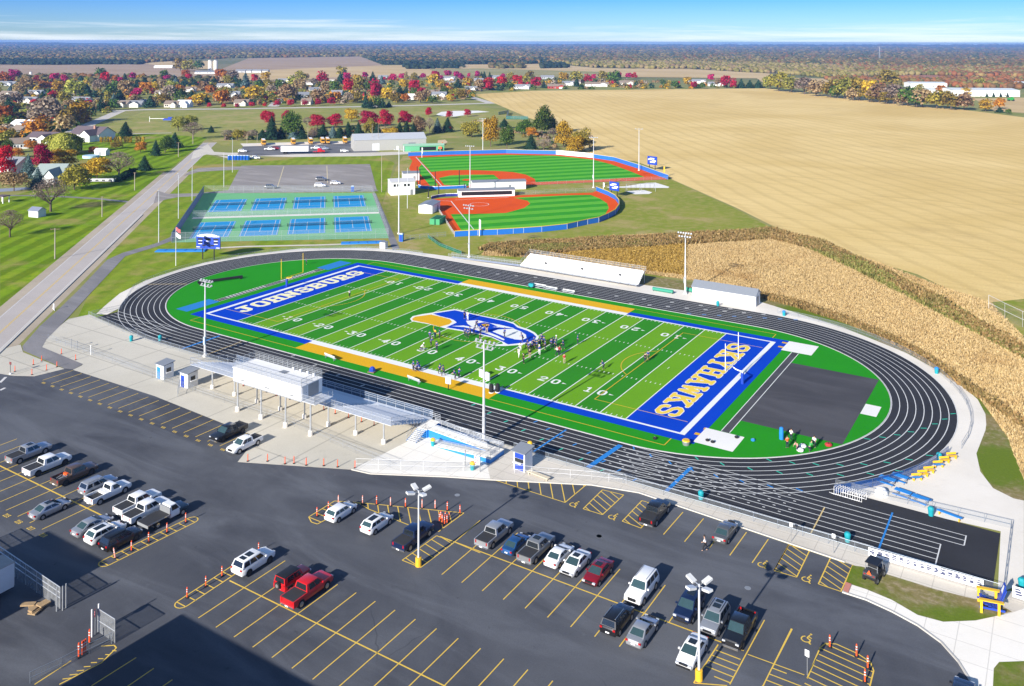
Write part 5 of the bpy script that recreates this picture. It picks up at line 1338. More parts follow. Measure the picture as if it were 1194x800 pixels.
# flatbed work truck
p = bay(ZA,550,560,735,665); t = thing('flatbed_truck','work truck with a dark flat bed, white cab and teal bonnet by the striped island','truck',p[0]-.2,p[1],.02,UP,GP)
b = MB(); loft(b,[(px_,sect(.98*wf,zb_,(zb_+zt)*.5,zt)) for px_,zb_,zt,wf in ((1.5,.4,1.18,1),(2.2,.42,1.15,.98),(2.8,.45,1.08,.95),(2.95,.55,.85,.9))]); b.build('bonnet',CP['teal'],t,True)
b = MB(); loft(b,[(px_,sect(.98*wf,zb_,(zb_+zt)*.5,zt)) for px_,zb_,zt,wf in ((.2,.4,1.2,1),(1.52,.4,1.2,1))]); b.add([(.25,-.92,1.15),(1.75,-.92,1.15),(1.75,.92,1.15),(.25,.92,1.15),(.3,-.76,1.9),(1.15,-.76,1.9),(1.15,.76,1.9),(.3,.76,1.9)],[(4,5,6,7),(0,1,5,4),(1,2,6,5),(2,3,7,6),(3,0,4,7)]); b.build('cab',CP['white'],t,True)
b = MB(); b.add([(1.72,-.82,1.25),(1.72,.82,1.25),(1.22,.7,1.86),(1.22,-.7,1.86)],[(0,1,2,3)]); b.build('windscreen',WSH,t)
for sy in (-1,1):
    b = MB(); b.add([(.45,sy*.925,1.25),(1.5,sy*.925,1.25),(1.1,sy*.79,1.82),(.45,sy*.79,1.82)],[(0,1,2,3) if sy < 0 else (3,2,1,0)]); b.build('side_window',GLASS,t)
b = MB(); b.box(-1.45,0,.95,3.2,2.15,.12); b.build('flat_bed',BEDM,t)
b = MB(); b.box(.1,0,1.35,.08,2.0,.8); b.build('headboard',GREYM,t)
for sy in (-1,1): b = MB(); b.box(-1.45,sy*1.09,.98,3.2,.05,.1); b.build('bed_rail',CHROME,t)
b = MB(); b.box(-3.05,0,.8,.08,2.1,.34); b.build('tail_board',GALV,t)
for ax_ in (2.0,-1.6):
    for sy in (-1,1): b = MB(); b.tube((ax_,sy*.75,.42),(ax_,sy*1.0,.42),.42,16); w_ = b.build('wheel',RUBBER,t); b = MB(); b.tube((ax_,sy*1.0,.42),(ax_,sy*1.015,.42),.24,12); b.build('rim',CHROME,w_)
for sy in (-1,1): b = MB(); b.box(2.9,sy*.68,.92,.14,.3,.16); b.build('headlight',HL,t)
# western cluster, lower row
veh('sedan','silver','silver sedan with a sunroof standing alone in the western lower row',bay(ZA,115,540,272,628),UP,'sedan','car',sunroof=True)
veh('sedan','silver','silver sedan beside the white crossover in the western lower row',bay(ZA,280,610,437,692),UP,'sedan','car')
veh('hatch','white','white crossover with dark glass roof panels between a silver sedan and a black SUV',bay(ZA,332,637,487,722),UP,'crossover','car',sunroof=True,s=1.06)
veh('suv','black','glossy black SUV at the end of the western lower row by the striped island',bay(ZA,393,657,545,752),UP,'suv','SUV',rack=1,rim=DRIM)
# by the beige paving
veh('pickup','black','black pickup backed up against the beige paving',bay(ZA,815,243,962,330),DN,'pickup_truck','pickup truck',rim=DRIM)
veh('pickup','white','white pickup backed up beside the black pickup at the beige paving',bay(ZA,893,295,1008,372),DN,'pickup_truck','pickup truck',s=.93)
# middle
veh('hatch','white','white hatchback parked against the striped triangle with orange posts',bay(ZM,430,88,553,172),UP,'hatchback','car')
veh('hatch','white','white crossover with a sunroof next to the dark blue pickup',bay(ZM,570,133,693,217),UP,'crossover','car',sunroof=True,s=1.02)
veh('pickup','navy','dark blue pickup at the lamp post with the yellow base',bay(ZM,695,168,853,282),UP,'pickup_truck','pickup truck')
veh('suv','white','white SUV with a wide glass roof beside the long striped island',bay(ZM,72,275,232,378),UP,'suv','SUV',sunroof=True,rim=DRIM,s=1.05)
veh('jeep','red','red off-roader with a black hard top and a spare wheel on its back',bay(ZM,230,340,378,447),UP,'off_roader','SUV',roofm=BLACK)
veh('pickup','red','bright red crew cab pickup with a dark bed cover',bay(ZM,265,362,460,502),UP,'pickup_truck','pickup truck',s=1.03)
# eastern block, upper row
veh('pickup','silver','silver-white pickup heading the eastern row next to a small blue car',bay(ZD,50,158,195,273),UP,'pickup_truck','pickup truck')
veh('sedan','blue','small blue car between the silver and the pewter pickups',bay(ZD,150,212,262,298),UP,'sedan','car',s=.92)
veh('pickup','lgrey','pewter grey pickup with a sunroof in the eastern row',bay(ZD,215,210,357,333),UP,'pickup_truck','pickup truck',sunroof=True)
veh('sedan','white','plain white sedan beside the pewter pickup',bay(ZD,315,252,432,347),UP,'sedan','car',s=.97)
veh('sedan','white','white sedan with a sunroof beside the deep red car',bay(ZD,378,273,497,386),DN,'sedan','car',sunroof=True)
veh('sedan','maroon','deep red sedan facing the lower aisle',bay(ZD,468,307,582,422),DN,'sedan','car',sunroof=True)
veh('big_suv','white','large white SUV with a broad grille and roof rails',bay(ZD,630,350,760,502),DN,'suv','SUV',rack=2)
veh('suv','black','black SUV with roof rails nosed up to the large white SUV',bay(ZD,540,490,660,612),UP,'suv','SUV',rack=2)
veh('sedan','silver','silver sedan beside the black SUV in the eastern lower row',bay(ZD,640,532,757,655),UP,'sedan','car')
veh('suv','navy','dark blue SUV half hidden behind the big lamp heads',bay(ZE,355,420,470,575),DN,'suv','SUV',sunroof=True,s=1.04)
veh('suv','silver','silver SUV with sunroof between the dark blue SUV and the black pickup',bay(ZE,455,480,570,618),DN,'suv','SUV',sunroof=True,rack=1)
veh('pickup','black','black pickup with an open bed facing the striped bay',bay(ZE,540,500,675,668),DN,'pickup_truck','pickup truck',bed='open',rim=DRIM)
veh('sedan','white','white sedan with a sunroof right behind the lamp post base',bay(ZE,360,595,487,747),DN,'sedan','car',sunroof=True)
veh('pickup','black','black pickup parked against the walk beside striped bays',bay(ZE,217,75,342,190),UP,'pickup_truck','pickup truck',bed='cover')
veh('sedan','grey','dark grey sedan parked against the walk near the walking person',bay(ZE,505,165,600,252),UP,'sedan','car')
p = P(1121,800); vehicle('suv',CP['black'],'black SUV just cut off by the lower edge of the view at the kerb curve',p[0]+.3,p[1]-2.6,UP,'suv','SUV',GP)
# utility buggy on the grass
p = ZF(465,315); t = thing('utility_buggy','black utility buggy with an orange triangle on its back on the worn grass','buggy',p[0]+.1,p[1]+.9,.06,R(80))
b = MB(); b.box(0,0,.62,2.9,1.45,.34); b.box(1.2,0,.85,.8,1.3,.3); b.build('body',BLACK,t)
b = MB(); b.box(-.95,0,.95,1.1,1.4,.35); b.build('cargo_box',mat('dark_grey_plastic',(.05,.05,.055),.6),t)
b = MB(); b.box(-.05,0,1.93,1.75,1.4,.08); b.build('roof',BLACK,t)
b = MB()
for sx_ in (-.8,.75):
    for sy in (-.65,.65): b.tube((sx_+(.25 if sx_ > 0 else 0),sy,.8),(sx_,sy,1.92),.035,6)
b.tube((-.8,-.65,1.5),(-.8,.65,1.5),.03,6); b.build('roll_cage',GREYM,t)
b = MB(); b.box(.1,0,.95,.55,1.2,.25); b.box(-.2,0,1.25,.14,1.2,.5); b.build('seat',RUBBER,t)
b = MB(); b.add([(-1.53,-.28,1.0),(-1.53,.28,1.0),(-1.53,0,1.5)],[(0,2,1)]); b.build('warning_triangle',ORANGE,t)
for sy in (-.5,.5): b = MB(); b.box(-1.52,sy,.95,.05,.16,.1); b.build('tail_light',TLM,t)
for ax_ in (1.0,-1.0):
    for sy in (-1,1): b = MB(); b.tube((ax_,sy*.55,.36),(ax_,sy*.82,.36),.36,14); w_ = b.build('wheel',RUBBER,t); b = MB(); b.tube((ax_,sy*.82,.36),(ax_,sy*.83,.36),.18,10); b.build('rim',GREYM,w_)
# cars on the empty lot beyond the tennis courts
far = dict(group='cars on the worn lot beyond the tennis courts')
tdir = R(-45)+R(20)
for kind,c_,lab,(x_,y_),nm in (('suv','grey','dark grey SUV alone on the worn lot beyond the tennis courts',ZL(302,380),'suv'),('suv','grey','dark SUV farthest back in the trio on the worn lot',ZL(622,330),'suv'),('suv','white','white SUV nearest the courts in the trio on the worn lot',ZL(615,370),'suv'),('hatch','white','white car a little apart at the lane end of the trio on the worn lot',ZL(712,353),'car')):
    vehicle(kind,CP[c_],lab,x_,y_,R(36),nm,'car' if kind == 'hatch' else 'SUV',far['group']).location.z = .055
# school buses lined up behind the yard
SBY = mat('school_bus_yellow',(.55,.27,.02),.45)
def bus(x,y,rz,label,g):
    t = thing('school_bus',label,'bus',x,y,.045,rz,g)
    b = MB(); loft(b,[(px_,sect(1.2*wf,.5,1.6,zt,sh=.85)) for px_,zt,wf in ((-5.5,2.9,.97),(-5.3,3.1,1),(3.3,3.1,1),(3.8,2.95,.97))]); loft(b,[(3.7,sect(1.05,.5,1.0,1.6)),(5.0,sect(1.0,.5,1.0,1.5)),(5.2,sect(.9,.6,.9,1.2))]); b.build('body',SBY,t,True)
    b = MB(); b.box(-.8,0,3.16,8.4,1.7,.06); b.build('white_roof_cap',WHITE,t)
    b = MB(); b.box(3.86,0,2.15,.08,2.0,.85); b.build('windscreen',GLASS,t)
    for sy in (-1,1):
        b = MB(); b.box(-1,sy*1.2,2.2,8.2,.05,.6); b.build('side_windows',GLASS,t)
        b = MB(); b.box(5.15,sy*.72,.95,.12,.25,.25); b.build('headlight',HL,t)
        for ax_ in (3.9,-3): b = MB(); b.tube((ax_,sy*.9,.5),(ax_,sy*1.21,.5),.5,14); b.build('wheel',RUBBER,t)
    b = MB(); b.box(5.22,0,.6,.12,2.2,.28); b.build('bumper',BLACK,t)
    return t
for i,(zx,zy) in enumerate(((257,103),(445,98),(555,95),(630,93),(662,93),(772,90),(914,87))):
    p = ZL(zx,zy); a = math.atan2(CAM[1]-p[1],CAM[0]-p[0])
    bus(p[0],p[1],a+R(4),['yellow school bus nearest the road in the line at the yard','yellow school bus second from the road in the yard line','yellow school bus standing just short of the close pair','yellow school bus of the close pair, nearer the road','yellow school bus of the close pair, nearer the shed','yellow school bus alone between the pair and the metal building','yellow school bus tucked against the metal building'][i],'school buses lined up in the yard')
# lorry and other vehicles in the yard
p = ZL(455,158); t = thing('semi_trailer','long white semi trailer standing in the bus yard','trailer',p[0],p[1],.05,R(38))
b = MB(); b.box(0,0,2.6,14.5,2.6,2.8); b.build('box',mat('white_trailer_panel',(.7,.71,.72),.5,var=.06),t)
b = MB(); b.box(0,0,1.1,14,2.2,.2); b.build('chassis',BLACK,t)
for x_ in (-5.6,-4.4):
    for sy in (-1,1): b = MB(); b.tube((x_,sy*.85,.5),(x_,sy*1.2,.5),.5,12); b.build('wheel',RUBBER,t)
p = ZL(607,155); t = thing('lorry_tractor','red lorry tractor at the end of the white trailer','truck',p[0],p[1],.05,R(38))
b = MB(); loft(b,[(-3,sect(1.1,.5,.8,1.1)),(-.5,sect(1.1,.5,.8,1.1))]); loft(b,[(-.6,sect(1.2,.6,1.4,2.7)),(1.4,sect(1.2,.6,1.4,2.6)),(1.6,sect(1.1,.6,1.4,1.8)),(3.2,sect(1.0,.6,1.0,1.5))]); b.build('body',CP['red'],t,True)
b = MB(); b.box(1.52,0,2.15,.1,1.9,.6); b.build('windscreen',GLASS,t)
for x_ in (-2.4,-1.2,2.2):
    for sy in (-1,1): b = MB(); b.tube((x_,sy*.8,.5),(x_,sy*1.15,.5),.5,12); b.build('wheel',RUBBER,t)
for kind,c_,lab,q in (('pickup','white','white pickup parked behind the trailer near the road',ZL(297,137)),('suv','maroon','deep red SUV beside the white pickup in the bus yard',ZL(342,133)),('pickup','white','white pickup standing behind the red lorry',ZL(590,130)),('big_suv','silver','silver van-like SUV in the yard behind the lorry',ZL(640,135)),('suv','white','white car at the yard corner above the blue toilets',ZL(125,150)),('hatch','white','small white car alone by the metal building',ZL(770,148))):
    vehicle(kind,CP[c_],lab,q[0],q[1],R(36),'parked_car','pickup truck' if kind == 'pickup' else 'car','vehicles in the bus yard').location.z = .05
# ------------------------------------------------------------------ posts, bins, benches and other small things
def make_post(label,col_=ORANGE,cat='delineator',group=None,bands=True):
    t = thing('delineator_post',label,cat,0,0,0,0,group)
    b = MB(); b.lathe(0,0,[(.19,0),(.18,.06),(.08,.1)],8); b.build('base',RUBBER,t)
    b = MB(); b.lathe(0,0,[(.065,.08),(.06,.95),(.04,1.02),(.055,1.05)],8); p_ = b.build('post',col_,t)
    for z_ in (.6,.8) if bands else (): b = MB(); b.lathe(0,0,[(.069,z_),(.069,z_+.07)],8); b.build('reflective_band',WHITE,p_)
    return t
ORP = mat('orange_post_plastic',(.85,.1,.02),.45)
PKP = mat('faded_pink_post_plastic',(.8,.3,.22),.5)
proto = make_post('proto',ORP); proto2 = make_post('proto',PKP); proto3 = make_post('proto',ORP,bands=False)
first = {id(proto): True,id(proto2): True,id(proto3): True}
def post(pt,label,group,pale=False,s=1.0,z=.02,lean=0.0):
    src = proto2 if pale else proto3 if group in (G1,G2,G3) else proto
    o = src if first[id(src)] else copy_tree(src); first[id(src)] = False
    place(o,pt[0],pt[1],z,random.uniform(0,6),s,label,group); o.rotation_euler[0] = lean
    return o
G2 = G3 = ''
G1 = 'orange posts along the edge of the beige paving'
for x,y in ((425,660),(535,660),(632,675),(682,672),(750,682),(848,685),(925,692),(1022,697)):
    post(Z(200,400,4.776)(x,y),'orange post on a dark foot at the edge of the beige paving',G1,z=.04)
G2 = 'orange posts under the grandstand'
for x,y in ((400,240),(530,275),(585,295),(660,315),(848,375),(912,395),(985,418),(1058,440),(1128,460)):
    post(Z(200,400,4.776)(x,y),'orange post standing in the shade line under the grandstand',G2,z=.04)
G3 = 'orange posts at the western drive'
for x,y in ((115,620),(258,568),(322,540),(440,585),(475,485),(585,530),(247,645),(360,610)):
    post(Z1(x,y),'orange post on the pale paving by the western drive',G3,z=.04)
G4 = 'orange posts along the western striped island'
for x,y,l in ((535,205,.25),(610,170,0),(690,130,0),(775,85,0),(862,38,0)):
    post(ZG(x,y),'leaning faded post at the near end of the western striped island' if l else 'orange post in the western striped island beside the flatbed and black SUV',G4,pale=l > 0,s=1.15,z=.03,lean=l)
G5 = 'orange posts along the middle striped island'
for x,y in ((868,388),(955,335),(1030,288)):
    post(ZG(x,y),'orange post in the striped island beside the white SUV with the glass roof',G5,s=1.1,z=.03)
post(ZM(172,278),'orange post half hidden behind the white SUV at the island end',None,s=1.0,z=.03)
G6 = 'posts along the striped triangle'
for i,(x,y) in enumerate(((48,312),(115,278),(173,240),(314,242),(396,243),(477,252),(564,258),(661,264),(737,268),(808,278),(882,298))):
    post(ZX(x,y),'faded pinkish post on the striped triangle' if i in (2,3,5,7,8) else 'bright orange post on the striped triangle',G6+(' faded' if i in (2,3,5,7,8) else ' bright'),pale=i in (2,3,5,7,8),s=1.1,z=.03)
G7 = 'orange posts bunched at the corner of the striped triangle'
for x,y in ((762,342),(778,350),(792,358),(806,352),(820,340),(770,330),(796,336)):
    post(ZX(x,y),'orange post in the bunch at the corner of the striped triangle',G7,s=1.05,z=.03)
G8 = 'posts on the rounded striped corner'
for x,y in ((270,622),(395,665),(447,720),(434,785)):
    post(ZF(x,y),'orange post on the rounded striped corner by the curved kerb',G8,s=1.2,z=.03)
G9 = 'orange posts at the gate fence'
for x,y in ((255,535),(300,510),(317,498),(285,520)):
    post(Z(60,700,8)(x,y),'orange post bunched at the low fence by the gate',G9,s=1.35,z=.03)
post(Z(60,700,8)(355,405),'orange post alone at the foot of the gate post',None,s=1.35,z=.03)
# bins
def bin_(pt,label,lid,g='teal trash cans'):
    t = thing('trash_can',label,'trash can',pt[0],pt[1],.05,0,g)
    b = MB(); b.lathe(0,0,[(.3,0),(.36,.75),(.37,.8)],12); b.build('barrel',TEAL,t)
    b = MB(); b.lathe(0,0,[(.39,.8),(.38,.95),(.25,1.12),(.08,1.16)],12); b.build('lid',lid,t)
for pt,lab,lid in ((P(505,520),'teal trash can with a yellow lid at the foot of the lower ramp',GOLD),(P(551,548),'teal trash can with a yellow lid beside the white board with red marks',GOLD),(P(618,524),'teal trash can with a yellow lid near the track fence by the blue ticket booth',GOLD),
                     (ZE(458,75),'teal trash can at the track fence above the parked grey sedan',TEAL),(ZF(353,128),'teal trash can at the track fence behind the buggy',TEAL),(ZH(670,158),'teal trash can at the fence by the yellow tables',TEAL),(ZH(638,372),'teal trash can beside the blue tables at the chute',TEAL),(Z(120,280,3.98)(265,468),'teal trash can at the fence west of the grandstand',TEAL),
                     (ZR(788,540),'blue-green trash can on the pale path of the east bend',SKYBLUE),(ZR(80,272),'blue-green trash can on the pale path near the storage shed',SKYBLUE),(P(837,357),'teal trash can in front of the storage shed',TEAL),(ZF(1165,345),'teal trash can at the right corner of the chute',TEAL),(P(153,398),'teal trash can far west along the near fence',TEAL)):
    bin_(pt,lab,lid)
# picnic tables and benches on the gravel by the east bend
def picnic(pt,rz,label,m,g,s=1.0):
    t = thing('picnic_table',label,'picnic table',pt[0],pt[1],.04,rz,g)
    b = MB()
    for k in range(4): b.box(0,-.3+.2*k,.76,1.9,.18,.05)
    b.build('tabletop',m,t)
    for sy in (-.78,.78): b = MB(); b.box(0,sy,.45,1.9,.3,.05); b.build('bench',m,t)
    for sx_ in (-.65,.65):
        b = MB(); b.tube((sx_,-.8,.42),(sx_,.8,.42),.04,5); b.tube((sx_,-.6,0),(sx_,-.2,.74),.04,5); b.tube((sx_,.6,0),(sx_,.2,.74),.04,5); b.build('leg',GREYM,t)
    t.scale = (s,s,s); return t
for (x,y),lab in (((470,250),'blue picnic table nearest the curved fence'),((518,240),'blue picnic table pushed against the one at the curved fence'),((530,300),'blue picnic table in the middle of the row by the chute'),((598,325),'blue picnic table next to the teal can at the chute')):
    picnic(ZH(x,y),R(-12),lab,SKYBLUE,'blue picnic tables by the chute',1.1)
t = thing('bench','long low blue bench with yellow ends at the chute fence','bench',*ZH(710,380),.04,R(-14)); b = MB(); b.box(0,0,.5,3.0,.5,.08); b.build('seat',SKYBLUE,t)
for x in (-1.2,1.2): b = MB(); b.box(x,0,.23,.12,.45,.46); b.build('leg',GOLD,t)
for i,(x,y) in enumerate(((585,235),(608,222),(632,208),(668,185),(692,168),(720,152))):
    t = thing('bench','small yellow and blue bench in the slanting row on the gravel','bench',*ZH(x,y),.04,R(40),'yellow benches on the gravel')
    b = MB(); b.box(0,0,.46,1.5,.4,.06); b.build('seat',GOLD if i % 3 else SKYBLUE,t)
    for x_ in (-.55,.55): b = MB(); b.box(x_,0,.22,.1,.36,.43); b.build('leg',GOLD,t)
    b = MB(); b.box(0,.2,.75,1.5,.05,.3); b.build('backrest',GOLD,t)
t = thing('storage_bin','rounded white tarpaulin cover over equipment on the gravel','cover',*ZH(445,290),.04,R(-10))
b = MB(); b.lathe(0,0,[(.85,0),(.8,.5),(.5,.85),(.1,.95)],12); b.build('cover',WHITE,t)
# hurdles
HG = 'white hurdles beside the chute'
t = thing('hurdle','white track hurdle stacked in line beside the sprint chute','hurdle',0,0,.06,R(-14),HG)
b = MB(); b.box(0,0,.98,1.15,.03,.09); b.build('bar',WHITE,t)
for x in (-.55,.55): b = MB(); b.tube((x,0,.03),(x,0,.95),.025,5); b.tube((x,0,.03),(x,.7,.03),.025,5); b.build('leg',WHITE,t)
for i in range(13):
    o = t if i == 0 else copy_tree(t); p = ZH(270+i*9,285+i*2.6); place(o,p[0],p[1],.06,R(70+random.uniform(-4,4)))
# white panels along the end of the fence
def easel(pt,label,g=None,s=1.0,rz=R(-10)):
    t = thing('banner_panel',label,'banner',pt[0],pt[1],.06,rz,g)
    b = MB(); b.box(0,0,.62*s,.95*s,.04,1.0*s); b.build('panel',WHITE,t)
    q = MB()
    for k in range(3): q.box(random.uniform(-.1,.1),-.03,(.5+.2*k+random.uniform(-.05,.05))*s,random.uniform(.3,.55)*s,.02,random.uniform(.1,.18)*s)
    q.build('dark_emblem',mat('banner_ink',(.05,.06,.12),.7,var=.6,scale=8),t)
for i in range(16):
    x = 470+i*33; y = 205+i*9.4+(3 if i > 9 else 0)
    easel(ZF(x,y),'white banner panel with a dark emblem hung in the row along the chute fence','white banners along the chute fence',1.0,R(-2))
easel(ZF(1150,400),'single white banner with a small dark mark right of the giant chair',None,1.2,R(-2))
# parking bay signs on the walk
for (x,y,z_),lab in (((90,128,0),'short sign post on the walk at the first striped bay'),((288,182,0),'short sign post on the walk at the second striped bay')):
    t = thing('sign_post',lab,'sign',*ZF(x,y),.05,0,None)
    b = MB(); b.tube((0,0,0),(0,0,2.2),.035,6); b.build('post',GREYM,t); b = MB(); b.box(0,-.05,2.05,.38,.03,.5); b.build('sign_plate',WHITE,t)
t = thing('sign_post','white sign plate on a post in the striped corner of the lot','sign',*ZF(165,750),.03,R(-10))
b = MB(); b.tube((0,0,0),(0,0,2.3),.035,6); b.build('post',GREYM,t); b = MB(); b.box(0,-.05,2.1,.42,.03,.62); b.build('sign_plate',WHITE,t)
t = thing('sign_post','dark round-topped sign on a white foot by the western drive','sign',*Z1(80,640),.04,R(10))
b = MB(); b.lathe(0,0,[(.2,0),(.16,.25)],8); b.build('foot',WHITE,t); b = MB(); b.tube((0,0,.2),(0,0,2.1),.04,6); b.build('post',BLACK,t); b = MB(); b.box(0,0,1.95,.5,.05,.5); b.build('sign_plate',mat('sign_back',(.2,.05,.05),.5),t)
for (x,y),lab in (((552,440),'thin bare post of the pair on the beige paving'),((597,455),'thin bare post beside its twin on the beige paving'),((702,490),'low white frame post on the beige paving')):
    t = thing('post',lab,'post',*Z1(x,y),.04); b = MB(); b.tube((0,0,0),(0,0,1.7),.06,6); b.build('shaft',GREYM if x < 700 else WHITE,t); b = MB(); b.box(0,0,1.7,.3,.1,.2); b.build('cap',GREYM if x < 700 else WHITE,t)
t = thing('goal_frame','pair of small white frames beside the road on the gravel shoulder','frame',*Z1(415,140),.05,R(-20)); b = MB()
for x in (-.5,.1,.6): b.tube((x,0,0),(x,0,1.3),.06,6)
b.tube((.1,0,1.3),(.6,0,1.3),.06,6); b.tube((-1.2,0,.05),(1.2,0,.05),.05,5); b.build('frame',WHITE,t)
# ------------------------------------------------------------------ giant chair
pt = ZF(1010,455); t = thing('giant_chair','oversized blue and yellow wooden garden chair on the paving corner','chair',pt[0],pt[1]+.6,.06,R(-78))
b = MB()
for k in range(5):
    y0 = -.7+k*.34; b.box(0,y0,.95-.12*k,1.7,.3,.07)
b.build('seat',BLUE,t)
for k in range(4):
    b = MB(); x = -.6+.4*k; h_ = 2.9 if k in (1,2) else 2.6
    b.add([(x-.18,.75,.45),(x+.18,.75,.45),(x+.2,1.5,h_),(x-.2,1.5,h_),(x-.18,.83,.45),(x+.18,.83,.45),(x+.2,1.58,h_),(x-.2,1.58,h_)],[(0,1,2,3),(7,6,5,4),(0,4,5,1),(1,5,6,2),(2,6,7,3),(3,7,4,0)])
    b.build('backrest_slat',BLUE,t)
b = MB(); b.add([(-.35,1.2,2.0),(.35,1.2,2.0),(.2,1.42,2.75),(-.2,1.42,2.75)],[(0,1,2,3)]); b.build('white_emblem',WHITE,t)
for sx_ in (-1,1):
    b = MB(); b.box(sx_*1.1,.1,1.45,.45,2.3,.09); b.build('armrest',GOLD,t)
    for y_ in (-.85,.8): b = MB(); b.box(sx_*1.0,y_,.7,.22,.24,1.4); b.build('leg',GOLD,t)
    b = MB(); b.box(sx_*.88,.2,.5,.1,2.4,.2); b.build('side_board',BLUE,t)
# blue toilets
def toilet(pt,label,rz=0.0,g=None,z=.04):
    t = thing('portable_toilet',label,'toilet',pt[0],pt[1],z,rz,g)
    b = MB(); b.box(0,0,1.1,1.15,1.15,2.2); b.build('cabin',SKYBLUE,t)
    b = MB(); b.add([(-.6,-.6,2.2),(.6,-.6,2.2),(.6,.6,2.2),(-.6,.6,2.2),(-.4,-.4,2.4),(.4,-.4,2.4),(.4,.4,2.4),(-.4,.4,2.4)],[(4,5,6,7),(0,1,5,4),(1,2,6,5),(2,3,7,6),(3,0,4,7)]); b.build('roof',mat('pale_roof_plastic',(.6,.66,.7),.5),t)
    b = MB(); b.box(0,-.6,1.05,.8,.05,1.9); b.build('door',BLUE,t)
for i in range(7):
    p = ZS(308+i*14.5,146); toilet(p,['blue portable toilet at the road end of the row','blue portable toilet second in the row from the road','blue portable toilet third in the row from the road','blue portable toilet in the middle of the row of seven','blue portable toilet third from the lorry end of the row','blue portable toilet second from the white cab','blue portable toilet at the end of the row against the white cab'][i],R(-10),'row of blue portable toilets')
p = ZS(425,142); vehicle('pickup',CP['white'],'white service pickup at the end of the row of blue toilets',p[0],p[1],R(36),'pickup_truck','pickup truck',None,bed='open').location.z = .04
toilet(P(468,281.5),'blue portable toilet at the end of the path by the tall mast',R(20)); toilet(ZS(880,293),'teal blue toilet alone by the tennis court drive',R(40))
t = thing('equipment_box','grey metal equipment box on the pale path north of the track','box',*P(447.5,289.5),.04,R(10)); b = MB(); b.box(0,0,.9,1.8,1.6,1.8); b.build('cabinet',LAMPW,t); b = MB(); b.box(0,0,1.84,2.0,1.8,.1); b.build('lid',GREYM,t)
# ------------------------------------------------------------------ people
SKIN = mat('skin',(.45,.27,.18),.6); HAIR = mat('dark_hair',(.03,.02,.015),.7)
JB = mat('royal_jersey',(.012,.04,.22),.7); JW = mat('white_jersey',(.75,.75,.75),.7); JK = mat('black_cloth',(.012,.012,.015),.8); PW_ = mat('white_trousers',(.7,.7,.68),.7); PT = mat('dark_trousers',(.02,.025,.05),.8); PTN = mat('tan_trousers',(.4,.3,.2),.8); HB = mat('navy_helmet',(.01,.02,.12),.25); HW = mat('white_helmet',(.75,.75,.73),.25); JR = mat('red_shirt',(.4,.03,.03),.7)
def skin_mesh(nodes,edges,root=0,sub=1):
    me = bpy.data.meshes.new('body'); me.from_pydata([n[0] for n in nodes],edges,[])
    o = bpy.data.objects.new('tmp',me); col.objects.link(o)
    sm = o.modifiers.new('s','SKIN'); sm.use_smooth_shade = True
    for sv_,n in zip(me.skin_vertices[0].data,nodes): sv_.radius = (n[1],n[1]*(n[2] if len(n) > 2 else 1))
    me.skin_vertices[0].data[root].use_root = True
    if sub: o.modifiers.new('u','SUBSURF').levels = sub
    dg = bpy.context.evaluated_depsgraph_get(); r_ = bpy.data.meshes.new_from_object(o.evaluated_get(dg))
    bpy.data.objects.remove(o); return r_
def pose(kind):
    """joints of one figure (x forward, z up), about 1.8 m tall"""
    st = {'stand': (0,0,.1,.12),'stride': (.28,-.25,.35,-.3),'ready': (.12,-.1,.5,.45),'crouch': (.2,-.2,.55,.55)}[kind]
    hip = .95; lean = {'stand': .02,'stride': .08,'ready': .22,'crouch': .4}[kind]
    if kind == 'ready': hip = .86
    if kind == 'crouch': hip = .62
    ch = (lean,0,hip+.42); nk = (lean*1.25,0,hip+.58); hd = (lean*1.4+.02,0,hip+.73)
    J = {'pelvis': (0,0,hip),'chest': ch,'neck': nk,'head': hd,'crown': (hd[0],0,hd[2]+.13)}
    for s_,f_,a_ in ((1,st[0],st[2]),(-1,st[1],st[3])):
        k_ = '_l' if s_ > 0 else '_r'
        J['sh'+k_] = (ch[0],s_*.2,ch[2]+.07); J['el'+k_] = (ch[0]+a_*.35,s_*.28,ch[2]-.2); J['wr'+k_] = (ch[0]+a_*.35+.14+abs(a_)*.2,s_*.24,ch[2]-.36+abs(a_)*.25)
        J['hn'+k_] = (J['wr'+k_][0]+.06,s_*.22,J['wr'+k_][2]-.08)
        J['hp'+k_] = (0,s_*.11,hip-.06); kx = f_*.7+(.3 if kind == 'crouch' else .12 if kind == 'ready' else .04); J['kn'+k_] = (kx,s_*.14,hip*.52); J['an'+k_] = (f_,s_*.14,.08); J['to'+k_] = (f_+.17,s_*.15,.04)
    return J
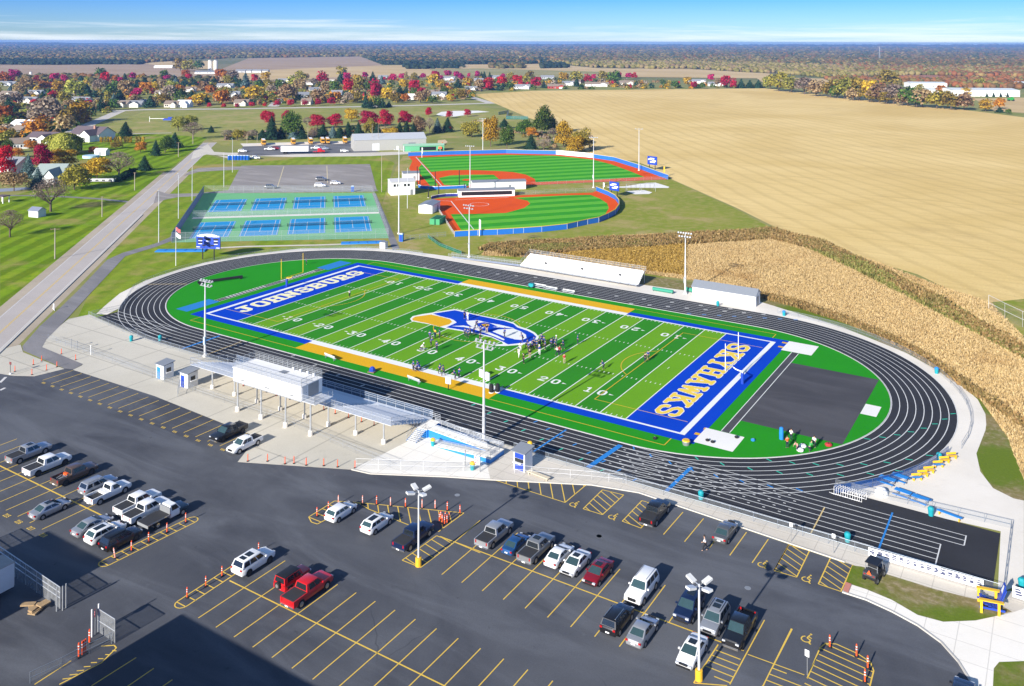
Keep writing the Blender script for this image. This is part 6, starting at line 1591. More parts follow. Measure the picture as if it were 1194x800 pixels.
def figure_meshes(kind):
    J = pose(kind); names = list(J); idx = {n: i for i,n in enumerate(names)}
    rad = dict(pelvis=.13,chest=.14,neck=.06,head=.1,crown=.075,sh=.075,el=.05,wr=.038,hn=.045,hp=.1,kn=.065,an=.045,to=.04)
    nd = [(J[n],rad[n.split('_')[0]]) for n in names]
    ed = [(idx[a],idx[b_]) for a,b_ in [('pelvis','chest'),('chest','neck'),('neck','head'),('head','crown')]+[(f'{p}_{k}',f'{q}_{k}') for k in 'lr' for p,q in (('sh','el'),('el','wr'),('wr','hn'),('hp','kn'),('kn','an'),('an','to'))]+[('chest','sh_l'),('chest','sh_r'),('pelvis','hp_l'),('pelvis','hp_r')]]
    body = skin_mesh(nd,ed,idx['pelvis'])
    def part(ns,es,k):
        ii = {n: i for i,n in enumerate(ns)}; return skin_mesh([(J[n],rad[n.split('_')[0]]*k) for n in ns],[(ii[a],ii[b_]) for a,b_ in es])
    sh = part(['chest','pelvis','sh_l','sh_r','el_l','el_r'],[('chest','pelvis'),('chest','sh_l'),('chest','sh_r'),('sh_l','el_l'),('sh_r','el_r')],1.22)
    tr = part(['pelvis','hp_l','hp_r','kn_l','kn_r','an_l','an_r'],[('pelvis','hp_l'),('pelvis','hp_r'),('hp_l','kn_l'),('hp_r','kn_r'),('kn_l','an_l'),('kn_r','an_r')],1.2)
    h = J['head']; hb = MB()
    n_ = 10
    prof = [(.03+.13*math.sin(math.pi*k/7)**.8,h[2]-.07+.27*k/7) for k in range(1,7)]
    hb.lathe(h[0],0,prof,n_); hm = hb.mesh('helmet',HB,True)
    hb = MB(); hb.lathe(h[0]-.015,0,[(.118,h[2]+.03),(.12,h[2]+.1),(.09,h[2]+.18),(.03,h[2]+.215)],n_); hr = hb.mesh('hair',HAIR,True)
    fb = MB(); fb.box(h[0]+.115,0,h[2]+.02,.03,.03,.05); fb.box(h[0]+.1,.04,h[2]+.06,.02,.03,.015); fb.box(h[0]+.1,-.04,h[2]+.06,.02,.03,.015); fb.box(h[0]+.1,0,h[2]-.03,.02,.06,.012)
    fm = fb.mesh('face',SKIN)
    return body,sh,tr,hm,hr,fm
FIG = {k: figure_meshes(k) for k in ('stand','stride','ready','crouch')}
_VC = {}
def variant(me,m):
    k = (me.name,m.name)
    if k not in _VC:
        c = me.copy(); c.materials.clear(); c.materials.append(m); _VC[k] = c
    return _VC[k]
def person(pt,label,kind='stand',rz=None,shirt=JB,legs=PW_,head=HB,group=None,z=.06,s=1.0):
    b_,sh,tr,hm,hr,fm = FIG[kind]
    t = thing('person',label,'person',pt[0],pt[1],z,random.uniform(0,6.28) if rz is None else rz,group)
    link('body',variant(b_,SKIN),t); link('shirt',variant(sh,shirt),t); link('trousers',variant(tr,legs),t)
    if head is None: link('hair',variant(hr,HAIR),t); link('face',fm,t)
    else: link('helmet',variant(hm,head),t)
    t.scale = (s,s,s); return t
ZQ2 = Z(460,340,4.975)
def squad(pts,label,group,shirt,legs,head,kinds):
    for i,(x,y) in enumerate(pts): person(ZQ2(x,y),label,kinds[i % len(kinds)],None,shirt,legs,head,group,.085,1.06)
squad([(205,285),(210,318),(262,275)],'player in blue jersey and dark trousers left of the midfield emblem','blue players left of the emblem',JB,PT,HB,['stand','ready'])
squad([(245,345)],'player in a blue jersey and pale trousers nearest the number left of the emblem',None,JB,PT,HB,['stride'])
squad([(152,345)],'person in grey crouching over the painted number 50',None,JW,PT,HW,['crouch'])
squad([(235,272)],'person in yellow and blue at the edge of the painted beak',None,GOLD,JB,HB,['stand'])
squad([(410,262),(425,272),(440,256),(458,250),(500,250),(475,215)],'player in a dark blue jersey in the line on the painted emblem','players lined up on the emblem',JB,PT,HB,['ready','stand','stride'])
squad([(405,160)],'player in blue standing on the far edge of the emblem',None,JB,PT,HB,['stand'])
squad([(425,168)],'person in pale clothes on the far edge of the emblem',None,JW,PW_,None,['stand'])
squad([(495,298)],'person dressed all in black at the near edge of the emblem',None,JK,JK,None,['stand'])
squad([(535,242)],'person in dark clothes beside the painted eye',None,JK,PTN,None,['stand'])
squad([(637,268)],'player in dark blue alone on the white part of the emblem',None,JB,PT,HB,['stride'])
squad([(745,292)],'player in blue at the emblem tip',None,JB,PT,HB,['ready'])
squad([(765,330),(778,350),(790,345),(800,338),(812,335),(825,340),(845,330),(855,302),(860,315),(875,340),(842,312),(806,318)],'player in a blue jersey and helmet in the dense pack right of the emblem','players packed right of the emblem',JB,PT,HB,['ready','stand','ready','stride'])
squad([(910,330),(920,322),(928,334),(980,336)],'player in a blue jersey in the loose group beyond the pack','loose group of blue players',JB,PT,HB,['stand','stride'])
squad([(722,385),(728,345)],'player in a white jersey at the near corner of the pack','white jersey players at the pack corner',JW,PW_,HB,['stride','ready'])
squad([(748,420)],'person all in black in front of the pack',None,JK,JK,None,['stand'])
squad([(785,390)],'person in dark shirt and tan trousers in front of the pack',None,JK,PTN,None,['stand'])
squad([(840,370)],'player in a blue jersey with white trousers striding below the pack',None,JB,PW_,HW,['stride'])
squad([(940,312)],'player in a white jersey and helmet at the end of the loose group',None,JW,PW_,HW,['stand'])
squad([(945,375)],'player in a white shirt over dark legs near the twenty yard line',None,JW,PT,None,['stride'])
squad([(957,372)],'person in a red shirt near the twenty yard line',None,JR,PT,None,['stand'])
squad([(985,420)],'person in a red-brown shirt alone below the loose group',None,JR,PTN,None,['stand'])
squad([(1062,308)],'player in blue standing alone towards the far hash marks',None,JB,PT,HB,['stand'])
squad([(110,462),(122,465),(133,462),(150,466)],'player in blue in the sideline group at the white border','sideline group at the white border',JB,PT,HB,['stand','crouch'])
squad([(262,482),(285,492)],'player in blue and white stepping over the white border','pair on the white border',JB,PT,HB,['stride'])
squad([(355,512),(372,505)],'player in blue bending at the white border farthest right','bending pair on the white border',JB,PT,HB,['ready'])
Zr = Z(650,300,3.98)
person(Zr(215,522),'coach in blue bending forward alone at the ten yard line','ready',None,JB,PT,None,z=.085); person(Zr(407,490),'person in dark clothes of the pair at the yellow arc','stand',None,JK,PT,None,z=.085); person(Zr(421,478),'person in blue of the pair at the yellow arc','stand',None,JB,PTN,None,z=.085)
person(P(407.7,347),'referee-like person in black and white by the JOHNSBURG end zone','stand',None,JW,JK,None,z=.085)
person(P(357,309),'person in dark blue standing behind the yellow goalpost','stand',None,JB,PT,None,z=.06)
person(ZE(475,275),'person in a white top walking across the lot near the grey sedan','stride',R(200),JW,JK,None,z=.03)
for x,y,lab,m_,k_ in ((95,80,'person in white standing by the dark rubber pad',JW,'stand'),(80,110,'person in orange and dark shorts by the rubber pad',ORANGE,'stand'),(185,108,'person in a long white top at the edge of the rubber pad',JW,'stand'),(165,122,'person in green sitting on the turf by the pad',mat('green_shirt',(.05,.3,.08),.7),'crouch'),(120,118,'person in pink crouching among the gear by the pad',mat('pink_shirt',(.6,.3,.3),.7),'crouch')):
    person(ZH(x,y),lab,k_,None,m_,PT,None,z=.06)
for x,y,lab,m_ in ((57,75,'tall blue blocking pad standing on the turf',SKYBLUE),):
    t = thing('blocking_pad',lab,'pad',*ZH(x,y),.06,.3); b = MB(); b.lathe(0,0,[(.32,0),(.34,.9),(.3,1.7),(.2,1.8)],10); b.build('pad',m_,t); b = MB(); b.box(.3,.1,.06,.8,.5,.1); b.build('foot',BLACK,t)
for x,y,lab,m_ in ((140,105,'open white equipment bag on the turf by the pad',JW),(130,120,'white towel heap among the gear on the turf',WHITE),(240,100,'red and blue gear bag at the pad corner',JR)):
    t = thing('gear_bag',lab,'bag',*ZH(x,y),.06,random.random()*3); b = MB(); b.lathe(0,0,[(.5,0),(.55,.2),(.4,.36),(.1,.4)],9); b.build('bag',m_,t); b = MB(); b.tube((-.3,0,.36),(.3,0,.42),.04,5); b.build('handle',BLACK,t)
# benches, carts and markers on the sidelines
def sideline_bench(pt,rz,label):
    t = thing('bench',label,'bench',pt[0],pt[1],.07,rz); b = MB(); b.box(0,0,.45,3.2,.35,.05); b.build('seat',ALU,t)
    b = MB(); b.box(0,.22,.8,3.2,.04,.3); b.build('backrest',ALU,t)
    for x in (-1.3,1.3): b = MB(); b.box(x,.05,.22,.06,.4,.44); b.build('leg',GALV,t)
sideline_bench(Z(200,400,4.776)(885,92),R(170),'white sideline bench at the left part of the yellow strip'); sideline_bench(Z(400,300,3.73)(310,545),R(170),'white sideline bench at the middle of the near yellow strip')
for x,y,lab in ((855,135,'white sideline bench farthest left on the far side'),(905,147,'longer white sideline bench in the middle of the far side'),(980,160,'white sideline bench farthest right on the far side')): sideline_bench(Z(400,300,3.73)(x,y),0,lab)
t = thing('cooler_cart','teal cooler cart at the end of the far benches','cart',*Z(400,300,3.73)(820,133),.07); b = MB(); b.box(0,0,.6,1.3,.8,.8); b.build('tub',TEAL,t)
for sx_ in (-.5,.5): b = MB(); b.tube((sx_,-.45,.2),(sx_,.45,.2),.2,10); b.build('wheel',RUBBER,t)
t = thing('equipment_crate','blue cloth covered crate at the near edge of the yellow strip','crate',*Z(400,300,3.73)(127,500),.07,.2); b = MB(); b.lathe(0,0,[(.6,0),(.55,.6),(.3,.9),(.05,1.0)],8); b.build('cover',BLUE,t); b = MB(); b.box(0,0,.1,1.3,1.3,.16); b.build('pallet',WOOD,t)
t = thing('play_clock','white board on a black stand on the yellow strip','sign',*Z(400,300,3.73)(458,578),.07,R(10)); b = MB(); b.tube((0,0,0),(0,0,1.1),.08,6); b.build('stand',BLACK,t); b = MB(); b.box(0,0,1.6,1.0,.2,1.1); b.build('board',WHITE,t)
for x,y,lab in ((645,590,'black stuffed sled pad left of its twin at the yellow strip end'),(672,588,'black stuffed sled pad right of its twin at the blue border')):
    t = thing('tackling_dummy',lab,'pad',*Z(400,300,3.73)(x,y),.07); b = MB(); b.lathe(0,0,[(.35,.1),(.42,.6),(.38,1.3),(.15,1.5)],10); b.build('pad',JK,t); b = MB(); b.lathe(0,0,[(.45,0),(.45,.1)],10); b.build('base',WHITE,t)
t = thing('yard_marker','pair of white padded boards standing at the near sideline by the mast','marker',*Z(400,300,3.73)(615,530),.07,R(-20))
for x in (-.9,.9): b = MB(); b.box(x,0,.7,1.0,.35,1.3); b.build('board',WHITE,t)
t = thing('high_jump_bar','long black padded beam lying on the turf of the west bend','beam',*Z(120,280,3.98)(545,192),.06,R(64)); b = MB(); b.box(0,0,.5,11,.5,.45); b.build('beam',JK,t)
for x in (-5,5): b = MB(); b.box(x,0,.14,.5,1.2,.28); b.build('foot',BLACK,t)
t = thing('gear_bin','yellow and grey round bin on the turf by the near mat','bin',*Z(700,370,5)(500,745),.06); b = MB(); b.lathe(0,0,[(.5,0),(.6,.5),(.58,.6)],12); b.build('tub',GREYM,t); b = MB(); b.lathe(0,0,[(.62,.6),(.5,.75)],12); b.build('lid',GOLD,t)
for x,y,lab in ((625,722,'dark gear bag lying on the near white pit'),(655,732,'second dark gear bag beside it on the near white pit'),(795,705,'small dark bag near the corner of the white pit'),(890,722,'blue bag on the turf beside the white pit'),(318,712,'black bag on the turf near the end zone corner')):
    t = thing('gear_bag',lab,'bag',*Z(700,370,5)(x,y),.075,random.random()*3); b = MB(); b.lathe(0,0,[(.3,0),(.34,.15),(.2,.3),(.05,.33)],8); b.build('bag',SKYBLUE if 'blue' in lab else JK,t); b = MB(); b.tube((-.18,0,.3),(.18,0,.34),.03,5); b.build('handle',GREYM,t)
# green hose reels and cart by the far bleacher
t = thing('tarpaulin_roll','long green tarpaulin roll beside the far bleacher','roll',*Z(740,260,7.275)(240,590),.06,R(0)); b = MB(); b.tube((-2.6,0,.5),(2.6,0,.5),.42,10); b.build('roll',mat('green_tarp',(.03,.25,.16),.6),t)
for x in (-2.4,2.4): b = MB(); b.box(x,0,.2,.1,.9,.4); b.build('stand',GREYM,t)
t = thing('tarpaulin_roll','short green roll against the end of the storage shed','roll',*Z(740,260,7.275)(470,590),.06,R(-5)); b = MB(); b.tube((-1,0,.6),(1,0,.6),.5,10); b.build('roll',_MC['green_tarp'],t); b = MB(); b.box(0,0,.1,2.2,1.0,.2); b.build('stand',GREYM,t)
# ------------------------------------------------------------------ tennis courts
TCG = turf('court_green',(.16,.42,.2),.06); TCB = turf('court_blue',(.025,.26,.55),.06)
c4 = [P(200,283),P(453.3,278),P(433.7,225.4),P(237.7,225.4)]
sheet('tennis_surround',c4,.055,TCG)
e1 = Vector((.717,.697)); e2 = Vector((-.697,.717)); lines = MB(); blue = MB()
firsts = [Vector(ZS(*q)) for q in ((125,510),(358,500),(585,493),(808,485))]; seconds = [Vector(ZS(*q)) for q in ((203,388),(407,383),(605,380),(797,372))]
base = firsts[0]
courts = [(firsts[0]+e1*14.55*i) for i in range(4)]+[(firsts[0]+e1*14.55*i+e2*42.3) for i in range(4)]
def at(o,a,c): v = o+e1*a+e2*c; return (v.x,v.y)
for n_,o in enumerate(courts):
    blue.poly([at(o,-.3,-.3),at(o,11.27,-.3),at(o,11.27,24.07),at(o,-.3,24.07)],.061)
    for (a,c,a2,c2) in ((0,0,10.97,0),(0,23.77,10.97,23.77),(0,0,0,23.77),(10.97,0,10.97,23.77),(1.37,0,1.37,23.77),(9.6,0,9.6,23.77),(1.37,5.49,9.6,5.49),(1.37,18.28,9.6,18.28),(5.485,5.49,5.485,18.28)):
        seg(lines,at(o,a,c),at(o,a2,c2),.14,.067+.0009*(a == a2))
    m_ = at(o,5.485,11.885); t = thing('tennis_net','dark tennis net with a white band across one of the eight blue courts','net',m_[0],m_[1],.06,math.atan2(e1.y,e1.x),'tennis nets')
    for x in (-6.3,6.3): b = MB(); b.tube((x,0,0),(x,0,1.1),.06,6); b.build('post',BLACK,t)
    b = MB(); b.box(0,0,.5,12.5,.03,.95); b.build('net',mesh_wire_mat('net_cord',(.02,.04,.05),.3),t); b = MB(); b.box(0,0,1.0,12.5,.04,.05); b.build('band',GREYM,t)
structure(blue.build('tennis_court',TCB)); structure(lines.build('tennis_lines',LINEW))
ma,mb_ = Vector(ZS(138,416)),Vector(ZS(1002,391))
sheet('court_walkway',strip_poly([tuple(ma),tuple(mb_)],3.0),.07,PALE)
fence('fence','tall blue-screened fence along the west side of the tennis courts',[c4[0],c4[3]],3.0,'tennis court fences',mesh_wire_mat('blue_windscreen',(.015,.1,.33),.85),4)
fence('fence','tall wire fence on the track side of the tennis courts',[c4[0],c4[1]],3.0,'tennis court fences',CHAIN,4,.022,GALV)
fence('fence','tall wire fence on the path side of the tennis courts',[c4[1],c4[2]],3.0,'tennis court fences',CHAIN,4,.022,GALV)
fence('fence','tall wire fence towards the worn lot behind the tennis courts',[c4[2],c4[3]],3.0,'tennis court fences',CHAIN,4,.022,GALV)
for s_,lab in ((-1.6,'wire fence on the near edge of the walkway between the court rows'),(1.6,'wire fence on the far edge of the walkway between the court rows')):
    fence('fence',lab,[tuple(ma+e2*s_),tuple(mb_+e2*s_)],2.2,'tennis court fences',CHAIN,4,.02,GALV)
sheet('path',strip_poly([ZS(0,572),ZS(160,560),ZS(380,548),ZS(720,541),ZS(1040,530)],1.6),.058,SIDEW)
for (q,lab,rz,L) in ((ZS(85,568),'long blue tarpaulin rolled out behind the scoreboard',R(35),14),(ZS(930,531),'blue tarpaulin spread beside the track north of the courts',R(40),13)):
    t = thing('tarpaulin',lab,'tarpaulin',q[0],q[1],.06,rz); b = MB(); b.box(0,0,.1,L,3.0,.2)
    for k in range(5): b.box(-L/2+L*(k+.5)/5,0,.24,L/5-.3,2.2,.12)
    b.build('sheet',SKYBLUE,t)
# ------------------------------------------------------------------ ball fields
CLAY = turf('red_turf',(.66,.085,.012),.08)
def stripe_turf(name,a,c,ang,wd):
    m,nt,b = nodes_of(name); v = coords(nt,-ang); s = nt.nodes.new('ShaderNodeSeparateXYZ'); nt.links.new(v,s.inputs[0])
    st = step(nt,math_(nt,'SINE',math_(nt,'MULTIPLY',s.outputs[1],math.pi/wd)),-.25,.25)
    nz = noise(nt,coords(nt),.3,4); cc = mixrgb(nt,st,a,c); cc = mixrgb(nt,.25,cc,mixrgb(nt,nz,[.2]*3,[.8]*3),'OVERLAY')
    nt.links.new(cc,b.inputs['Base Color']); b.inputs['Roughness'].default_value = .9; b.inputs['Specular IOR Level'].default_value = .02; return m
BG = stripe_turf('ballfield_turf',(.04,.29,.02),(.11,.4,.035),R(52),5.0)
soft_out = [ZC(0,618),ZC(100,612),ZC(165,608),ZC(280,600),ZC(440,583),ZC(570,553),ZC(640,540),ZC(700,515),ZC(745,490),ZC(770,455),ZC(769,425),ZC(745,395),ZC(700,370),ZC(625,340)]
sheet('softball_clay',[ZB(600,775),ZB(780,765)]+soft_out+[ZC(600,352),ZC(300,362),ZC(0,374),ZB(1000,455),ZB(700,465),ZB(430,482),ZB(470,560),ZB(590,740)],.055,CLAY)
sheet('softball_turf',[ZB(570,600),ZB(760,598),ZB(1000,590),ZC(100,468),ZC(170,448),ZC(207,422),ZC(190,403),ZC(130,390),ZC(105,384),ZC(300,375),ZC(450,368),ZC(590,366),ZC(650,390),ZC(695,420),ZC(705,450),ZC(685,485),ZC(650,515),ZC(560,551),ZC(440,580),ZC(280,596),ZC(0,615),ZB(800,762),ZB(665,745)],.062,BG)
bl_ = MB(); seg(bl_,ZB(572,497),ZB(770,745),.35,.069); seg(bl_,ZB(440,492),ZB(570,498),.25,.07); seg(bl_,ZB(600,490),ZC(70,382),.3,.07)
c_ = Vector(ZB(793,523))
for k in range(20):
    a,a2 = 2*math.pi*k/20,2*math.pi*(k+1)/20; seg(bl_,(c_.x+3.5*math.cos(a),c_.y+3.5*math.sin(a)),(c_.x+3.5*math.cos(a2),c_.y+3.5*math.sin(a2)),.25,.071)
base_out = [ZB(240,148),ZB(600,136),ZB(1000,126),ZC(370,110),ZC(605,132),ZC(740,152),ZC(900,202),ZC(1080,268)]
sheet('baseball_clay',base_out+[ZC(900,275),ZC(500,290),ZC(100,312),ZB(760,385),ZB(640,396),ZB(450,402),ZB(335,392),ZB(300,340),ZB(247,242),ZB(272,185)],.055,CLAY)
sheet('baseball_turf',[ZB(312,160),ZB(600,148),ZB(1000,138),ZC(200,115),ZC(370,118),ZC(600,142),ZC(720,172),ZC(850,220),ZC(930,252),ZC(600,272),ZC(242,286),ZC(236,265),ZC(180,238),ZC(100,222),ZC(0,215),ZB(720,256),ZB(560,258),ZB(418,272)],.062,BG)
sheet('baseball_infield_turf',[ZB(478,318),ZB(570,298),ZB(750,292),ZB(905,293),ZB(955,335),ZB(760,345),ZB(700,382),ZB(520,372)],.064,BG)
sheet('baseball_foul_turf',[ZB(345,212),ZB(318,240),ZB(335,290),ZB(410,380),ZB(475,377),ZB(410,285)],.064,BG)
sheet('pitching_mound',[ZB(655,335),ZB(680,325),ZB(720,327),ZB(725,335),ZB(690,340)],.069,CLAY)
seg(bl_,ZB(300,155),ZB(500,380),.4,.072); seg(bl_,ZB(500,380),ZC(100,315),.35,.073)
structure(bl_.build('ballfield_lines',LINEW))
def wall(name,label,pts,h,m,capm=None,posts=0,panels=None,cat='wall'):
    t = thing(name,label,cat,pts[0][0],pts[0][1],.05); o = Vector(pts[0]); b = MB()
    for p,q in zip(pts,pts[1:]):
        p,q = Vector(p)-o,Vector(q)-o; d = q-p; b.box((p.x+q.x)/2,(p.y+q.y)/2,h/2,d.length+.02,.12,h,math.atan2(d.y,d.x))
    b.build('panels',m,t)
    if capm:
        b = MB()
        for p,q in zip(pts,pts[1:]):
            p,q = Vector(p)-o,Vector(q)-o; d = q-p; b.box((p.x+q.x)/2,(p.y+q.y)/2,h+.08,d.length,.22,.16,math.atan2(d.y,d.x))
        b.build('top_cap',capm,t)
    if posts:
        b = MB()
        for p,q in zip(pts,pts[1:]):
            p,q = Vector(p)-o,Vector(q)-o; d = q-p; n = max(1,int(d.length/posts))
            for k in range(n): v = p+d*(k/n); nn = Vector((d.y,-d.x)).normalized()*.1; b.tube((v.x+nn.x,v.y+nn.y,0),(v.x+nn.x,v.y+nn.y,h),.05,5)
        b.build('posts',LAMPW,t)
    return t
BW = mat('blue_wall_pad',(.015,.14,.5),.5,var=.1)
wall('outfield_fence','low bright blue outfield fence of the softball field with a yellow cap',[ZB(600,775),ZB(780,765)]+soft_out,1.7,BW,mat('yellow_fence_cap',(.65,.5,.05),.6),5)
wb = wall('outfield_wall','long blue outfield wall of the baseball field with one white lettered stretch',base_out,2.0,BW,mat('pale_fence_cap',(.6,.55,.3),.6))
o = Vector(base_out[0]); pa,pb = Vector(ZC(370,110))-o,Vector(ZC(605,132))-o; d = pb-pa; a = math.atan2(d.y,d.x); nn = Vector((d.y,-d.x)).normalized()*.12
if nn.dot(Vector((CAM[0],CAM[1]))-Vector(base_out[0])) < 0: nn = -nn
b = MB(); b.box((pa.x+pb.x)/2+nn.x,(pa.y+pb.y)/2+nn.y,1.25,d.length-.4,.1,2.3,a); wp = b.build('white_panel',WHITE,wb)
random.seed(3); b = MB(); u = d.normalized(); x = d.length*.2
while x < d.length*.92:
    k = random.uniform(.6,1.0); v = pa+u*x; b.box(v.x+nn.x*1.7,v.y+nn.y*1.7,1.35,k,.04,random.uniform(.6,.9),a); x += k+random.choice((.35,.35,1.4))
b.build('lettering',mat('grey_lettering',(.2,.2,.22),.7),wp)
fence('fence','wire fence along the first base side of the softball field',[ZC(625,345),ZC(300,358),ZC(0,372),ZB(990,452)],1.6,'ball field fences',CHAIN,4,.02,GALV)
fence('fence','wire fence along the third base side of the baseball field',[ZC(1080,270),ZC(600,288),ZC(100,314)],1.6,'ball field fences',CHAIN,4,.02,GALV)
fence('fence','pale low fence along the left edge of the softball field',[ZB(600,770),ZB(465,560)],1.2,'ball field fences',mesh_wire_mat('pale_mesh',(.6,.58,.5),.5),3,.03,LAMPW)
wall('backstop_wall','low curved blue backstop wall behind the baseball home plate',[ZB(320,392),ZB(345,400),ZB(450,408),ZB(620,400),ZB(690,395)],1.1,BW,WHITE)
wall('backstop_wall','short navy backstop wall behind the softball home plate',[ZB(420,482),ZB(470,470),ZB(530,462),ZB(600,460),ZB(690,460)],1.0,mat('navy_pad',(.015,.02,.2),.6),WHITE)
for (x,y,top),lab in (((310,375,228),'black backstop pole at the corner of the baseball field'),((331,390,250),'black backstop pole next to the corner pole of the baseball field'),((450,402,265),'black backstop pole on the near side of baseball home plate'),((637,396,255),'black backstop pole at the first base end of the baseball backstop'),((397,472,390),'short black backstop pole by the small grey-roofed shed'),((477,466,372),'black backstop pole behind softball home plate'),((677,455,360),'black backstop pole beside the white dugout')):
    q = ZB(x,y); h = HT(440+x/6.667,160+y/6.667,160+top/6.667); t = thing('backstop_pole',lab,'pole',q[0],q[1],.05,0,'backstop poles'); b = MB(); b.lathe(0,0,[(.22,0),(.14,h)],8); b.build('pole',BLACK,t); b = MB(); b.lathe(0,0,[(.4,0),(.4,.15)],10); b.build('foot',PALE,t)
# huts and dugouts
AX = math.atan2(e1.y,e1.x)
q = ZB(195,452); t = shed('scorer_hut','two-storey white scorer hut with dark windows between the ball fields','hut',q[0]-3,q[1]+3,9.5,7.5,5.2,AX+R(5),WSID,mat('pale_grey_roof',(.5,.5,.5),.6),.8,
     [('window',-3.3,-3.78,3.9,.9,.06,1.0,GLASS),('window',-1.9,-3.78,3.9,.9,.06,1.0,GLASS),('window',.8,-3.78,3.9,.9,.06,1.0,GLASS),('window',2.2,-3.78,3.9,.9,.06,1.0,GLASS),('window',4.78,-2,3.9,.06,.9,1.0,GLASS),('window',4.78,0,3.9,.06,.9,1.0,GLASS),('window',4.78,2,3.9,.06,.9,1.0,GLASS),('door',3.4,-3.78,1.05,1.0,.06,2.1,GREYM)])
def dug(q,w_,d_,h,rz,lab,open_=True,rm=None): 
    ps = [('opening',0,-d_/2-.02,h*.55,w_*.9,.06,h*.55,BLACK)] if open_ else [('door',w_*.2,-d_/2-.02,1.0,1.0,.06,2.0,GREYM)]
    return shed('dugout',lab,'dugout',q[0],q[1],w_,d_,h,rz,WSID,rm or ROOFG,.5,ps,group='dugouts of the ball fields')
dug(ZB(258,330),7,6,3.2,AX,'small white dugout with a slate roof at the left corner of the baseball field',False)
dug(ZB(405,575),9,5,2.8,AX+R(65),'white dugout with a slate roof beside the green box',False)
dug(ZB(940,400),22,5.5,3.2,AX-R(2),'long dugout with a slate roof between the two ball fields',False)
dug(ZB(845,456),22,4.5,2.6,AX-R(2),'long pale dugout with dark openings facing the softball infield')
t = thing('storage_box','open green storage box beside the white softball dugout','box',*ZB(470,665),.05,AX+R(65)); b = MB(); b.box(0,0,.9,7,3.4,1.8); b.build('box',mat('green_box',(.05,.3,.12),.6),t); b = MB(); b.box(0,0,1.83,6,2.6,.06); b.build('netting',mat('dark_green_net',(.01,.1,.04),.8),t)
q = ZL(1048,140); t = shed('metal_building','large grey metal building with a pale ridged roof beside the buses','building',q[0]-7,q[1]+8,40,17,6.0,AX+R(4),mat('grey_metal_siding',(.4,.39,.36),.6,.1),mat('pale_metal_roof',(.6,.61,.62),.4,.3),2.6,
     [('roller_door',-8,-8.53,2.0,4,.06,4,LAMPW),('door',4,-8.53,1.1,1.1,.06,2.2,WHITE),('roller_door',12,-8.53,2.0,4,.06,4,GREYM)])
q = ZB(365,108); t = shed('green_shelter','low green shelter with a lighter roof behind the baseball wall','shelter',q[0]-2,q[1]+2,22,6,3.0,AX,mat('green_cladding',(.12,.42,.22),.6),mat('pale_green_roof',(.3,.5,.35),.6),.7,[('opening',2,-3.03,1.4,9,.06,2.0,BLACK),('post',-11.2,-3.2,1.5,.3,.3,3.4,WHITE)])
q = ZB(492,104); t = thing('excavator','small orange excavator parked behind the baseball wall','excavator',q[0],q[1],.05,R(110)); b = MB(); b.box(0,0,1.6,2.6,2.0,1.2); b.box(-.2,.4,2.6,1.2,1.0,1.2); b.build('cab',ORANGE,t); b = MB(); b.tube((.8,0,1.8),(3.4,0,4.2),.22,6); b.tube((3.4,0,4.2),(5.0,0,1.4),.18,6); b.box(5.0,0,1.0,.7,.8,.8); b.build('boom',ORANGE,t)
for sy in (-.8,.8): b = MB(); b.box(0,sy,.45,3.2,.5,.9); b.build('track',RUBBER,t)
for (qz,lab,s_) in (((740,378),'small white and blue scoreboard behind the softball outfield fence',1),((980,212),'small white and blue scoreboard behind the baseball wall at the field edge',1.15)):
    q = ZC(*qz); t = thing('scoreboard',lab,'scoreboard',q[0],q[1],.05,R(-12),'scoreboards of the ball fields')
    for x in (-1.4,1.4): b = MB(); b.box(x,0,1.3,.2,.2,2.6); b.build('post',BLACK,t)
    b = MB(); b.box(0,0,4.1,4.6,.3,3.4); b.build('panel',BLUE,t); b = MB()
    for x,z_,w_ in ((-1.0,4.5,1.8),(1.0,4.0,1.8),(0,4.9,2.2),(.2,3.5,2.4)): b.box(x,-.2,z_,w_,.05,.5)
    b.build('display',WHITE,t); t.scale = (s_,s_,s_)
for (qz,fy,ty,lab,m_) in (((795,770),275.5,256,'white foul pole at the near corner of the softball fence',WHITE),): pass
def fpole(px_,py_,top,lab,m_):
    h = HT(px_,py_,top); q = P(px_,py_); t = thing('foul_pole',lab,'pole',q[0],q[1],.05,0,'foul poles'); b = MB(); b.lathe(0,0,[(.14,0),(.12,h)],8); b.build('pole',m_,t); b = MB(); b.box(.28,0,h*.7,.5,.05,h*.55); b.build('screen',m_,t)
fpole(559,275.5,256,'white foul pole at the near corner of the softball fence',WHITE); fpole(703.5,222,213,'white foul pole at the right end of the softball fence',WHITE); fpole(774,206,194,'yellow foul pole at the right end of the baseball wall',GOLD); fpole(492,184,172,'thin pole at the left end of the baseball wall',WHITE)
# play area sand
sheet('sand_patch',[ZC(690,315),ZC(800,312),ZC(880,300),ZC(940,290),ZC(1000,288),ZC(1088,315),ZC(1080,322),ZC(700,320)],.05,_MC['white_sand']); sheet('sand_patch',[ZC(810,342),ZC(930,335),ZC(980,350),ZC(960,360),ZC(870,362)],.05,_MC['white_sand'])
t = thing('swing_frame','dark swing frame standing between the sand patches','swing',*ZC(905,345),.05,AX); b = MB()
for x in (-6,0,6):
    for y in (-1.3,1.3): b.tube((x,y,0),(x,0,3.2),.07,5)
b.tube((-6,0,3.2),(6,0,3.2),.07,5); b.build('frame',GREYM,t)
for x in (-4,-2,2,4): b = MB(); b.tube((x-.25,0,3.2),(x-.25,0,.6),.03,4); b.tube((x+.25,0,3.2),(x+.25,0,.6),.03,4); b.box(x,0,.6,.55,.25,.05); b.build('swing_seat',BLACK,t)
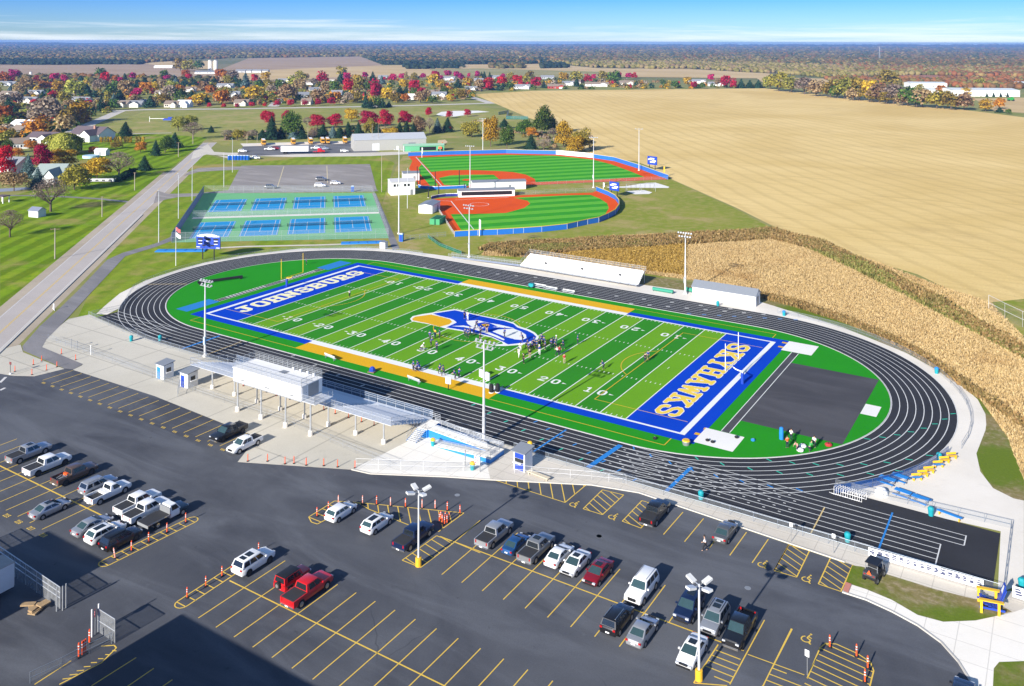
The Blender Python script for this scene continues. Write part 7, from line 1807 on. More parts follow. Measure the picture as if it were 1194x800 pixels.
# old diamond beyond the park
sheet('old_diamond',[Z8(720,355),Z8(760,335),Z8(850,328),Z8(1050,326),Z8(1135,335),Z8(1000,345),Z8(930,362),Z8(860,372),Z8(760,368)],.05,_MC['white_sand']); sheet('old_diamond',[Z8(995,402),Z8(1120,394),Z8(1130,408),Z8(1000,418)],.05,concrete_mat('clay_sand',(.55,.42,.26),(.6,.48,.3)))
sheet('old_diamond',[Z8(735,555),Z8(790,550),Z8(810,570),Z8(780,585),Z8(730,575)],.05,_MC['clay_sand'])
fence('fence','dark green windscreened fence of the old ball diamond by the field',[Z9(140,360),Z9(220,345),Z9(200,392),Z9(370,395)],2.6,None,mesh_wire_mat('green_windscreen',(.02,.14,.12),.7),5,.05)
fence('fence','low green screened fence lying along the slope above the far bleacher ramp',[P(499,277.5),P(512,287),P(538,297)],1.0,None,mesh_wire_mat('green_windscreen',(.02,.2,.1),.8),4,.04)
fence('fence','pair of tall pale backstop poles with netting at the right border of the field',[ZR(1030,245),ZR(1105,285),ZR(1187,325),ZR(1260,350)],3.4,None,mesh_wire_mat('thin_wire',(.4,.42,.44),.08),9,.04,LAMPW)
# ------------------------------------------------------------------ trees
rnd = random.Random(11)
def crown_mesh(name,m,n,leaf,shape,seed):
    """many leaf-sized faces spread through a lumpy crown of unit height (1) and unit width (1)"""
    g_ = np.random.default_rng(seed); lumps = []
    if shape == 'round':
        for k in range(9):
            a = g_.uniform(0,6.28); e = g_.uniform(-.6,1.0); r_ = .28
            lumps.append((math.cos(a)*math.cos(e)*r_,math.sin(a)*math.cos(e)*r_,.5+math.sin(e)*.3,g_.uniform(.17,.27)))
        lumps.append((0,0,.5,.34))
        for k in range(6): a = k*1.05+g_.uniform(-.3,.3); lumps.append((math.cos(a)*.27,math.sin(a)*.27,g_.uniform(.2,.34),g_.uniform(.17,.23)))
    elif shape == 'oval':
        for k in range(8):
            a = g_.uniform(0,6.28); z_ = g_.uniform(.25,.85); r_ = .22*math.sin(math.pi*z_)**.6
            lumps.append((math.cos(a)*r_,math.sin(a)*r_,z_,g_.uniform(.15,.24)))
        lumps.append((0,0,.5,.28))
    vs,fs = [],[]
    def card(p,nrm,s):
        nrm = nrm/np.linalg.norm(nrm); t = np.cross(nrm,g_.normal(size=3)); t /= np.linalg.norm(t); u = np.cross(nrm,t); b = len(vs)
        k = g_.uniform(.6,1.15)
        for a,c in ((-.5,-.35),(.5,-.3),(.35,.5),(-.4,.45)): vs.append(tuple(p+t*a*s*k+u*c*s))
        fs.append((b,b+1,b+2,b+3))
    if shape in ('round','oval'):
        wts = np.array([l[3]**2 for l in lumps]); wts /= wts.sum()
        for i in range(n):
            l = lumps[g_.choice(len(lumps),p=wts)]; d = g_.normal(size=3); d /= np.linalg.norm(d)
            if d[2] < -.5: d[2] *= -.6
            rr_ = l[3]*g_.uniform(.75,1.08); p = np.array(l[:3])+d*rr_*np.array([1,1,1])
            card(p,d+g_.normal(size=3)*.45,leaf*g_.uniform(.7,1.3))
    elif shape == 'cone':
        for i in range(n):
            z_ = 1-math.sqrt(g_.uniform(0,1)); z_ = min(.99,z_); tier = (z_*9) % 1
            a = g_.uniform(0,6.28); rr_ = .52*(1-z_)**.85*(1.1-.4*tier)*(1+.2*math.sin(3*a+z_*11+seed)+.12*math.sin(7*a-z_*23)); rr_ *= g_.uniform(.5,1.08)
            p = np.array([math.cos(a)*rr_,math.sin(a)*rr_,z_]); card(p,np.array([math.cos(a),math.sin(a),.5])+g_.normal(size=3)*.35,leaf*(.7+.6*(1-z_)))
    elif shape == 'willow':
        for i in range(n):
            a = g_.uniform(0,6.28); lob = .38+.1*math.sin(a*3+seed); q = g_.uniform(0,1)
            if q < .45:
                e = g_.uniform(.1,1.5); p = np.array([math.cos(a)*math.cos(e)*lob,math.sin(a)*math.cos(e)*lob,.6+.4*math.sin(e)])
            else: p = np.array([math.cos(a)*(lob+.04),math.sin(a)*(lob+.04),g_.uniform(.08,.7)])
            nrm = np.array([math.cos(a),math.sin(a),.3])+g_.normal(size=3)*.3
            card(p,nrm,leaf); k = len(vs)-4
            for j in range(k,k+4): vs[j] = (vs[j][0],vs[j][1],p[2]+(vs[j][2]-p[2])*1.9)
    elif shape == 'sparse':
        for i in range(n):
            a = g_.uniform(0,6.28); e = g_.uniform(-.3,1.5); rr_ = .5*g_.uniform(.3,1.0)**.5
            p = np.array([math.cos(a)*math.cos(e)*rr_,math.sin(a)*math.cos(e)*rr_,.45+.55*math.sin(e)*rr_*2]); card(p,g_.normal(size=3),leaf)
    me = bpy.data.meshes.new(name); me.from_pydata(vs,[],fs); me.materials.append(m); return me
def trunk_mesh(name,limbs,seed,twigs=0,h=.55):
    g_ = random.Random(seed); b = MB(); b.tube((0,0,-.02),(0,0,h*.6),.035,6,.024)
    for k in range(limbs):
        a = 2*math.pi*k/limbs+g_.uniform(-.4,.4); z0 = h*g_.uniform(.35,.6); r_ = g_.uniform(.18,.34); z1 = z0+g_.uniform(.2,.42)
        p,q = (0,0,z0),(math.cos(a)*r_,math.sin(a)*r_,z1); b.tube(p,q,.016,4,.007)
        for j in range(twigs):
            a2 = a+g_.uniform(-1.0,1.0); t_ = g_.uniform(.35,1); s_ = Vector(p).lerp(Vector(q),t_); L_ = g_.uniform(.12,.28)
            e_ = s_+Vector((math.cos(a2)*L_*.8,math.sin(a2)*L_*.8,L_*g_.uniform(.3,1.1))); b.tube(s_,e_,.006,3,.002)
    return b.mesh(name,BARK)
def R3(a,c,d): return [(0,a),(.35,c),(.7,d),(1,[k*1.35 for k in d])]
LEAF = {
 'crimson': leaf_mat('crimson_leaves',R3((.17,.005,.014),(.36,.01,.028),(.5,.025,.055)),.01),
 'magenta': leaf_mat('magenta_leaves',R3((.18,.006,.045),(.36,.015,.09),(.5,.03,.15)),.012),
 'orange': leaf_mat('orange_leaves',R3((.2,.06,.012),(.38,.12,.015),(.5,.2,.03)),.015),
 'gold': leaf_mat('golden_leaves',R3((.2,.12,.012),(.42,.26,.02),(.6,.4,.04)),.012),
 'olive': leaf_mat('olive_leaves',R3((.09,.08,.012),(.21,.17,.025),(.33,.25,.045)),.02),
 'green': leaf_mat('green_leaves',R3((.018,.045,.01),(.05,.1,.016),(.11,.17,.03)),.015),
 'lime': leaf_mat('yellow_green_leaves',R3((.1,.11,.015),(.24,.25,.035),(.38,.36,.07)),.012),
 'pine': leaf_mat('dark_needles',R3((.006,.02,.012),(.014,.042,.022),(.03,.07,.035)),.012),
 'spruce': leaf_mat('blue_needles',R3((.025,.055,.05),(.07,.125,.12),(.14,.21,.2)),.01),
 'brown': leaf_mat('brown_leaves',R3((.15,.085,.035),(.28,.18,.08),(.38,.27,.14)),.015),
 'mauve': leaf_mat('grey_brown_twigs',R3((.16,.115,.085),(.27,.2,.15),(.35,.28,.21)),.01),
}
KIND = {'crimson': 'round','magenta': 'oval','orange': 'round','gold': 'round','olive': 'round','green': 'round','lime': 'round','pine': 'cone','spruce': 'cone','brown': 'round','mauve': 'sparse'}
CROWN,TRUNK = {},{}
for k_,sh_ in KIND.items():
    for v_ in range(2):
        CROWN[k_,v_,0] = crown_mesh('crown',LEAF[k_],480,.105,sh_,5*len(CROWN)+v_)
    CROWN[k_,0,1] = crown_mesh('crown',LEAF[k_],2600 if sh_ != 'sparse' else 1500,.05 if sh_ != 'sparse' else .03,sh_,3*len(CROWN)+1)
CROWN['willow',0,1] = crown_mesh('crown',LEAF['lime'],3600,.045,'willow',4)
for v_ in range(3): TRUNK[v_] = trunk_mesh('trunk',5,v_)
BARE_T = [trunk_mesh('trunk',9,20+v_,14,.6) for v_ in range(2)]
NOUN = {'crimson': 'crimson maple','magenta': 'purple-red tree','orange': 'orange tree','gold': 'golden yellow tree','olive': 'olive brown tree','green': 'green leafy tree','lime': 'yellow-green tree','pine': 'dark conifer','spruce': 'blue-green spruce','brown': 'brown autumn tree','mauve': 'nearly bare grey-brown tree','willow': 'weeping willow'}
def tree(px_,py_,kind,wpx,hpx,label,group=None,fine=False,name=None,trunk_frac=.18):
    """px_,py_: foot of the tree in the photo; wpx/hpx: crown width and tree height there in photo pixels"""
    q = P(px_,py_); d = depth(q); w_ = wpx*d/FPX; h = hpx*d/FPX*1.02
    if not fine and KIND.get(kind) != 'cone': w_ *= 1.1; h = max(h*1.12,w_*.85); trunk_frac = min(trunk_frac,.07)
    elif not fine: h *= 1.15
    elif KIND.get(kind) == 'cone' and py_ > 150 and px_ > 250: w_ *= 1.25; h *= 1.12
    elif KIND.get(kind) == 'round': h *= 1.08; trunk_frac *= .5
    t = thing(name or {'pine': 'conifer_tree','spruce': 'spruce_tree','willow': 'willow_tree','crimson': 'maple_tree','mauve': 'bare_tree'}.get(kind,'broadleaf_tree'),label,'tree',q[0],q[1],0,rnd.uniform(0,6.28),group)
    cone = KIND.get(kind) == 'cone'
    key = (kind,0,1) if fine else (kind,rnd.randrange(2),0)
    c = link('crown',CROWN[key],t); tf = .06 if cone else (.05 if kind == 'willow' else trunk_frac)
    c.location = (0,0,h*tf); c.scale = (w_*1.05,w_*1.05,h*(1-tf)*(1.0 if cone or kind == 'willow' else 1.05))
    tm = BARE_T[rnd.randrange(2)] if kind == 'mauve' else TRUNK[rnd.randrange(3)]
    tr_ = link('trunk',tm,t); tr_.scale = (w_*1.1,w_*1.1,h) if kind == 'mauve' else (min(w_,h)*.9,min(w_,h)*.9,h*.9)
    return t
def trees(zz,s,ox,oy,lst,where,group):
    """lst: (x centre, y top, y foot, width, kind) in a zoomed view"""
    used = {}
    for x,y0,y1,w_,kind in lst:
        used.setdefault(kind,[]).append(1)
    for x,y0,y1,w_,kind in lst:
        n_ = len(used[kind]); big = ''
        lab = f'{NOUN[kind]} {where}'
        tree(ox+x/s,oy+y1/s,kind,w_/s,(y1-y0)/s,lab,(f'{NOUN[kind]}s {where}' if n_ > 1 else None))
# close trees at the left, each its own
def near(zx,zy0,zy1,zw,kind,label,**k):
    return tree(zx/7.96,150+zy1/7.96,kind,zw/7.96,(zy1-zy0)/7.96,label,None,True,**k)
near(20,190,470,250,'crimson','large crimson maple cut by the left edge beside the white house')
near(385,170,400,205,'crimson','round crimson maple behind the blue spruces')
near(262,235,460,150,'spruce','tall blue spruce beside the grey roofed house')
near(350,355,545,150,'spruce','shorter blue spruce in front of the grey roofed house')
near(130,405,580,260,'brown','broad brown-green tree shading the lawn by the lake-blue drive',trunk_frac=.3)
near(590,200,360,270,'gold','broad mustard yellow tree behind the grey roofed house')
near(690,360,570,310,'olive','big dome-shaped olive tree right of the grey roofed house',trunk_frac=.06)
near(900,285,470,290,'gold','flat-topped yellow tree above the parked white trailer',trunk_frac=.22)
near(1105,230,460,280,'mauve','wide bare grey-brown tree at the end of the hedge')
near(470,480,770,330,'mauve','bare tree with a last few reddish leaves near the blue shed')
tree(11.5,276.5,'mauve',30,30,'bare lone tree in the mown lawn at the left edge',None,True)
tree(580/7.96,150+240/7.96,'willow',340/7.96,190/7.96,'yellow-green weeping willow with hanging curtains of leaves',None,True)
tree(90+520/6.633,150+325/6.633,'pine',105/6.633,120/6.633,'squat round dark spruce beside the road',None,True)
tree(90+608/6.633,150+210/6.633,'pine',80/6.633,125/6.633,'tall dark conifer left of the conifer pair at the road curve',None,True); tree(90+680/6.633,150+185/6.633,'green',120/6.633,125/6.633,'ragged grey-green pine between dark conifers at the road curve',None,True,trunk_frac=.1); tree(90+755/6.633,150+150/6.633,'pine',110/6.633,125/6.633,'dark pine with a pointed top at the road curve',None,True)
tree(130+620/7.96,70+660/7.96,'lime',130/7.96,130/7.96,'feathery yellow-green pine at the edge of the park',None,True); tree(130+735/7.96,70+650/7.96,'lime',130/7.96,130/7.96,'second feathery yellow-green pine beside the bare bush',None,True); tree(130+755/7.96,70+735/7.96,'mauve',200/7.96,150/7.96,'bare pinkish-brown bush tree in front of the yellow-green pines',None,True)
tree(130+925/7.96,70+675/7.96,'pine',65/7.96,70/7.96,'small dark round spruce alone on the park grass',None,True)
tree(130+130/7.96,70+708/7.96,'pine',130/7.96,140/7.96,'open branched dark pine behind the hedge of columns',None,True)
tree(90+490/6.633,150+185/6.633,'orange',100/6.633,80/6.633,'thin orange tree at the end of the clipped columns',None,True)
tree(90+310/6.633,150+155/6.633,'olive',100/6.633,55/6.633,'low rounded olive bush in front of the clipped columns',None,True,trunk_frac=.03); tree(90+130/6.633,150+190/6.633,'orange',90/6.633,50/6.633,'small rust coloured bush beside the white shed',None,True,trunk_frac=.03); tree(90+25/6.633,150+125/6.633,'green',65/6.633,60/6.633,'clipped round green bush at the white house corner',None,True,trunk_frac=.02)
for i,x in enumerate((185,212,236,258,295,315,335,372,392,412,460,482,508)):
    tree(90+x/6.633,150+(118-i*.3)/6.633,'olive' if i % 3 else 'gold',25/6.633,50/6.633,'clipped golden-brown column shrub in the row behind the house' if i % 3 else 'lighter yellow column shrub in the row behind the house','clipped column shrubs dark' if i % 3 else 'clipped column shrubs yellow',False,'column_shrub',.03)
# trees between the park and the ball fields
def mid(px_,y0,y1,w_,kind,label,fine=True,**k): return tree(px_,y1,kind,w_,y1-y0,label,None,fine,**k)
mid(632,124.5,157,25,'green','tall full green tree at the corner of the harvested field',trunk_frac=.03); mid(642,136,155,16,'green','lower green bush against the tall green tree',trunk_frac=.03)
mid(572,139,171,22,'gold','golden tree in front of the baseball wall'); mid(591,147,175,17,'green','thin pale green tree next to the golden one',trunk_frac=.25); mid(550,142,160,24,'olive','rounded olive bush mass left of the golden tree',trunk_frac=.03)
mid(588,138,150,16,'pine','dark round evergreen behind the golden tree',trunk_frac=.03); mid(610,140,157,22,'green','dense green bush left of the tall green tree',trunk_frac=.03); mid(619,158,176,14,'pine','dark cone evergreen by the baseball wall')
mid(621,149,160,16,'orange','small rust tree behind the dark cone evergreen'); mid(657,144,172,22,'gold','tall yellow tree left of the pair at the field edge',trunk_frac=.05); mid(671,160,178,24,'gold','bright yellow bush at the foot of the pair at the field edge',trunk_frac=.03); mid(679,152,176,24,'olive','olive green tree at the field edge',trunk_frac=.03); mid(634,163,176,20,'mauve','bare brush behind the outfield wall'); mid(645,150,160,14,'mauve','grey bare bush under the tall green tree')
for x,y0,y1,w_,k_,lab in ((430,131,148,24,'crimson','crimson maple leftmost of the three behind the metal building'),(449,130,150,20,'crimson','crimson maple in the middle of the three behind the metal building'),(472,131,147,19,'crimson','crimson maple right of the three behind the metal building'),(410,128,142,20,'gold','golden tree left of the three crimson maples'),(432,140,158,18,'olive','olive tree tucked in front of the crimson maples'),
                               (500,126,136,9,'crimson','small dark red tree on the park grass by the path'),(524,130,138,9,'crimson','small dark red tree before the old ball diamond'),(545,128,136,9,'crimson','small dark red tree on the far side of the old diamond'),(524,146,154,6,'crimson','tiny crimson tree in front of the dark evergreen'),(522,138,154,11,'pine','dark evergreen behind the tiny crimson tree'),(510,139,155,10,'spruce','blue spruce left of the dark evergreen'),(501,138,155,12,'mauve','pale bare tree left of the blue spruce'),(489,136,158,16,'brown','brown conifer-like tree right of the crimson maples'),
                               (455,150,161,22,'gold','low golden bush in front of the metal building')): mid(x,y0,y1,w_,k_,lab)
for x in (406,418,440,466,474,482): mid(x,143+rnd.uniform(-1,2),160,10,'pine','dark evergreen in the row in front of the crimson maples')['group'] = 'evergreens before the crimson maples'
for x,y0,y1,w_,k_,lab in ((308,130,143,9,'crimson','bright red tree leftmost behind the evergreen belt'),(315,131,146,12,'crimson','bright red tree against the tall pointed evergreen'),(334,130,144,11,'crimson','red leaning tree left of the broad dark evergreen'),(370,135,150,20,'crimson','broad red tree right of the broad dark evergreen'),(391,134,149,20,'crimson','broad red tree at the right of the evergreen belt'),(358,137,148,12,'mauve','mauve bare tree between the red trees'),
                               (317,137,163,15,'pine','tall pointed evergreen with a blue tip in the belt'),(340,131,162,24,'green','broad dark green pine towering over the belt'),(306,152,163,12,'pine','low dark evergreen at the left of the belt'),(328,148,162,11,'pine','small evergreen right of the pointed one'),(343,148,162,12,'spruce','bluish evergreen at the foot of the broad pine'),(352,147,162,11,'pine','narrow evergreen right of the broad pine'),(377,146,161,13,'pine','evergreen under the broad red tree'),(388,148,161,10,'spruce','bluish evergreen under the rightmost red tree'),(396,149,161,10,'pine','evergreen closing the belt'),(365,152,163,12,'mauve','bare bush in the gap of the belt'),(294,152,163,13,'mauve','bare grey bush left of the belt'),(277,152,164,14,'olive','dark olive bush at the left end of the belt'),(264,152,163,14,'mauve','pinkish bare bush at the lot entrance')): mid(x,y0,y1,w_,k_,lab)
# the neighbourhood, view by view
trees(None,7.96,0,70,[(15,115,190,60,'crimson'),(40,150,210,110,'orange'),(110,110,170,70,'crimson'),(165,110,180,70,'olive'),(130,140,200,120,'magenta'),(235,150,190,60,'pine'),(335,155,225,75,'crimson'),(490,135,210,90,'magenta'),(530,130,200,60,'magenta'),(600,135,220,70,'magenta'),(250,185,290,150,'brown'),(95,240,300,60,'spruce'),(180,250,320,120,'brown'),(420,225,280,100,'orange'),(455,215,270,70,'crimson'),(540,215,300,120,'gold'),(640,190,240,60,'olive'),(750,150,215,110,'pine'),(810,160,220,50,'lime'),(240,285,350,90,'pine'),(395,300,390,100,'pine'),(485,295,370,80,'crimson'),(540,300,365,80,'orange'),(600,310,410,130,'olive'),(700,245,345,180,'lime'),(810,240,345,120,'pine'),(930,225,300,130,'mauve'),(970,120,240,95,'crimson'),(930,80,170,100,'green'),(1060,150,220,60,'orange'),(1110,165,230,60,'magenta'),(1160,130,200,60,'pine')],
      'among the houses far up the left edge',None)
trees(None,7.96,0,70,[(30,330,430,120,'mauve'),(150,330,420,120,'mauve'),(80,365,460,130,'pine'),(320,390,455,105,'crimson'),(325,440,500,110,'pine'),(140,440,525,140,'pine'),(440,370,440,120,'brown'),(640,400,470,110,'brown'),(50,480,590,190,'orange'),(90,540,630,120,'green'),(190,520,580,110,'brown'),(420,465,610,270,'mauve'),(630,460,610,160,'olive'),(730,430,580,220,'gold'),(400,570,645,90,'pine'),(590,605,680,190,'brown'),(340,640,720,200,'orange'),(120,660,760,130,'olive'),(240,465,540,90,'lime'),(940,350,470,100,'pine'),(1000,300,400,80,'olive'),(1030,240,340,110,'green'),(1110,290,380,100,'pine'),(1060,370,465,100,'green'),(860,400,480,60,'brown'),(1150,225,300,100,'brown'),(50,700,790,150,'lime')],
      'beside the houses left of the slanting street',None)
for (zx,y0,y1,w_,k_,lab) in ((290,110,200,130,'orange','rusty low tree in front of the white gable at the left'),(60,110,230,120,'green','dark green bush left of the small white gable'),(170,180,270,120,'orange','thin rusty bush above the white house at the left edge'),(210,90,140,90,'olive','olive bush behind the purple roof')): near(zx,y0,y1,w_,k_,lab)
trees(None,7.96,130,70,[(30,150,200,60,'orange'),(75,160,215,70,'magenta'),(120,130,190,50,'pine'),(190,145,200,90,'magenta'),(270,140,200,70,'gold'),(380,150,205,70,'green'),(490,100,180,90,'green'),(515,145,205,80,'magenta'),(580,140,190,60,'spruce'),(700,130,170,90,'orange'),(715,150,200,80,'crimson'),(660,140,180,50,'pine'),(640,40,105,130,'olive'),(710,30,110,120,'olive'),(800,35,90,100,'green'),(1020,100,180,110,'orange'),(1100,130,190,70,'olive'),(1150,150,210,90,'pine')],'along the far side of the neighbourhood',None)
trees(None,7.96,130,70,[(40,200,300,100,'green'),(130,220,310,140,'brown'),(240,190,260,140,'pine'),(310,180,230,120,'pine'),(400,180,240,120,'pine'),(300,235,320,130,'orange'),(230,280,350,110,'magenta'),(390,220,300,110,'gold'),(470,195,280,100,'brown'),(555,235,310,130,'lime'),(600,170,250,130,'spruce'),(680,180,250,140,'pine'),(770,190,250,120,'pine'),(850,180,250,130,'pine'),(950,160,240,110,'pine'),(640,250,310,100,'orange'),(540,300,370,140,'mauve'),(630,285,370,120,'green'),(740,290,370,130,'pine'),(860,240,320,130,'brown'),(930,260,330,110,'orange'),(1040,270,370,130,'lime'),(1080,180,230,100,'olive'),(80,290,390,130,'pine'),(20,320,400,80,'spruce'),(360,340,440,130,'pine'),(200,355,430,120,'brown'),(490,340,420,120,'olive'),(800,330,425,130,'gold'),(730,350,415,80,'orange'),(880,330,410,70,'pine'),(1020,330,410,150,'orange'),(1150,350,410,80,'brown')],'around the houses above the park',None)
G_ = 'small round red trees along the park street'
for zx,y0,y1,w_ in ((130+910/7.96,400,445,45),(130+1043/7.96,405,445,45),(130+1165/7.96,405,445,45),(260+268/7.96,392,440,55),(260+388/7.96,400,435,40)): tree(zx,70+y1/7.96,'crimson',w_/7.96,(y1-y0)/7.96,'small round red tree along the park street',G_)
G_ = 'larger crimson trees along the park street'
for zx,y0,y1,w_ in ((505,375,430,68),(628,372,432,65),(760,378,426,62),(880,365,425,62),(1003,368,420,80)): tree(260+zx/7.96,70+y1/7.96,'crimson',w_/7.96,(y1-y0)/7.96,'larger crimson tree along the park street by the white houses',G_)
trees(None,7.96,260,70,[(20,110,190,60,'orange'),(90,130,200,110,'mauve'),(50,170,230,90,'lime'),(295,135,210,65,'crimson'),(210,130,260,110,'spruce'),(160,180,250,100,'pine'),(340,170,250,100,'pine'),(325,205,280,90,'green'),(390,140,190,90,'gold'),(20,265,340,100,'gold'),(270,285,380,160,'gold'),(25,330,400,90,'orange'),(130,330,400,90,'brown'),(430,210,290,120,'olive'),(450,245,320,90,'mauve'),(530,200,290,120,'green'),(660,205,270,130,'lime'),(690,210,260,70,'crimson'),(600,290,380,180,'brown'),(720,230,290,130,'brown'),(655,140,190,50,'pine'),(720,125,200,110,'olive'),(770,130,190,60,'brown'),(920,115,215,110,'crimson'),(840,180,240,70,'mauve'),(900,215,290,70,'pine'),(950,210,300,90,'brown'),(1035,205,305,100,'green'),(1100,80,150,100,'olive'),(1090,125,220,90,'pine'),(1145,140,200,90,'magenta'),(1170,185,305,110,'crimson'),(900,320,400,150,'brown'),(1045,330,390,110,'orange'),(1160,310,390,80,'green'),(840,310,380,90,'olive')],'around the houses behind the park street',None)
trees(None,6.633,400,80,[(10,15,60,50,'pine'),(30,45,105,60,'magenta'),(100,50,115,80,'gold'),(165,35,90,60,'magenta'),(230,30,100,60,'pine'),(300,60,120,70,'spruce'),(380,40,110,80,'magenta'),(455,45,100,55,'magenta'),(485,30,80,30,'brown'),(550,40,100,60,'olive'),(615,40,85,60,'magenta'),(690,70,130,100,'gold'),(715,25,80,70,'crimson'),(755,50,100,60,'magenta'),(755,95,165,80,'gold'),(810,25,70,70,'magenta'),(880,20,80,60,'magenta'),(915,35,105,60,'magenta'),(890,85,150,70,'pine'),(975,40,80,30,'magenta'),(1043,28,90,55,'magenta'),(1090,25,80,30,'pine'),(1135,30,80,30,'pine'),(960,80,140,80,'gold')],'in the far rows beyond the park street',None)
trees(None,6.633,400,80,[(42,90,190,80,'crimson'),(120,80,190,110,'olive'),(250,95,235,85,'crimson'),(255,130,230,90,'orange'),(340,155,255,100,'gold'),(180,110,170,70,'green'),(470,90,160,90,'gold'),(550,95,190,85,'crimson'),(600,95,150,60,'lime'),(440,140,220,100,'pine'),(490,140,210,70,'pine'),(545,150,210,60,'green'),(605,155,210,70,'crimson'),(640,180,230,80,'brown'),(485,210,255,70,'orange'),(405,215,270,90,'olive'),(600,210,265,100,'brown'),(690,220,270,70,'green'),(780,140,200,60,'green'),(855,165,230,80,'olive'),(920,180,245,90,'olive'),(830,215,255,60,'gold'),(1120,80,170,90,'crimson'),(1060,95,170,100,'brown'),(965,145,185,60,'spruce'),(40,195,270,80,'mauve'),(110,205,260,80,'olive'),(175,190,305,65,'pine'),(215,240,310,70,'pine'),(265,235,305,70,'green'),(305,240,305,70,'pine'),(355,255,298,50,'pine')],'beside the houses right of the park',None)
trees(None,6.633,560,80,[(10,30,80,40,'pine'),(35,30,80,30,'pine'),(72,35,80,30,'pine'),(172,38,80,50,'magenta'),(235,45,95,70,'olive'),(60,80,165,100,'orange'),(170,75,135,85,'crimson'),(230,110,165,70,'green'),(290,75,115,75,'crimson'),(430,72,150,85,'crimson'),(490,95,150,40,'pine'),(355,70,120,70,'olive'),(380,40,80,70,'olive'),(640,45,100,80,'gold'),(740,60,110,100,'olive'),(830,50,110,65,'crimson'),(880,50,100,50,'magenta'),(955,50,100,90,'olive'),(1040,60,120,110,'green'),(1075,30,75,40,'magenta'),(1150,40,90,60,'magenta'),(1190,35,80,50,'crimson'),(1160,120,158,30,'crimson'),(745,70,140,60,'pine')],'in the house row at the edge of the harvested field',None)
trees(None,2.985,794,0,[(25,270,300,30,'gold'),(45,285,308,22,'crimson'),(75,288,309,20,'green'),(105,262,290,28,'magenta'),(130,275,300,28,'brown'),(155,266,306,36,'crimson'),(183,276,308,24,'crimson'),(210,278,307,30,'pine'),(240,282,307,34,'pine'),(270,280,307,32,'pine'),(-20,285,307,30,'green')],'at the right end of the far house row',None)
hw = [(340,270,318,70,'olive'),(385,275,322,60,'lime'),(430,290,328,60,'mauve'),(470,285,335,60,'brown'),(520,285,340,60,'olive'),(570,275,345,80,'lime'),(620,280,350,70,'olive'),(655,285,352,60,'gold'),(690,300,357,70,'brown'),(740,315,362,70,'mauve'),(790,315,368,70,'green'),(840,318,374,70,'brown'),(890,325,378,70,'olive'),(940,330,382,70,'olive'),(985,330,384,60,'brown'),(310,268,310,50,'lime'),(545,300,342,50,'green'),(600,310,350,50,'brown'),(665,320,356,50,'olive'),(715,330,362,50,'olive'),(770,335,368,50,'brown'),(820,340,374,50,'green')]
trees(None,2.985,794,0,hw,'in the hedgerow along the harvested field',None)
trees(None,2.985,794,0,[(1060,348,388,45,'gold'),(1107,343,380,36,'orange'),(1110,375,392,30,'pine'),(905,300,328,36,'orange'),(1140,385,398,20,'green'),(725,265,308,70,'olive'),(830,295,318,28,'olive'),(1040,275,305,36,'lime'),(995,315,335,34,'gold')],'around the white halls at the right',None)
for x in (1065,1088,1113,1137): tree(794+x/2.985,338/2.985,'pine',9/2.985,16/2.985,'small dark cone tree in front of the long white hall','cone trees at the white hall',False)
# clipped hedge
q0,q1 = Z4(310,415),Z4(440,345); t = thing('hedge','dark clipped hedge running up to the bare tree beside the road','hedge',q0[0],q0[1],0,0)
g_ = np.random.default_rng(5); vs_,fs_ = [],[]
for k in range(1500):
    s_ = g_.uniform(); x = (q1[0]-q0[0])*s_+g_.normal()*.8; y = (q1[1]-q0[1])*s_+g_.normal()*.8; z_ = g_.uniform(.1,2.4)
    d = g_.normal(size=(2,3))*.28; p = np.array([x,y,z_]); b0 = len(vs_); vs_ += [tuple(p-d[0]),tuple(p-d[1]),tuple(p+d[0]),tuple(p+d[1])]; fs_.append((b0,b0+1,b0+2,b0+3))
me = bpy.data.meshes.new('foliage'); me.from_pydata(vs_,[],fs_); me.materials.append(LEAF['pine']); link('foliage',me,t)

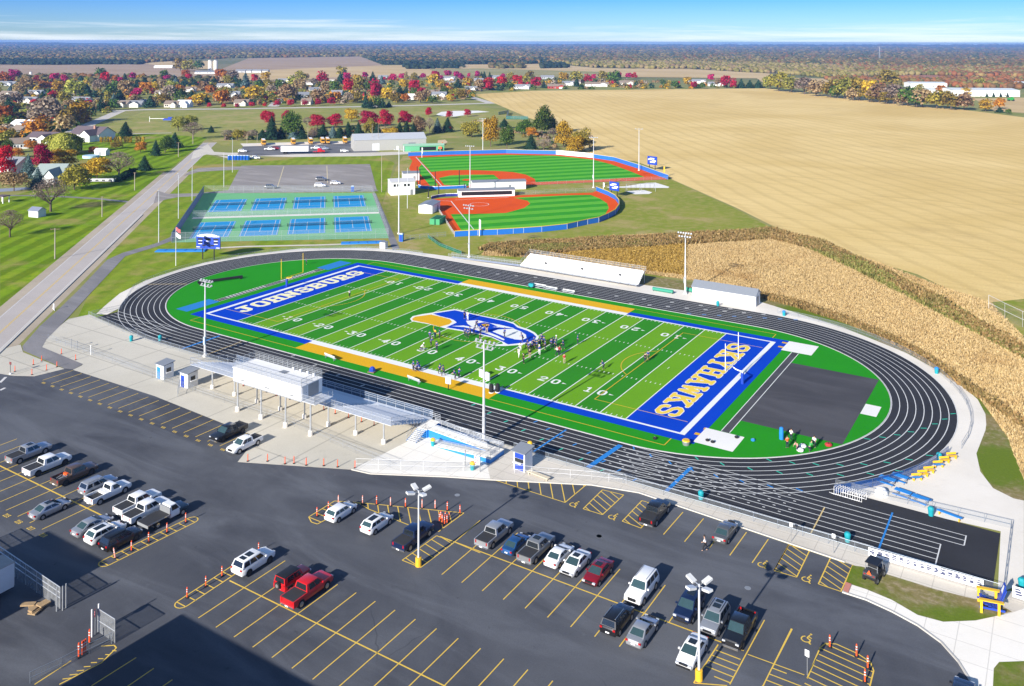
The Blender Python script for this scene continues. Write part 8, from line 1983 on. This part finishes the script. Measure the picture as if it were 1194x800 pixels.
# ------------------------------------------------------------------ houses
HPOS = []
def house(px_,py_,wpx,rz,wallm,roofm,label,d_=9,h=3.2,ridge=2.6,wing=True,cat='house',group=None):
    q = P(px_,py_); dd = depth(q); w_ = max(9,wpx*dd/FPX); q = (q[0]+(q[0]-CAM[0])/dd*d_*.5,q[1]+(q[1]-CAM[1])/dd*d_*.5)
    HPOS.append(q)
    ps = [('door',-w_*.08,-d_/2-.03,1.05,1.1,.06,2.1,GREYM)]
    for k,u in enumerate((-.38,-.24,.12,.28)): ps.append(('window',w_*u,-d_/2-.03,1.6,min(1.6,w_*.1),.06,1.2,GLASS))
    t = shed('house',label,cat,q[0],q[1],w_,d_,h,rz,wallm,roofm,ridge,ps,.5,group)
    if wing:
        ww,wd = w_*.36,d_*.75; b = MB(); x0 = w_*.26
        b.add([(x0-ww/2,-d_/2-wd*.55,0),(x0+ww/2,-d_/2-wd*.55,0),(x0+ww/2,.1,0),(x0-ww/2,.1,0),(x0-ww/2,-d_/2-wd*.55,h-.1),(x0+ww/2,-d_/2-wd*.55,h-.1),(x0+ww/2,.1,h-.1),(x0-ww/2,.1,h-.1),(x0,-d_/2-wd*.55,h+ridge*.72),(x0,.1,h+ridge*.72)],
              [(0,1,5,8,4),(1,2,6,5),(3,0,4,7)]); b.build('garage_wall',wallm,t)
        b = MB(); y0,y1 = -d_/2-wd*.55-.4,.1
        for s_ in (-1,1):
            a = [(x0+s_*(ww/2+.4),y0,h-.35),(x0+s_*(ww/2+.4),y1,h-.35),(x0,y1,h+ridge*.72+.03),(x0,y0,h+ridge*.72+.03)]; b.add(a+[(p[0],p[1],p[2]+.12) for p in a],[(0,1,2,3),(7,6,5,4),(0,4,5,1),(1,5,6,2),(2,6,7,3),(3,7,4,0)])
        b.build('garage_roof',roofm,t)
        b = MB(); b.box(x0,-d_/2-wd*.55-.03,1.2,ww*.7,.06,2.3); b.build('garage_door',LAMPW,t)
    return t
HWH = mat('house_white',(.78,.77,.74),.7,var=.04); HCR = mat('house_cream',(.6,.55,.46),.7); HGR = mat('house_grey',(.42,.43,.44),.7); HBR = mat('house_brick',(.36,.2,.15),.85,var=.15); HRED = mat('house_red',(.35,.04,.03),.7)
RP = mat('purple_brown_shingles',(.12,.09,.1),.85,var=.15); RG = mat('grey_shingles',(.22,.23,.25),.85,var=.15); RB = mat('brown_shingles',(.22,.17,.13),.85,var=.15); RGG = mat('grey_green_shingles',(.28,.33,.31),.8,var=.12)
FACE = R(30)
def H5(x,y,w_,*a,**k): return house(x/7.96,70+y/7.96,w_/7.96,*a,**k)
t = H5(860,750,330,R(15),HWH,RP,'white house with a purple-brown roof and a brick chimney at the slanting street',d_=14,h=4.0,ridge=4)
b = MB(); b.box(4,-2.5,6.8,1.2,1.0,4.2); b.build('chimney',HBR,t)
house(505/7.96,150+500/7.96,250/7.96,R(35),HWH,RGG,'house with a grey-green striped roof between the spruces and the olive dome tree',d_=13,h=3.4,ridge=3.6)
house(150/7.96,150+415/7.96,190/7.96,R(20),HWH,RG,'white house behind the crimson maple at the left edge',d_=10,h=4.2)
house(430/7.96,150+130/7.96,280/7.96,R(20),HWH,RP,'low white gabled house with a purple roof behind the willow',d_=10)
house(180/7.96,150+190/7.96,110/7.96,R(60),HWH,RB,'small white gable showing between bushes at the left',d_=8,wing=False)
H5(235,640,190,R(25),HWH,HWH,'pale house with a white roof in the trees left of the street',d_=12)
H5(200,695,110,R(10),HGR,RB,'low grey house with a tan roof at the left edge of the trees',wing=False)
H5(80,240,170,R(20),HGR,RG,'grey roofed house high up at the left edge'); H5(95,340,200,R(10),HCR,RB,'long cream house under the mauve trees at the left edge')
H5(340,330,130,R(30),HWH,RG,'white house with a grey roof beside the red tree in the left suburb'); H5(270,400,180,R(20),HCR,RG,'grey and cream house left of the crimson tree with dark base'); H5(750,400,200,R(20),HWH,RG,'white house with blue-grey roof behind the golden tree'); H5(700,235,120,R(30),HWH,RG,'white gabled house in front of the dark conifers far left'); H5(1150,440,120,R(20),HCR,RB,'cream house at the corner of the slanting street')
def H6(x,y,w_,*a,**k): return house(130+x/7.96,70+y/7.96,w_/7.96,*a,**k)
H6(185,438,230,FACE,HWH,RG,'long white house with a grey roof and a blue car port above the park corner'); H6(290,425,80,FACE,HWH,RG,'narrow white house with blue trim next to the long white one',wing=False); H6(570,440,130,FACE,HCR,RB,'cream house with a brown roof in the middle above the park'); H6(680,440,120,FACE,HWH,HWH,'bright white gabled house by the park street',ridge=3.2); H6(455,330,80,FACE,HWH,RB,'small white house between dark conifers'); H6(740,295,110,FACE,HWH,RB,'white house with tan roof in the second row'); H6(1060,260,150,FACE,HWH,RG,'house with big grey hipped roof in the second row'); H6(1140,345,110,FACE,HWH,RG,'white two-gable house at the right of the second row'); H6(800,190,60,FACE,HGR,RG,'small grey house in the far row',wing=False)
H6(490,75,170,R(35),HWH,HWH,'long white farm building in the ploughed field',wing=False,d_=14); H6(880,130,190,R(35),HWH,RG,'white and grey farm sheds below the silos',wing=False,d_=16); house(116,73.5,13,R(35),HWH,HWH,'white barn against the distant wood',wing=False,d_=14)
def H7(x,y,w_,*a,**k): return house(260+x/7.96,70+y/7.96,w_/7.96,*a,**k)
H7(100,340,110,FACE,HWH,RG,'white house with a dark doorway at the left of the park street row'); H7(180,425,130,FACE,HCR,RB,'low tan-roofed house close to the park street'); H7(770,350,160,R(50),HWH,RG,'white house with a stepped roof along the park side street',d_=12); H7(860,300,120,R(50),HWH,RG,'second white stepped-roof house behind the first',d_=12); H7(580,210,130,FACE,HWH,RG,'white house with blue-grey roof in the far row by the side street'); H7(800,230,110,FACE,HWH,RB,'white fronted house at the head of the side street'); H7(780,415,90,FACE,HCR,RB,'small house hidden behind the crimson street trees',wing=False); H7(1030,200,80,FACE,HWH,RB,'white house right of the far crimson tree',wing=False); H7(440,225,90,FACE,HCR,RB,'cream house behind the olive trees',wing=False); H7(1060,330,100,FACE,HGR,RG,'pale grey house behind the orange street tree',wing=False)
for x,w_,r_,lab in ((170,90,HGR,'grey farm shed first in the distant farmyard row'),(240,60,WSID,'white farm shed second in the distant farmyard row'),(315,90,HWH,'large white farm shed in the distant farmyard row'),(395,60,HCR,'pinkish farm shed ending the distant farmyard row')): H7(x,120,w_,FACE,r_,RG,lab,wing=False,d_=12,h=4)
def H8(x,y,w_,*a,**k): return house(400+x/6.633,80+y/6.633,w_/6.633,*a,**k)
H8(700,205,90,FACE,HWH,RB,'white house with a tan roof in the trees right of the park'); H8(745,222,110,FACE,HWH,RG,'bright white house in front of it right of the park'); H8(530,240,50,FACE,HWH,HWH,'tiny white gable by the orange bush',wing=False,d_=6); H8(820,90,90,FACE,HWH,RG,'pale blue-grey house between purple trees in the far row'); H8(990,175,90,FACE,HWH,RG,'white house with grey roof at the corner of the harvested field'); H8(1050,105,70,FACE,HCR,RG,'cream house by the far purple tree',wing=False); H8(310,80,70,FACE,HGR,RG,'grey house among far blue spruces',wing=False)
def H9(x,y,w_,*a,**k): return house(560+x/6.633,80+y/6.633,w_/6.633,*a,**k)
H9(320,158,130,FACE,HWH,RG,'white house with a long grey roof beside the big crimson tree'); H9(590,155,140,FACE,HRED,RB,'red house with white gables facing the harvested field'); H9(680,130,90,FACE,HWH,RG,'white house right behind the red house'); H9(900,138,180,FACE,HWH,RB,'wide white house with a tan hipped roof at the field'); H9(1130,125,110,FACE,HCR,RB,'cream house near the right end of the field row'); H9(120,80,80,FACE,HGR,RG,'grey roofed house at the left of the field row',wing=False); H9(520,80,100,FACE,HGR,RG,'grey roofed house in the back row behind the red house',wing=False); H9(745,118,60,FACE,HCR,RB,'little pinkish house in the field row',wing=False)
for x,y,w_,lab in ((55,290,60,'white house half hidden at the right part of the field row'),(120,300,50,'pale house among crimson trees at the right of the row')): house(794+x/2.985,y/2.985,w_/2.985,FACE,HWH,RG,lab)
for x,y,w_,d__,hh,lab in ((1035,336,220,45,7,'long flat white hall at the right beyond the hedgerow'),(850,306,120,30,6,'grey-white hall left of the long white one'),(885,328,60,20,5,'small white shed between the halls'),(1185,305,40,30,6,'pale greenish hall cut by the right edge')):
    house(794+x/2.985,y/2.985,w_/2.985,R(25),HWH,mat('pale_hall_roof',(.6,.63,.62),.6),lab,d__,hh,1.5,False,'hall')
q = P(794+1148/2.985,352/2.985); t = thing('tractor','small green harvester in the field at the right edge','tractor',q[0],q[1],.1,R(20)); gm = mat('tractor_green',(.02,.22,.03),.4); b = MB(); b.box(0,0,2.0,6,3,2.2); b.box(1,0,3.6,2,2,1.4); b.build('body',gm,t)
for x in (-2,2.2):
    for sy in (-1.6,1.6): b = MB(); b.tube((x,sy-.3,.9),(x,sy+.3,.9),.9,12); b.build('wheel',RUBBER,t)
# silos, mast, sheds
for x,lab in ((245,'tall pale concrete silo left of its twin at the farm'),(251.5,'tall pale concrete silo right of its twin at the farm')):
    q = P(x,83); h = HT(x,83,69.5); t = thing('silo',lab,'silo',q[0],q[1]); b = MB(); b.lathe(0,0,[(h*.17,0),(h*.17,h*.92)],14); b.build('shaft',PALE,t); b = MB(); b.lathe(0,0,[(h*.175,h*.92),(h*.12,h*.98),(h*.02,h)],14); b.build('dome',GREYM,t)
q = P(36,90.5); t = thing('water_tank','squat pale tank tower standing above the far left trees','tower',q[0],q[1]); h = HT(36,92,84.5); b = MB(); b.lathe(0,0,[(h*.2,0),(h*.2,h*.9)],12); b.build('shaft',PALE,t); b = MB(); b.lathe(0,0,[(h*.21,h*.9),(h*.02,h)],12); b.build('roof',GREYM,t)
q = P(1025.5,69.5); h = min(95,HT(1025.5,69.5,55)); t = thing('radio_mast','slender radio mast rising over the distant woods','mast',q[0],q[1]); b = MB()
for k in range(3): a = 2.1*k; b.tube((2*math.cos(a),2*math.sin(a),0),(.8*math.cos(a),.8*math.sin(a),h),.45,4)
for k in range(12): z_ = h*k/12; b.tube((1.6,0,z_),(-.8,1.4,z_+h/24),.2,3)
b.build('lattice',GREYM,t); b = MB(); b.tube((0,0,h),(0,0,h*1.06),.3,4); b.build('antenna',GREYM,t)
q = P(43.5,252.5); shed('garden_shed','small grey-white shed with a slate blue roof on the lawn','shed',q[0],q[1],4.3,3.2,2.3,R(12),mat('pale_grey_siding',(.6,.6,.6),.7),mat('slate_blue_roof',(.18,.2,.27),.7),.9,[('door',.6,-1.63,1.0,1.2,.06,1.9,LAMPW)])
q = P(119,181); shed('garden_shed','white shed with a white roof among the gardens','shed',q[0],q[1],6,4.4,2.6,R(30),WSID,WHITE,1.0,[('door',0,-2.23,1.0,1.4,.06,2.0,GREYM)])
q = P(106,184); t = thing('swimming_pool','round above-ground pool with pale blue sides beside the white shed','pool',q[0],q[1]); b = MB(); b.lathe(0,0,[(4,0),(4,1.3)],20); b.build('side',mat('pool_side',(.45,.62,.7),.5),t); b = MB(); b.lathe(0,0,[(3.8,1.31),(3.7,1.34)],20); b.build('cover',mat('pool_cover',(.4,.6,.7),.4),t)
q = P(118,212.5); t = thing('flatbed_trailer','long white trailer with dark gaps parked under the yellow tree','trailer',q[0],q[1],0,R(35)); b = MB(); b.box(0,0,1.0,12,2.2,.9); b.build('body',WSID,t)
for x in (-4,-1.3,1.4,4.1): b = MB(); b.box(x,-1.12,1.0,1.4,.05,.55); b.build('dark_panel',BLACK,t)
for x in (-4.5,4.5): b = MB(); b.tube((x,-1,.35),(x,1,.35),.35,10); b.build('wheel',RUBBER,t)
q = P(3,236.5); t = thing('garden_pavilion','small dark roofed shelter with white posts at the left edge','pavilion',q[0],q[1],0,R(20)); b = MB(); b.box(0,0,2.6,3.6,3.6,.3); b.build('roof',RP,t)
for x in (-1.5,1.5):
    for y in (-1.5,1.5): b = MB(); b.box(x,y,1.2,.25,.25,2.4); b.build('post',WHITE,t)
q = P(198,142.5); t = thing('playground','blue playground structure with a white rail on the park grass','playground',q[0]-2,q[1],0,R(30)); b = MB(); b.box(0,0,2,6,4,1.2); b.box(2,0,3.2,3,3,1); b.build('deck',BLUE,t); b = MB(); b.tube((-14,0,2.5),(-3,0,2.5),.2,5); b.tube((-14,0,0),(-14,0,4),.2,5); b.build('rail',WHITE,t)
sheet('drive',[Z3(-40,560),Z3(250,545),Z3(300,560),Z3(120,580),Z3(-40,590)],.02,mat('blue_grey_drive',(.25,.29,.38),.8))

def shrubs(m,n,seed,poly=None,sc=1.0):
    """garden bushes too many and too merged to count, between the houses"""
    g_ = np.random.default_rng(seed); poly = poly or [(-20,93),(250,98),(330,97),(420,92),(550,91),(640,92),(900,100),(893,103),(640,104.5),(560,107),(545,117),(400,121.5),(170,124.5),(136,127),(84,149),(70,160),(-20,172)]; V_,F_ = [],[]; k = 0
    while k < n:
        u,v = g_.uniform(min(q[0] for q in poly),max(q[0] for q in poly)),g_.uniform(min(q[1] for q in poly),max(q[1] for q in poly))
        if not pip(np.array([u]),np.array([v]),poly)[0]: continue
        q = P(u,v); k += 1
        if any((q[0]-h_[0])**2+(q[1]-h_[1])**2 < 150 for h_ in HPOS): continue
        w_ = g_.uniform(2.2,5.0)*sc; h_ = w_*g_.uniform(.8,1.7)
        for j in range(46):
            d = g_.normal(size=3); d /= np.linalg.norm(d); d[2] = abs(d[2]); p = np.array([q[0],q[1],.2])+d*np.array([w_,w_,h_])*g_.uniform(.7,1.05); t_ = np.cross(d+g_.normal(size=3)*.4,g_.normal(size=3)); t_ /= np.linalg.norm(t_); u_ = np.cross(d,t_); c_ = w_*.2; b0 = len(V_)
            V_ += [tuple(p-t_*c_-u_*c_),tuple(p+t_*c_-u_*c_),tuple(p+t_*c_*.8+u_*c_),tuple(p-t_*c_+u_*c_*.9)]; F_.append((b0,b0+1,b0+2,b0+3))
    me = bpy.data.meshes.new('garden_shrubs'); me.from_pydata(V_,[],F_); me.materials.append(m); stuff(link('garden_shrubs',me))
for i,(k_,n_) in enumerate((('olive',260),('brown',200),('mauve',70),('green',200),('pine',180),('gold',130),('lime',120),('orange',90),('crimson',60))): shrubs(LEAF[k_],n_,40+i)
for i,(k_,n_) in enumerate((('mauve',26),('pine',34),('olive',16),('brown',14))):
    shrubs(LEAF[k_],n_,60+i,[(258,157),(400,153),(490,151),(492,159.5),(400,161.5),(258,164)],.6)
    shrubs(LEAF[k_],n_ if k_ != 'pine' else 8,70+i,[(540,152),(612,150),(690,160),(692,178),(640,175.5),(600,158),(545,160)],.42)

# ------------------------------------------------------------------ distant woods
FARL = leaf_mat('far_wood_canopy',[(0,(.06,.075,.03)),(.2,(.1,.105,.04)),(.4,(.15,.12,.05)),(.55,(.2,.13,.06)),(.68,(.24,.19,.06)),(.8,(.07,.09,.03)),(.9,(.24,.1,.03)),(1,(.32,.26,.09))])
FARG = leaf_mat('far_evergreen_canopy',[(0,(.012,.03,.02)),(.5,(.03,.05,.03)),(1,(.06,.075,.04))])
FARY = leaf_mat('far_yellow_wood_canopy',[(0,(.13,.13,.03)),(.35,(.3,.25,.07)),(.7,(.34,.27,.11)),(1,(.26,.17,.09))])
FARR = leaf_mat('far_red_wood_canopy',[(0,(.14,.09,.04)),(.35,(.3,.16,.06)),(.7,(.34,.12,.045)),(.82,(.12,.13,.04)),(1,(.38,.27,.09))])
ico = bmesh.new(); bmesh.ops.create_icosphere(ico,subdivisions=1,radius=1.0); IV = np.array([v.co[:] for v in ico.verts]); IF = [tuple(v.index for v in f.verts) for f in ico.faces]; ico.free()
def wood(name,poly_px,n,size,m,seed,z0=0.0,lift=None):
    """a far-off wood that reads as one mass: thousands of lumpy crowns spread over the ground polygon"""
    g_ = np.random.default_rng(seed); W = [P(*q) for q in poly_px]; xs = [q[0] for q in W]; ys = [q[1] for q in W]; V_,F_ = [],[]; k = 0; base = 0; tries = 0
    # spread evenly over the picture of the wood: draw pixels, keep them inside
    px = [q[0] for q in poly_px]; py = [q[1] for q in poly_px]
    while k < n and tries < n*6:
        tries += 1; u,v = g_.uniform(min(px),max(px)),g_.uniform(min(py),max(py))
        if not pip(np.array([u]),np.array([v]),poly_px)[0]: continue
        q = P(u,v); d = depth(q); s = size*g_.uniform(.7,1.4)*max(1,d/2600)
        hz_ = min(1.0,2600/d)
        vv = IV*(1+g_.normal(size=(len(IV),1))*.16)*np.array([s*.62,s*.62,s*.5*max(.4,hz_)])
        zb = z0+(lift(q) if lift else 0); vv = vv+np.array([q[0],q[1],zb+s*.36*max(.4,hz_)]); V_.append(vv); F_ += [tuple(base+i for i in f) for f in IF]; base += len(IV); k += 1
    me = bpy.data.meshes.new(name); me.from_pydata(np.concatenate(V_).tolist(),[],F_); me.materials.append(m); me.polygons.foreach_set('use_smooth',[True]*len(F_)); return stuff(link(name,me))
wood('distant_wood',[(-20,71),(130,71),(160,72.5),(170,74),(215,70),(280,68),(420,66),(446,74),(640,74),(800,74),(1210,82),(1210,52.6),(-20,52.6)],21000,9.5,FARL,1)
wood('distant_wood',[(-20,71.5),(60,71),(120,72),(170,73),(165,75.5),(120,75.3),(60,76),(-20,75.5)],1000,9,FARG,2)
wood('distant_wood',[(425,67),(520,69),(640,70),(640,75),(446,75.5)],1000,9.5,FARG,3)
wood('distant_wood',[(470,70),(620,71),(640,74),(480,74.5)],420,9,FARR,7)
wood('distant_wood',[(800,69),(860,68),(960,71),(1060,75),(1210,76),(1210,88),(1060,88),(960,91),(905,86),(860,84),(800,80)],3600,8,FARY,4)
wood('distant_wood',[(950,72),(1210,70),(1210,92),(1080,88),(1000,84)],2400,8,FARR,5)
wood('distant_wood',[(640,73),(760,70),(900,70),(890,80),(760,80.5),(690,79)],1700,8.5,FARY,6)
wood('distant_wood',[(470,77.5),(540,75.5),(542,80),(475,81)],120,9,FARG,8); wood('distant_wood',[(570,76),(610,75.5),(612,80),(572,80.5)],90,9,FARL,9); wood('distant_wood',[(630,76),(660,74.8),(662,79.5),(632,80)],90,9,FARG,10)
wood('distant_wood',[(960,92),(1050,93),(1210,92),(1210,104),(1130,103),(1050,100),(985,99)],800,7,FARR,13)
wood('distant_wood',[(-20,89),(120,91),(250,93),(258,97),(120,97),(-20,96)],420,7.5,FARL,14)
# far ridge that closes the view
b = MB(); g_ = np.random.default_rng(9); n = 160; d0 = 13500
prev = None
for i in range(n+1):
    a = YAW+R(42)-R(84)*i/n; h = 20+4*math.sin(i*.11)+3*math.sin(i*.27+1)+g_.uniform(0,3)+(5 if i < 30 else 0)
    p = [(CAM[0]+(d0+k*1500)*math.cos(a),CAM[1]+(d0+k*1500)*math.sin(a),z_) for k,z_ in ((0,0),(.25,min(58,h)),(1.2,min(58,h)),(1.6,0))]
    if prev: 
        for k in range(3): b.quad(prev[k],p[k],p[k+1],prev[k+1])
    prev = p
rm = field_mat('ridge_wood',(.05,.05,.03),(.09,.07,.045)); structure(b.build('hills',rm))
# ------------------------------------------------------------------ tall dry grass
PR = leaf_mat('dry_grass_blades',[(0,(.47,.33,.145)),(.3,(.53,.38,.175)),(.65,(.59,.44,.215)),(1,(.65,.5,.27))],patch=(.4,.24,.09)); PG = leaf_mat('golden_grass_blades',[(0,(.25,.15,.03)),(.5,(.42,.27,.06)),(1,(.58,.4,.12))]); BR = leaf_mat('rusty_brush_leaves',[(0,(.17,.13,.045)),(.4,(.28,.19,.07)),(.7,(.36,.22,.09)),(1,(.44,.33,.15))],patch=(.2,.19,.06)); BRG = leaf_mat('green_brush_leaves',[(0,(.14,.15,.035)),(.5,(.22,.22,.06)),(1,(.34,.29,.1))])
def tufts(name,poly_px,n,h,wd,m,seed,zn=None):
    g_ = np.random.default_rng(seed); W = [P(*q) for q in poly_px]; xs = [q[0] for q in W]; ys = [q[1] for q in W]
    X = g_.uniform(min(xs),max(xs),n*6); Y = g_.uniform(min(ys),max(ys),n*6); k = pip(X,Y,W); X,Y = X[k][:n],Y[k][:n]; n = len(X)
    den = np.array([mnoise.noise((x*.06,y*.06,seed)) for x,y in zip(X,Y)]); hh = h*(1+.45*den)*g_.uniform(.6,1.25,n)
    a = g_.uniform(0,6.28,n); lean = g_.normal(size=(n,2))*.3; w_ = wd*g_.uniform(.6,1.3,n); V_ = np.zeros((n,4,3))
    dx,dy = np.cos(a)*w_/2,np.sin(a)*w_/2
    V_[:,0] = np.stack([X-dx,Y-dy,X*0],1); V_[:,1] = np.stack([X+dx,Y+dy,X*0],1); V_[:,2] = np.stack([X+dx*1.3+lean[:,0]*hh,Y+dy*1.3+lean[:,1]*hh,hh],1); V_[:,3] = np.stack([X-dx*1.3+lean[:,0]*hh,Y-dy*1.3+lean[:,1]*hh,hh*.9],1)
    me = bpy.data.meshes.new(name); me.from_pydata(V_.reshape(-1,3).tolist(),[],[(4*i,4*i+1,4*i+2,4*i+3) for i in range(n)]); me.materials.append(m); return stuff(link(name,me))
PXR = [(562,298),(566,290),(600,283),(700,277),(800,272),(880,272),(930,276),(985,298),(1050,330),(1110,362),(1160,395),(1230,440),(1230,590),(1194,560),(1175,510),(1140,462),(1090,428),(1040,398),(985,376),(930,357),(885,343),(830,330),(770,322),(740,317),(620,300)]
sheet('meadow_ground',PXR and [P(*q) for q in PXR],.016,field_mat('dry_meadow_soil',(.44,.31,.14),(.56,.41,.2)))
tufts('dry_grass',PXR,150000,.42,.14,PR,21)
tufts('dry_grass',[(690,292),(760,285),(800,285),(800,322),(740,315),(640,300)],26000,.7,.16,PG,22)
tufts('brush',[(558,292),(570,286),(640,281),(750,276),(830,272),(900,268),(960,283),(1030,315),(1100,352),(1194,405),(1194,420),(1100,368),(1030,328),(960,296),(900,280),(830,284),(750,290),(640,297),(600,300)],30000,1.0,.26,BR,23)
tufts('brush',[(600,290),(750,281),(760,286),(620,297)],7500,.9,.26,BRG,24); tufts('brush',[(930,276),(1000,305),(1060,335),(1130,375),(1194,412),(1194,420),(1100,370),(1000,318),(930,285)],8000,1.0,.26,BRG,26)
tufts('brush',[(885,343),(930,352),(990,372),(1040,392),(1085,418),(1130,448),(1194,492),(1194,502),(1130,458),(1085,427),(1035,398),(985,377),(925,358),(880,346)],11000,.8,.24,BR,25)
tufts('dry_grass',[(1004,300),(1107,338),(1155,354),(1194,394),(1194,405),(1110,352),(1030,312),(970,285)],12000,.5,.16,PR,27)
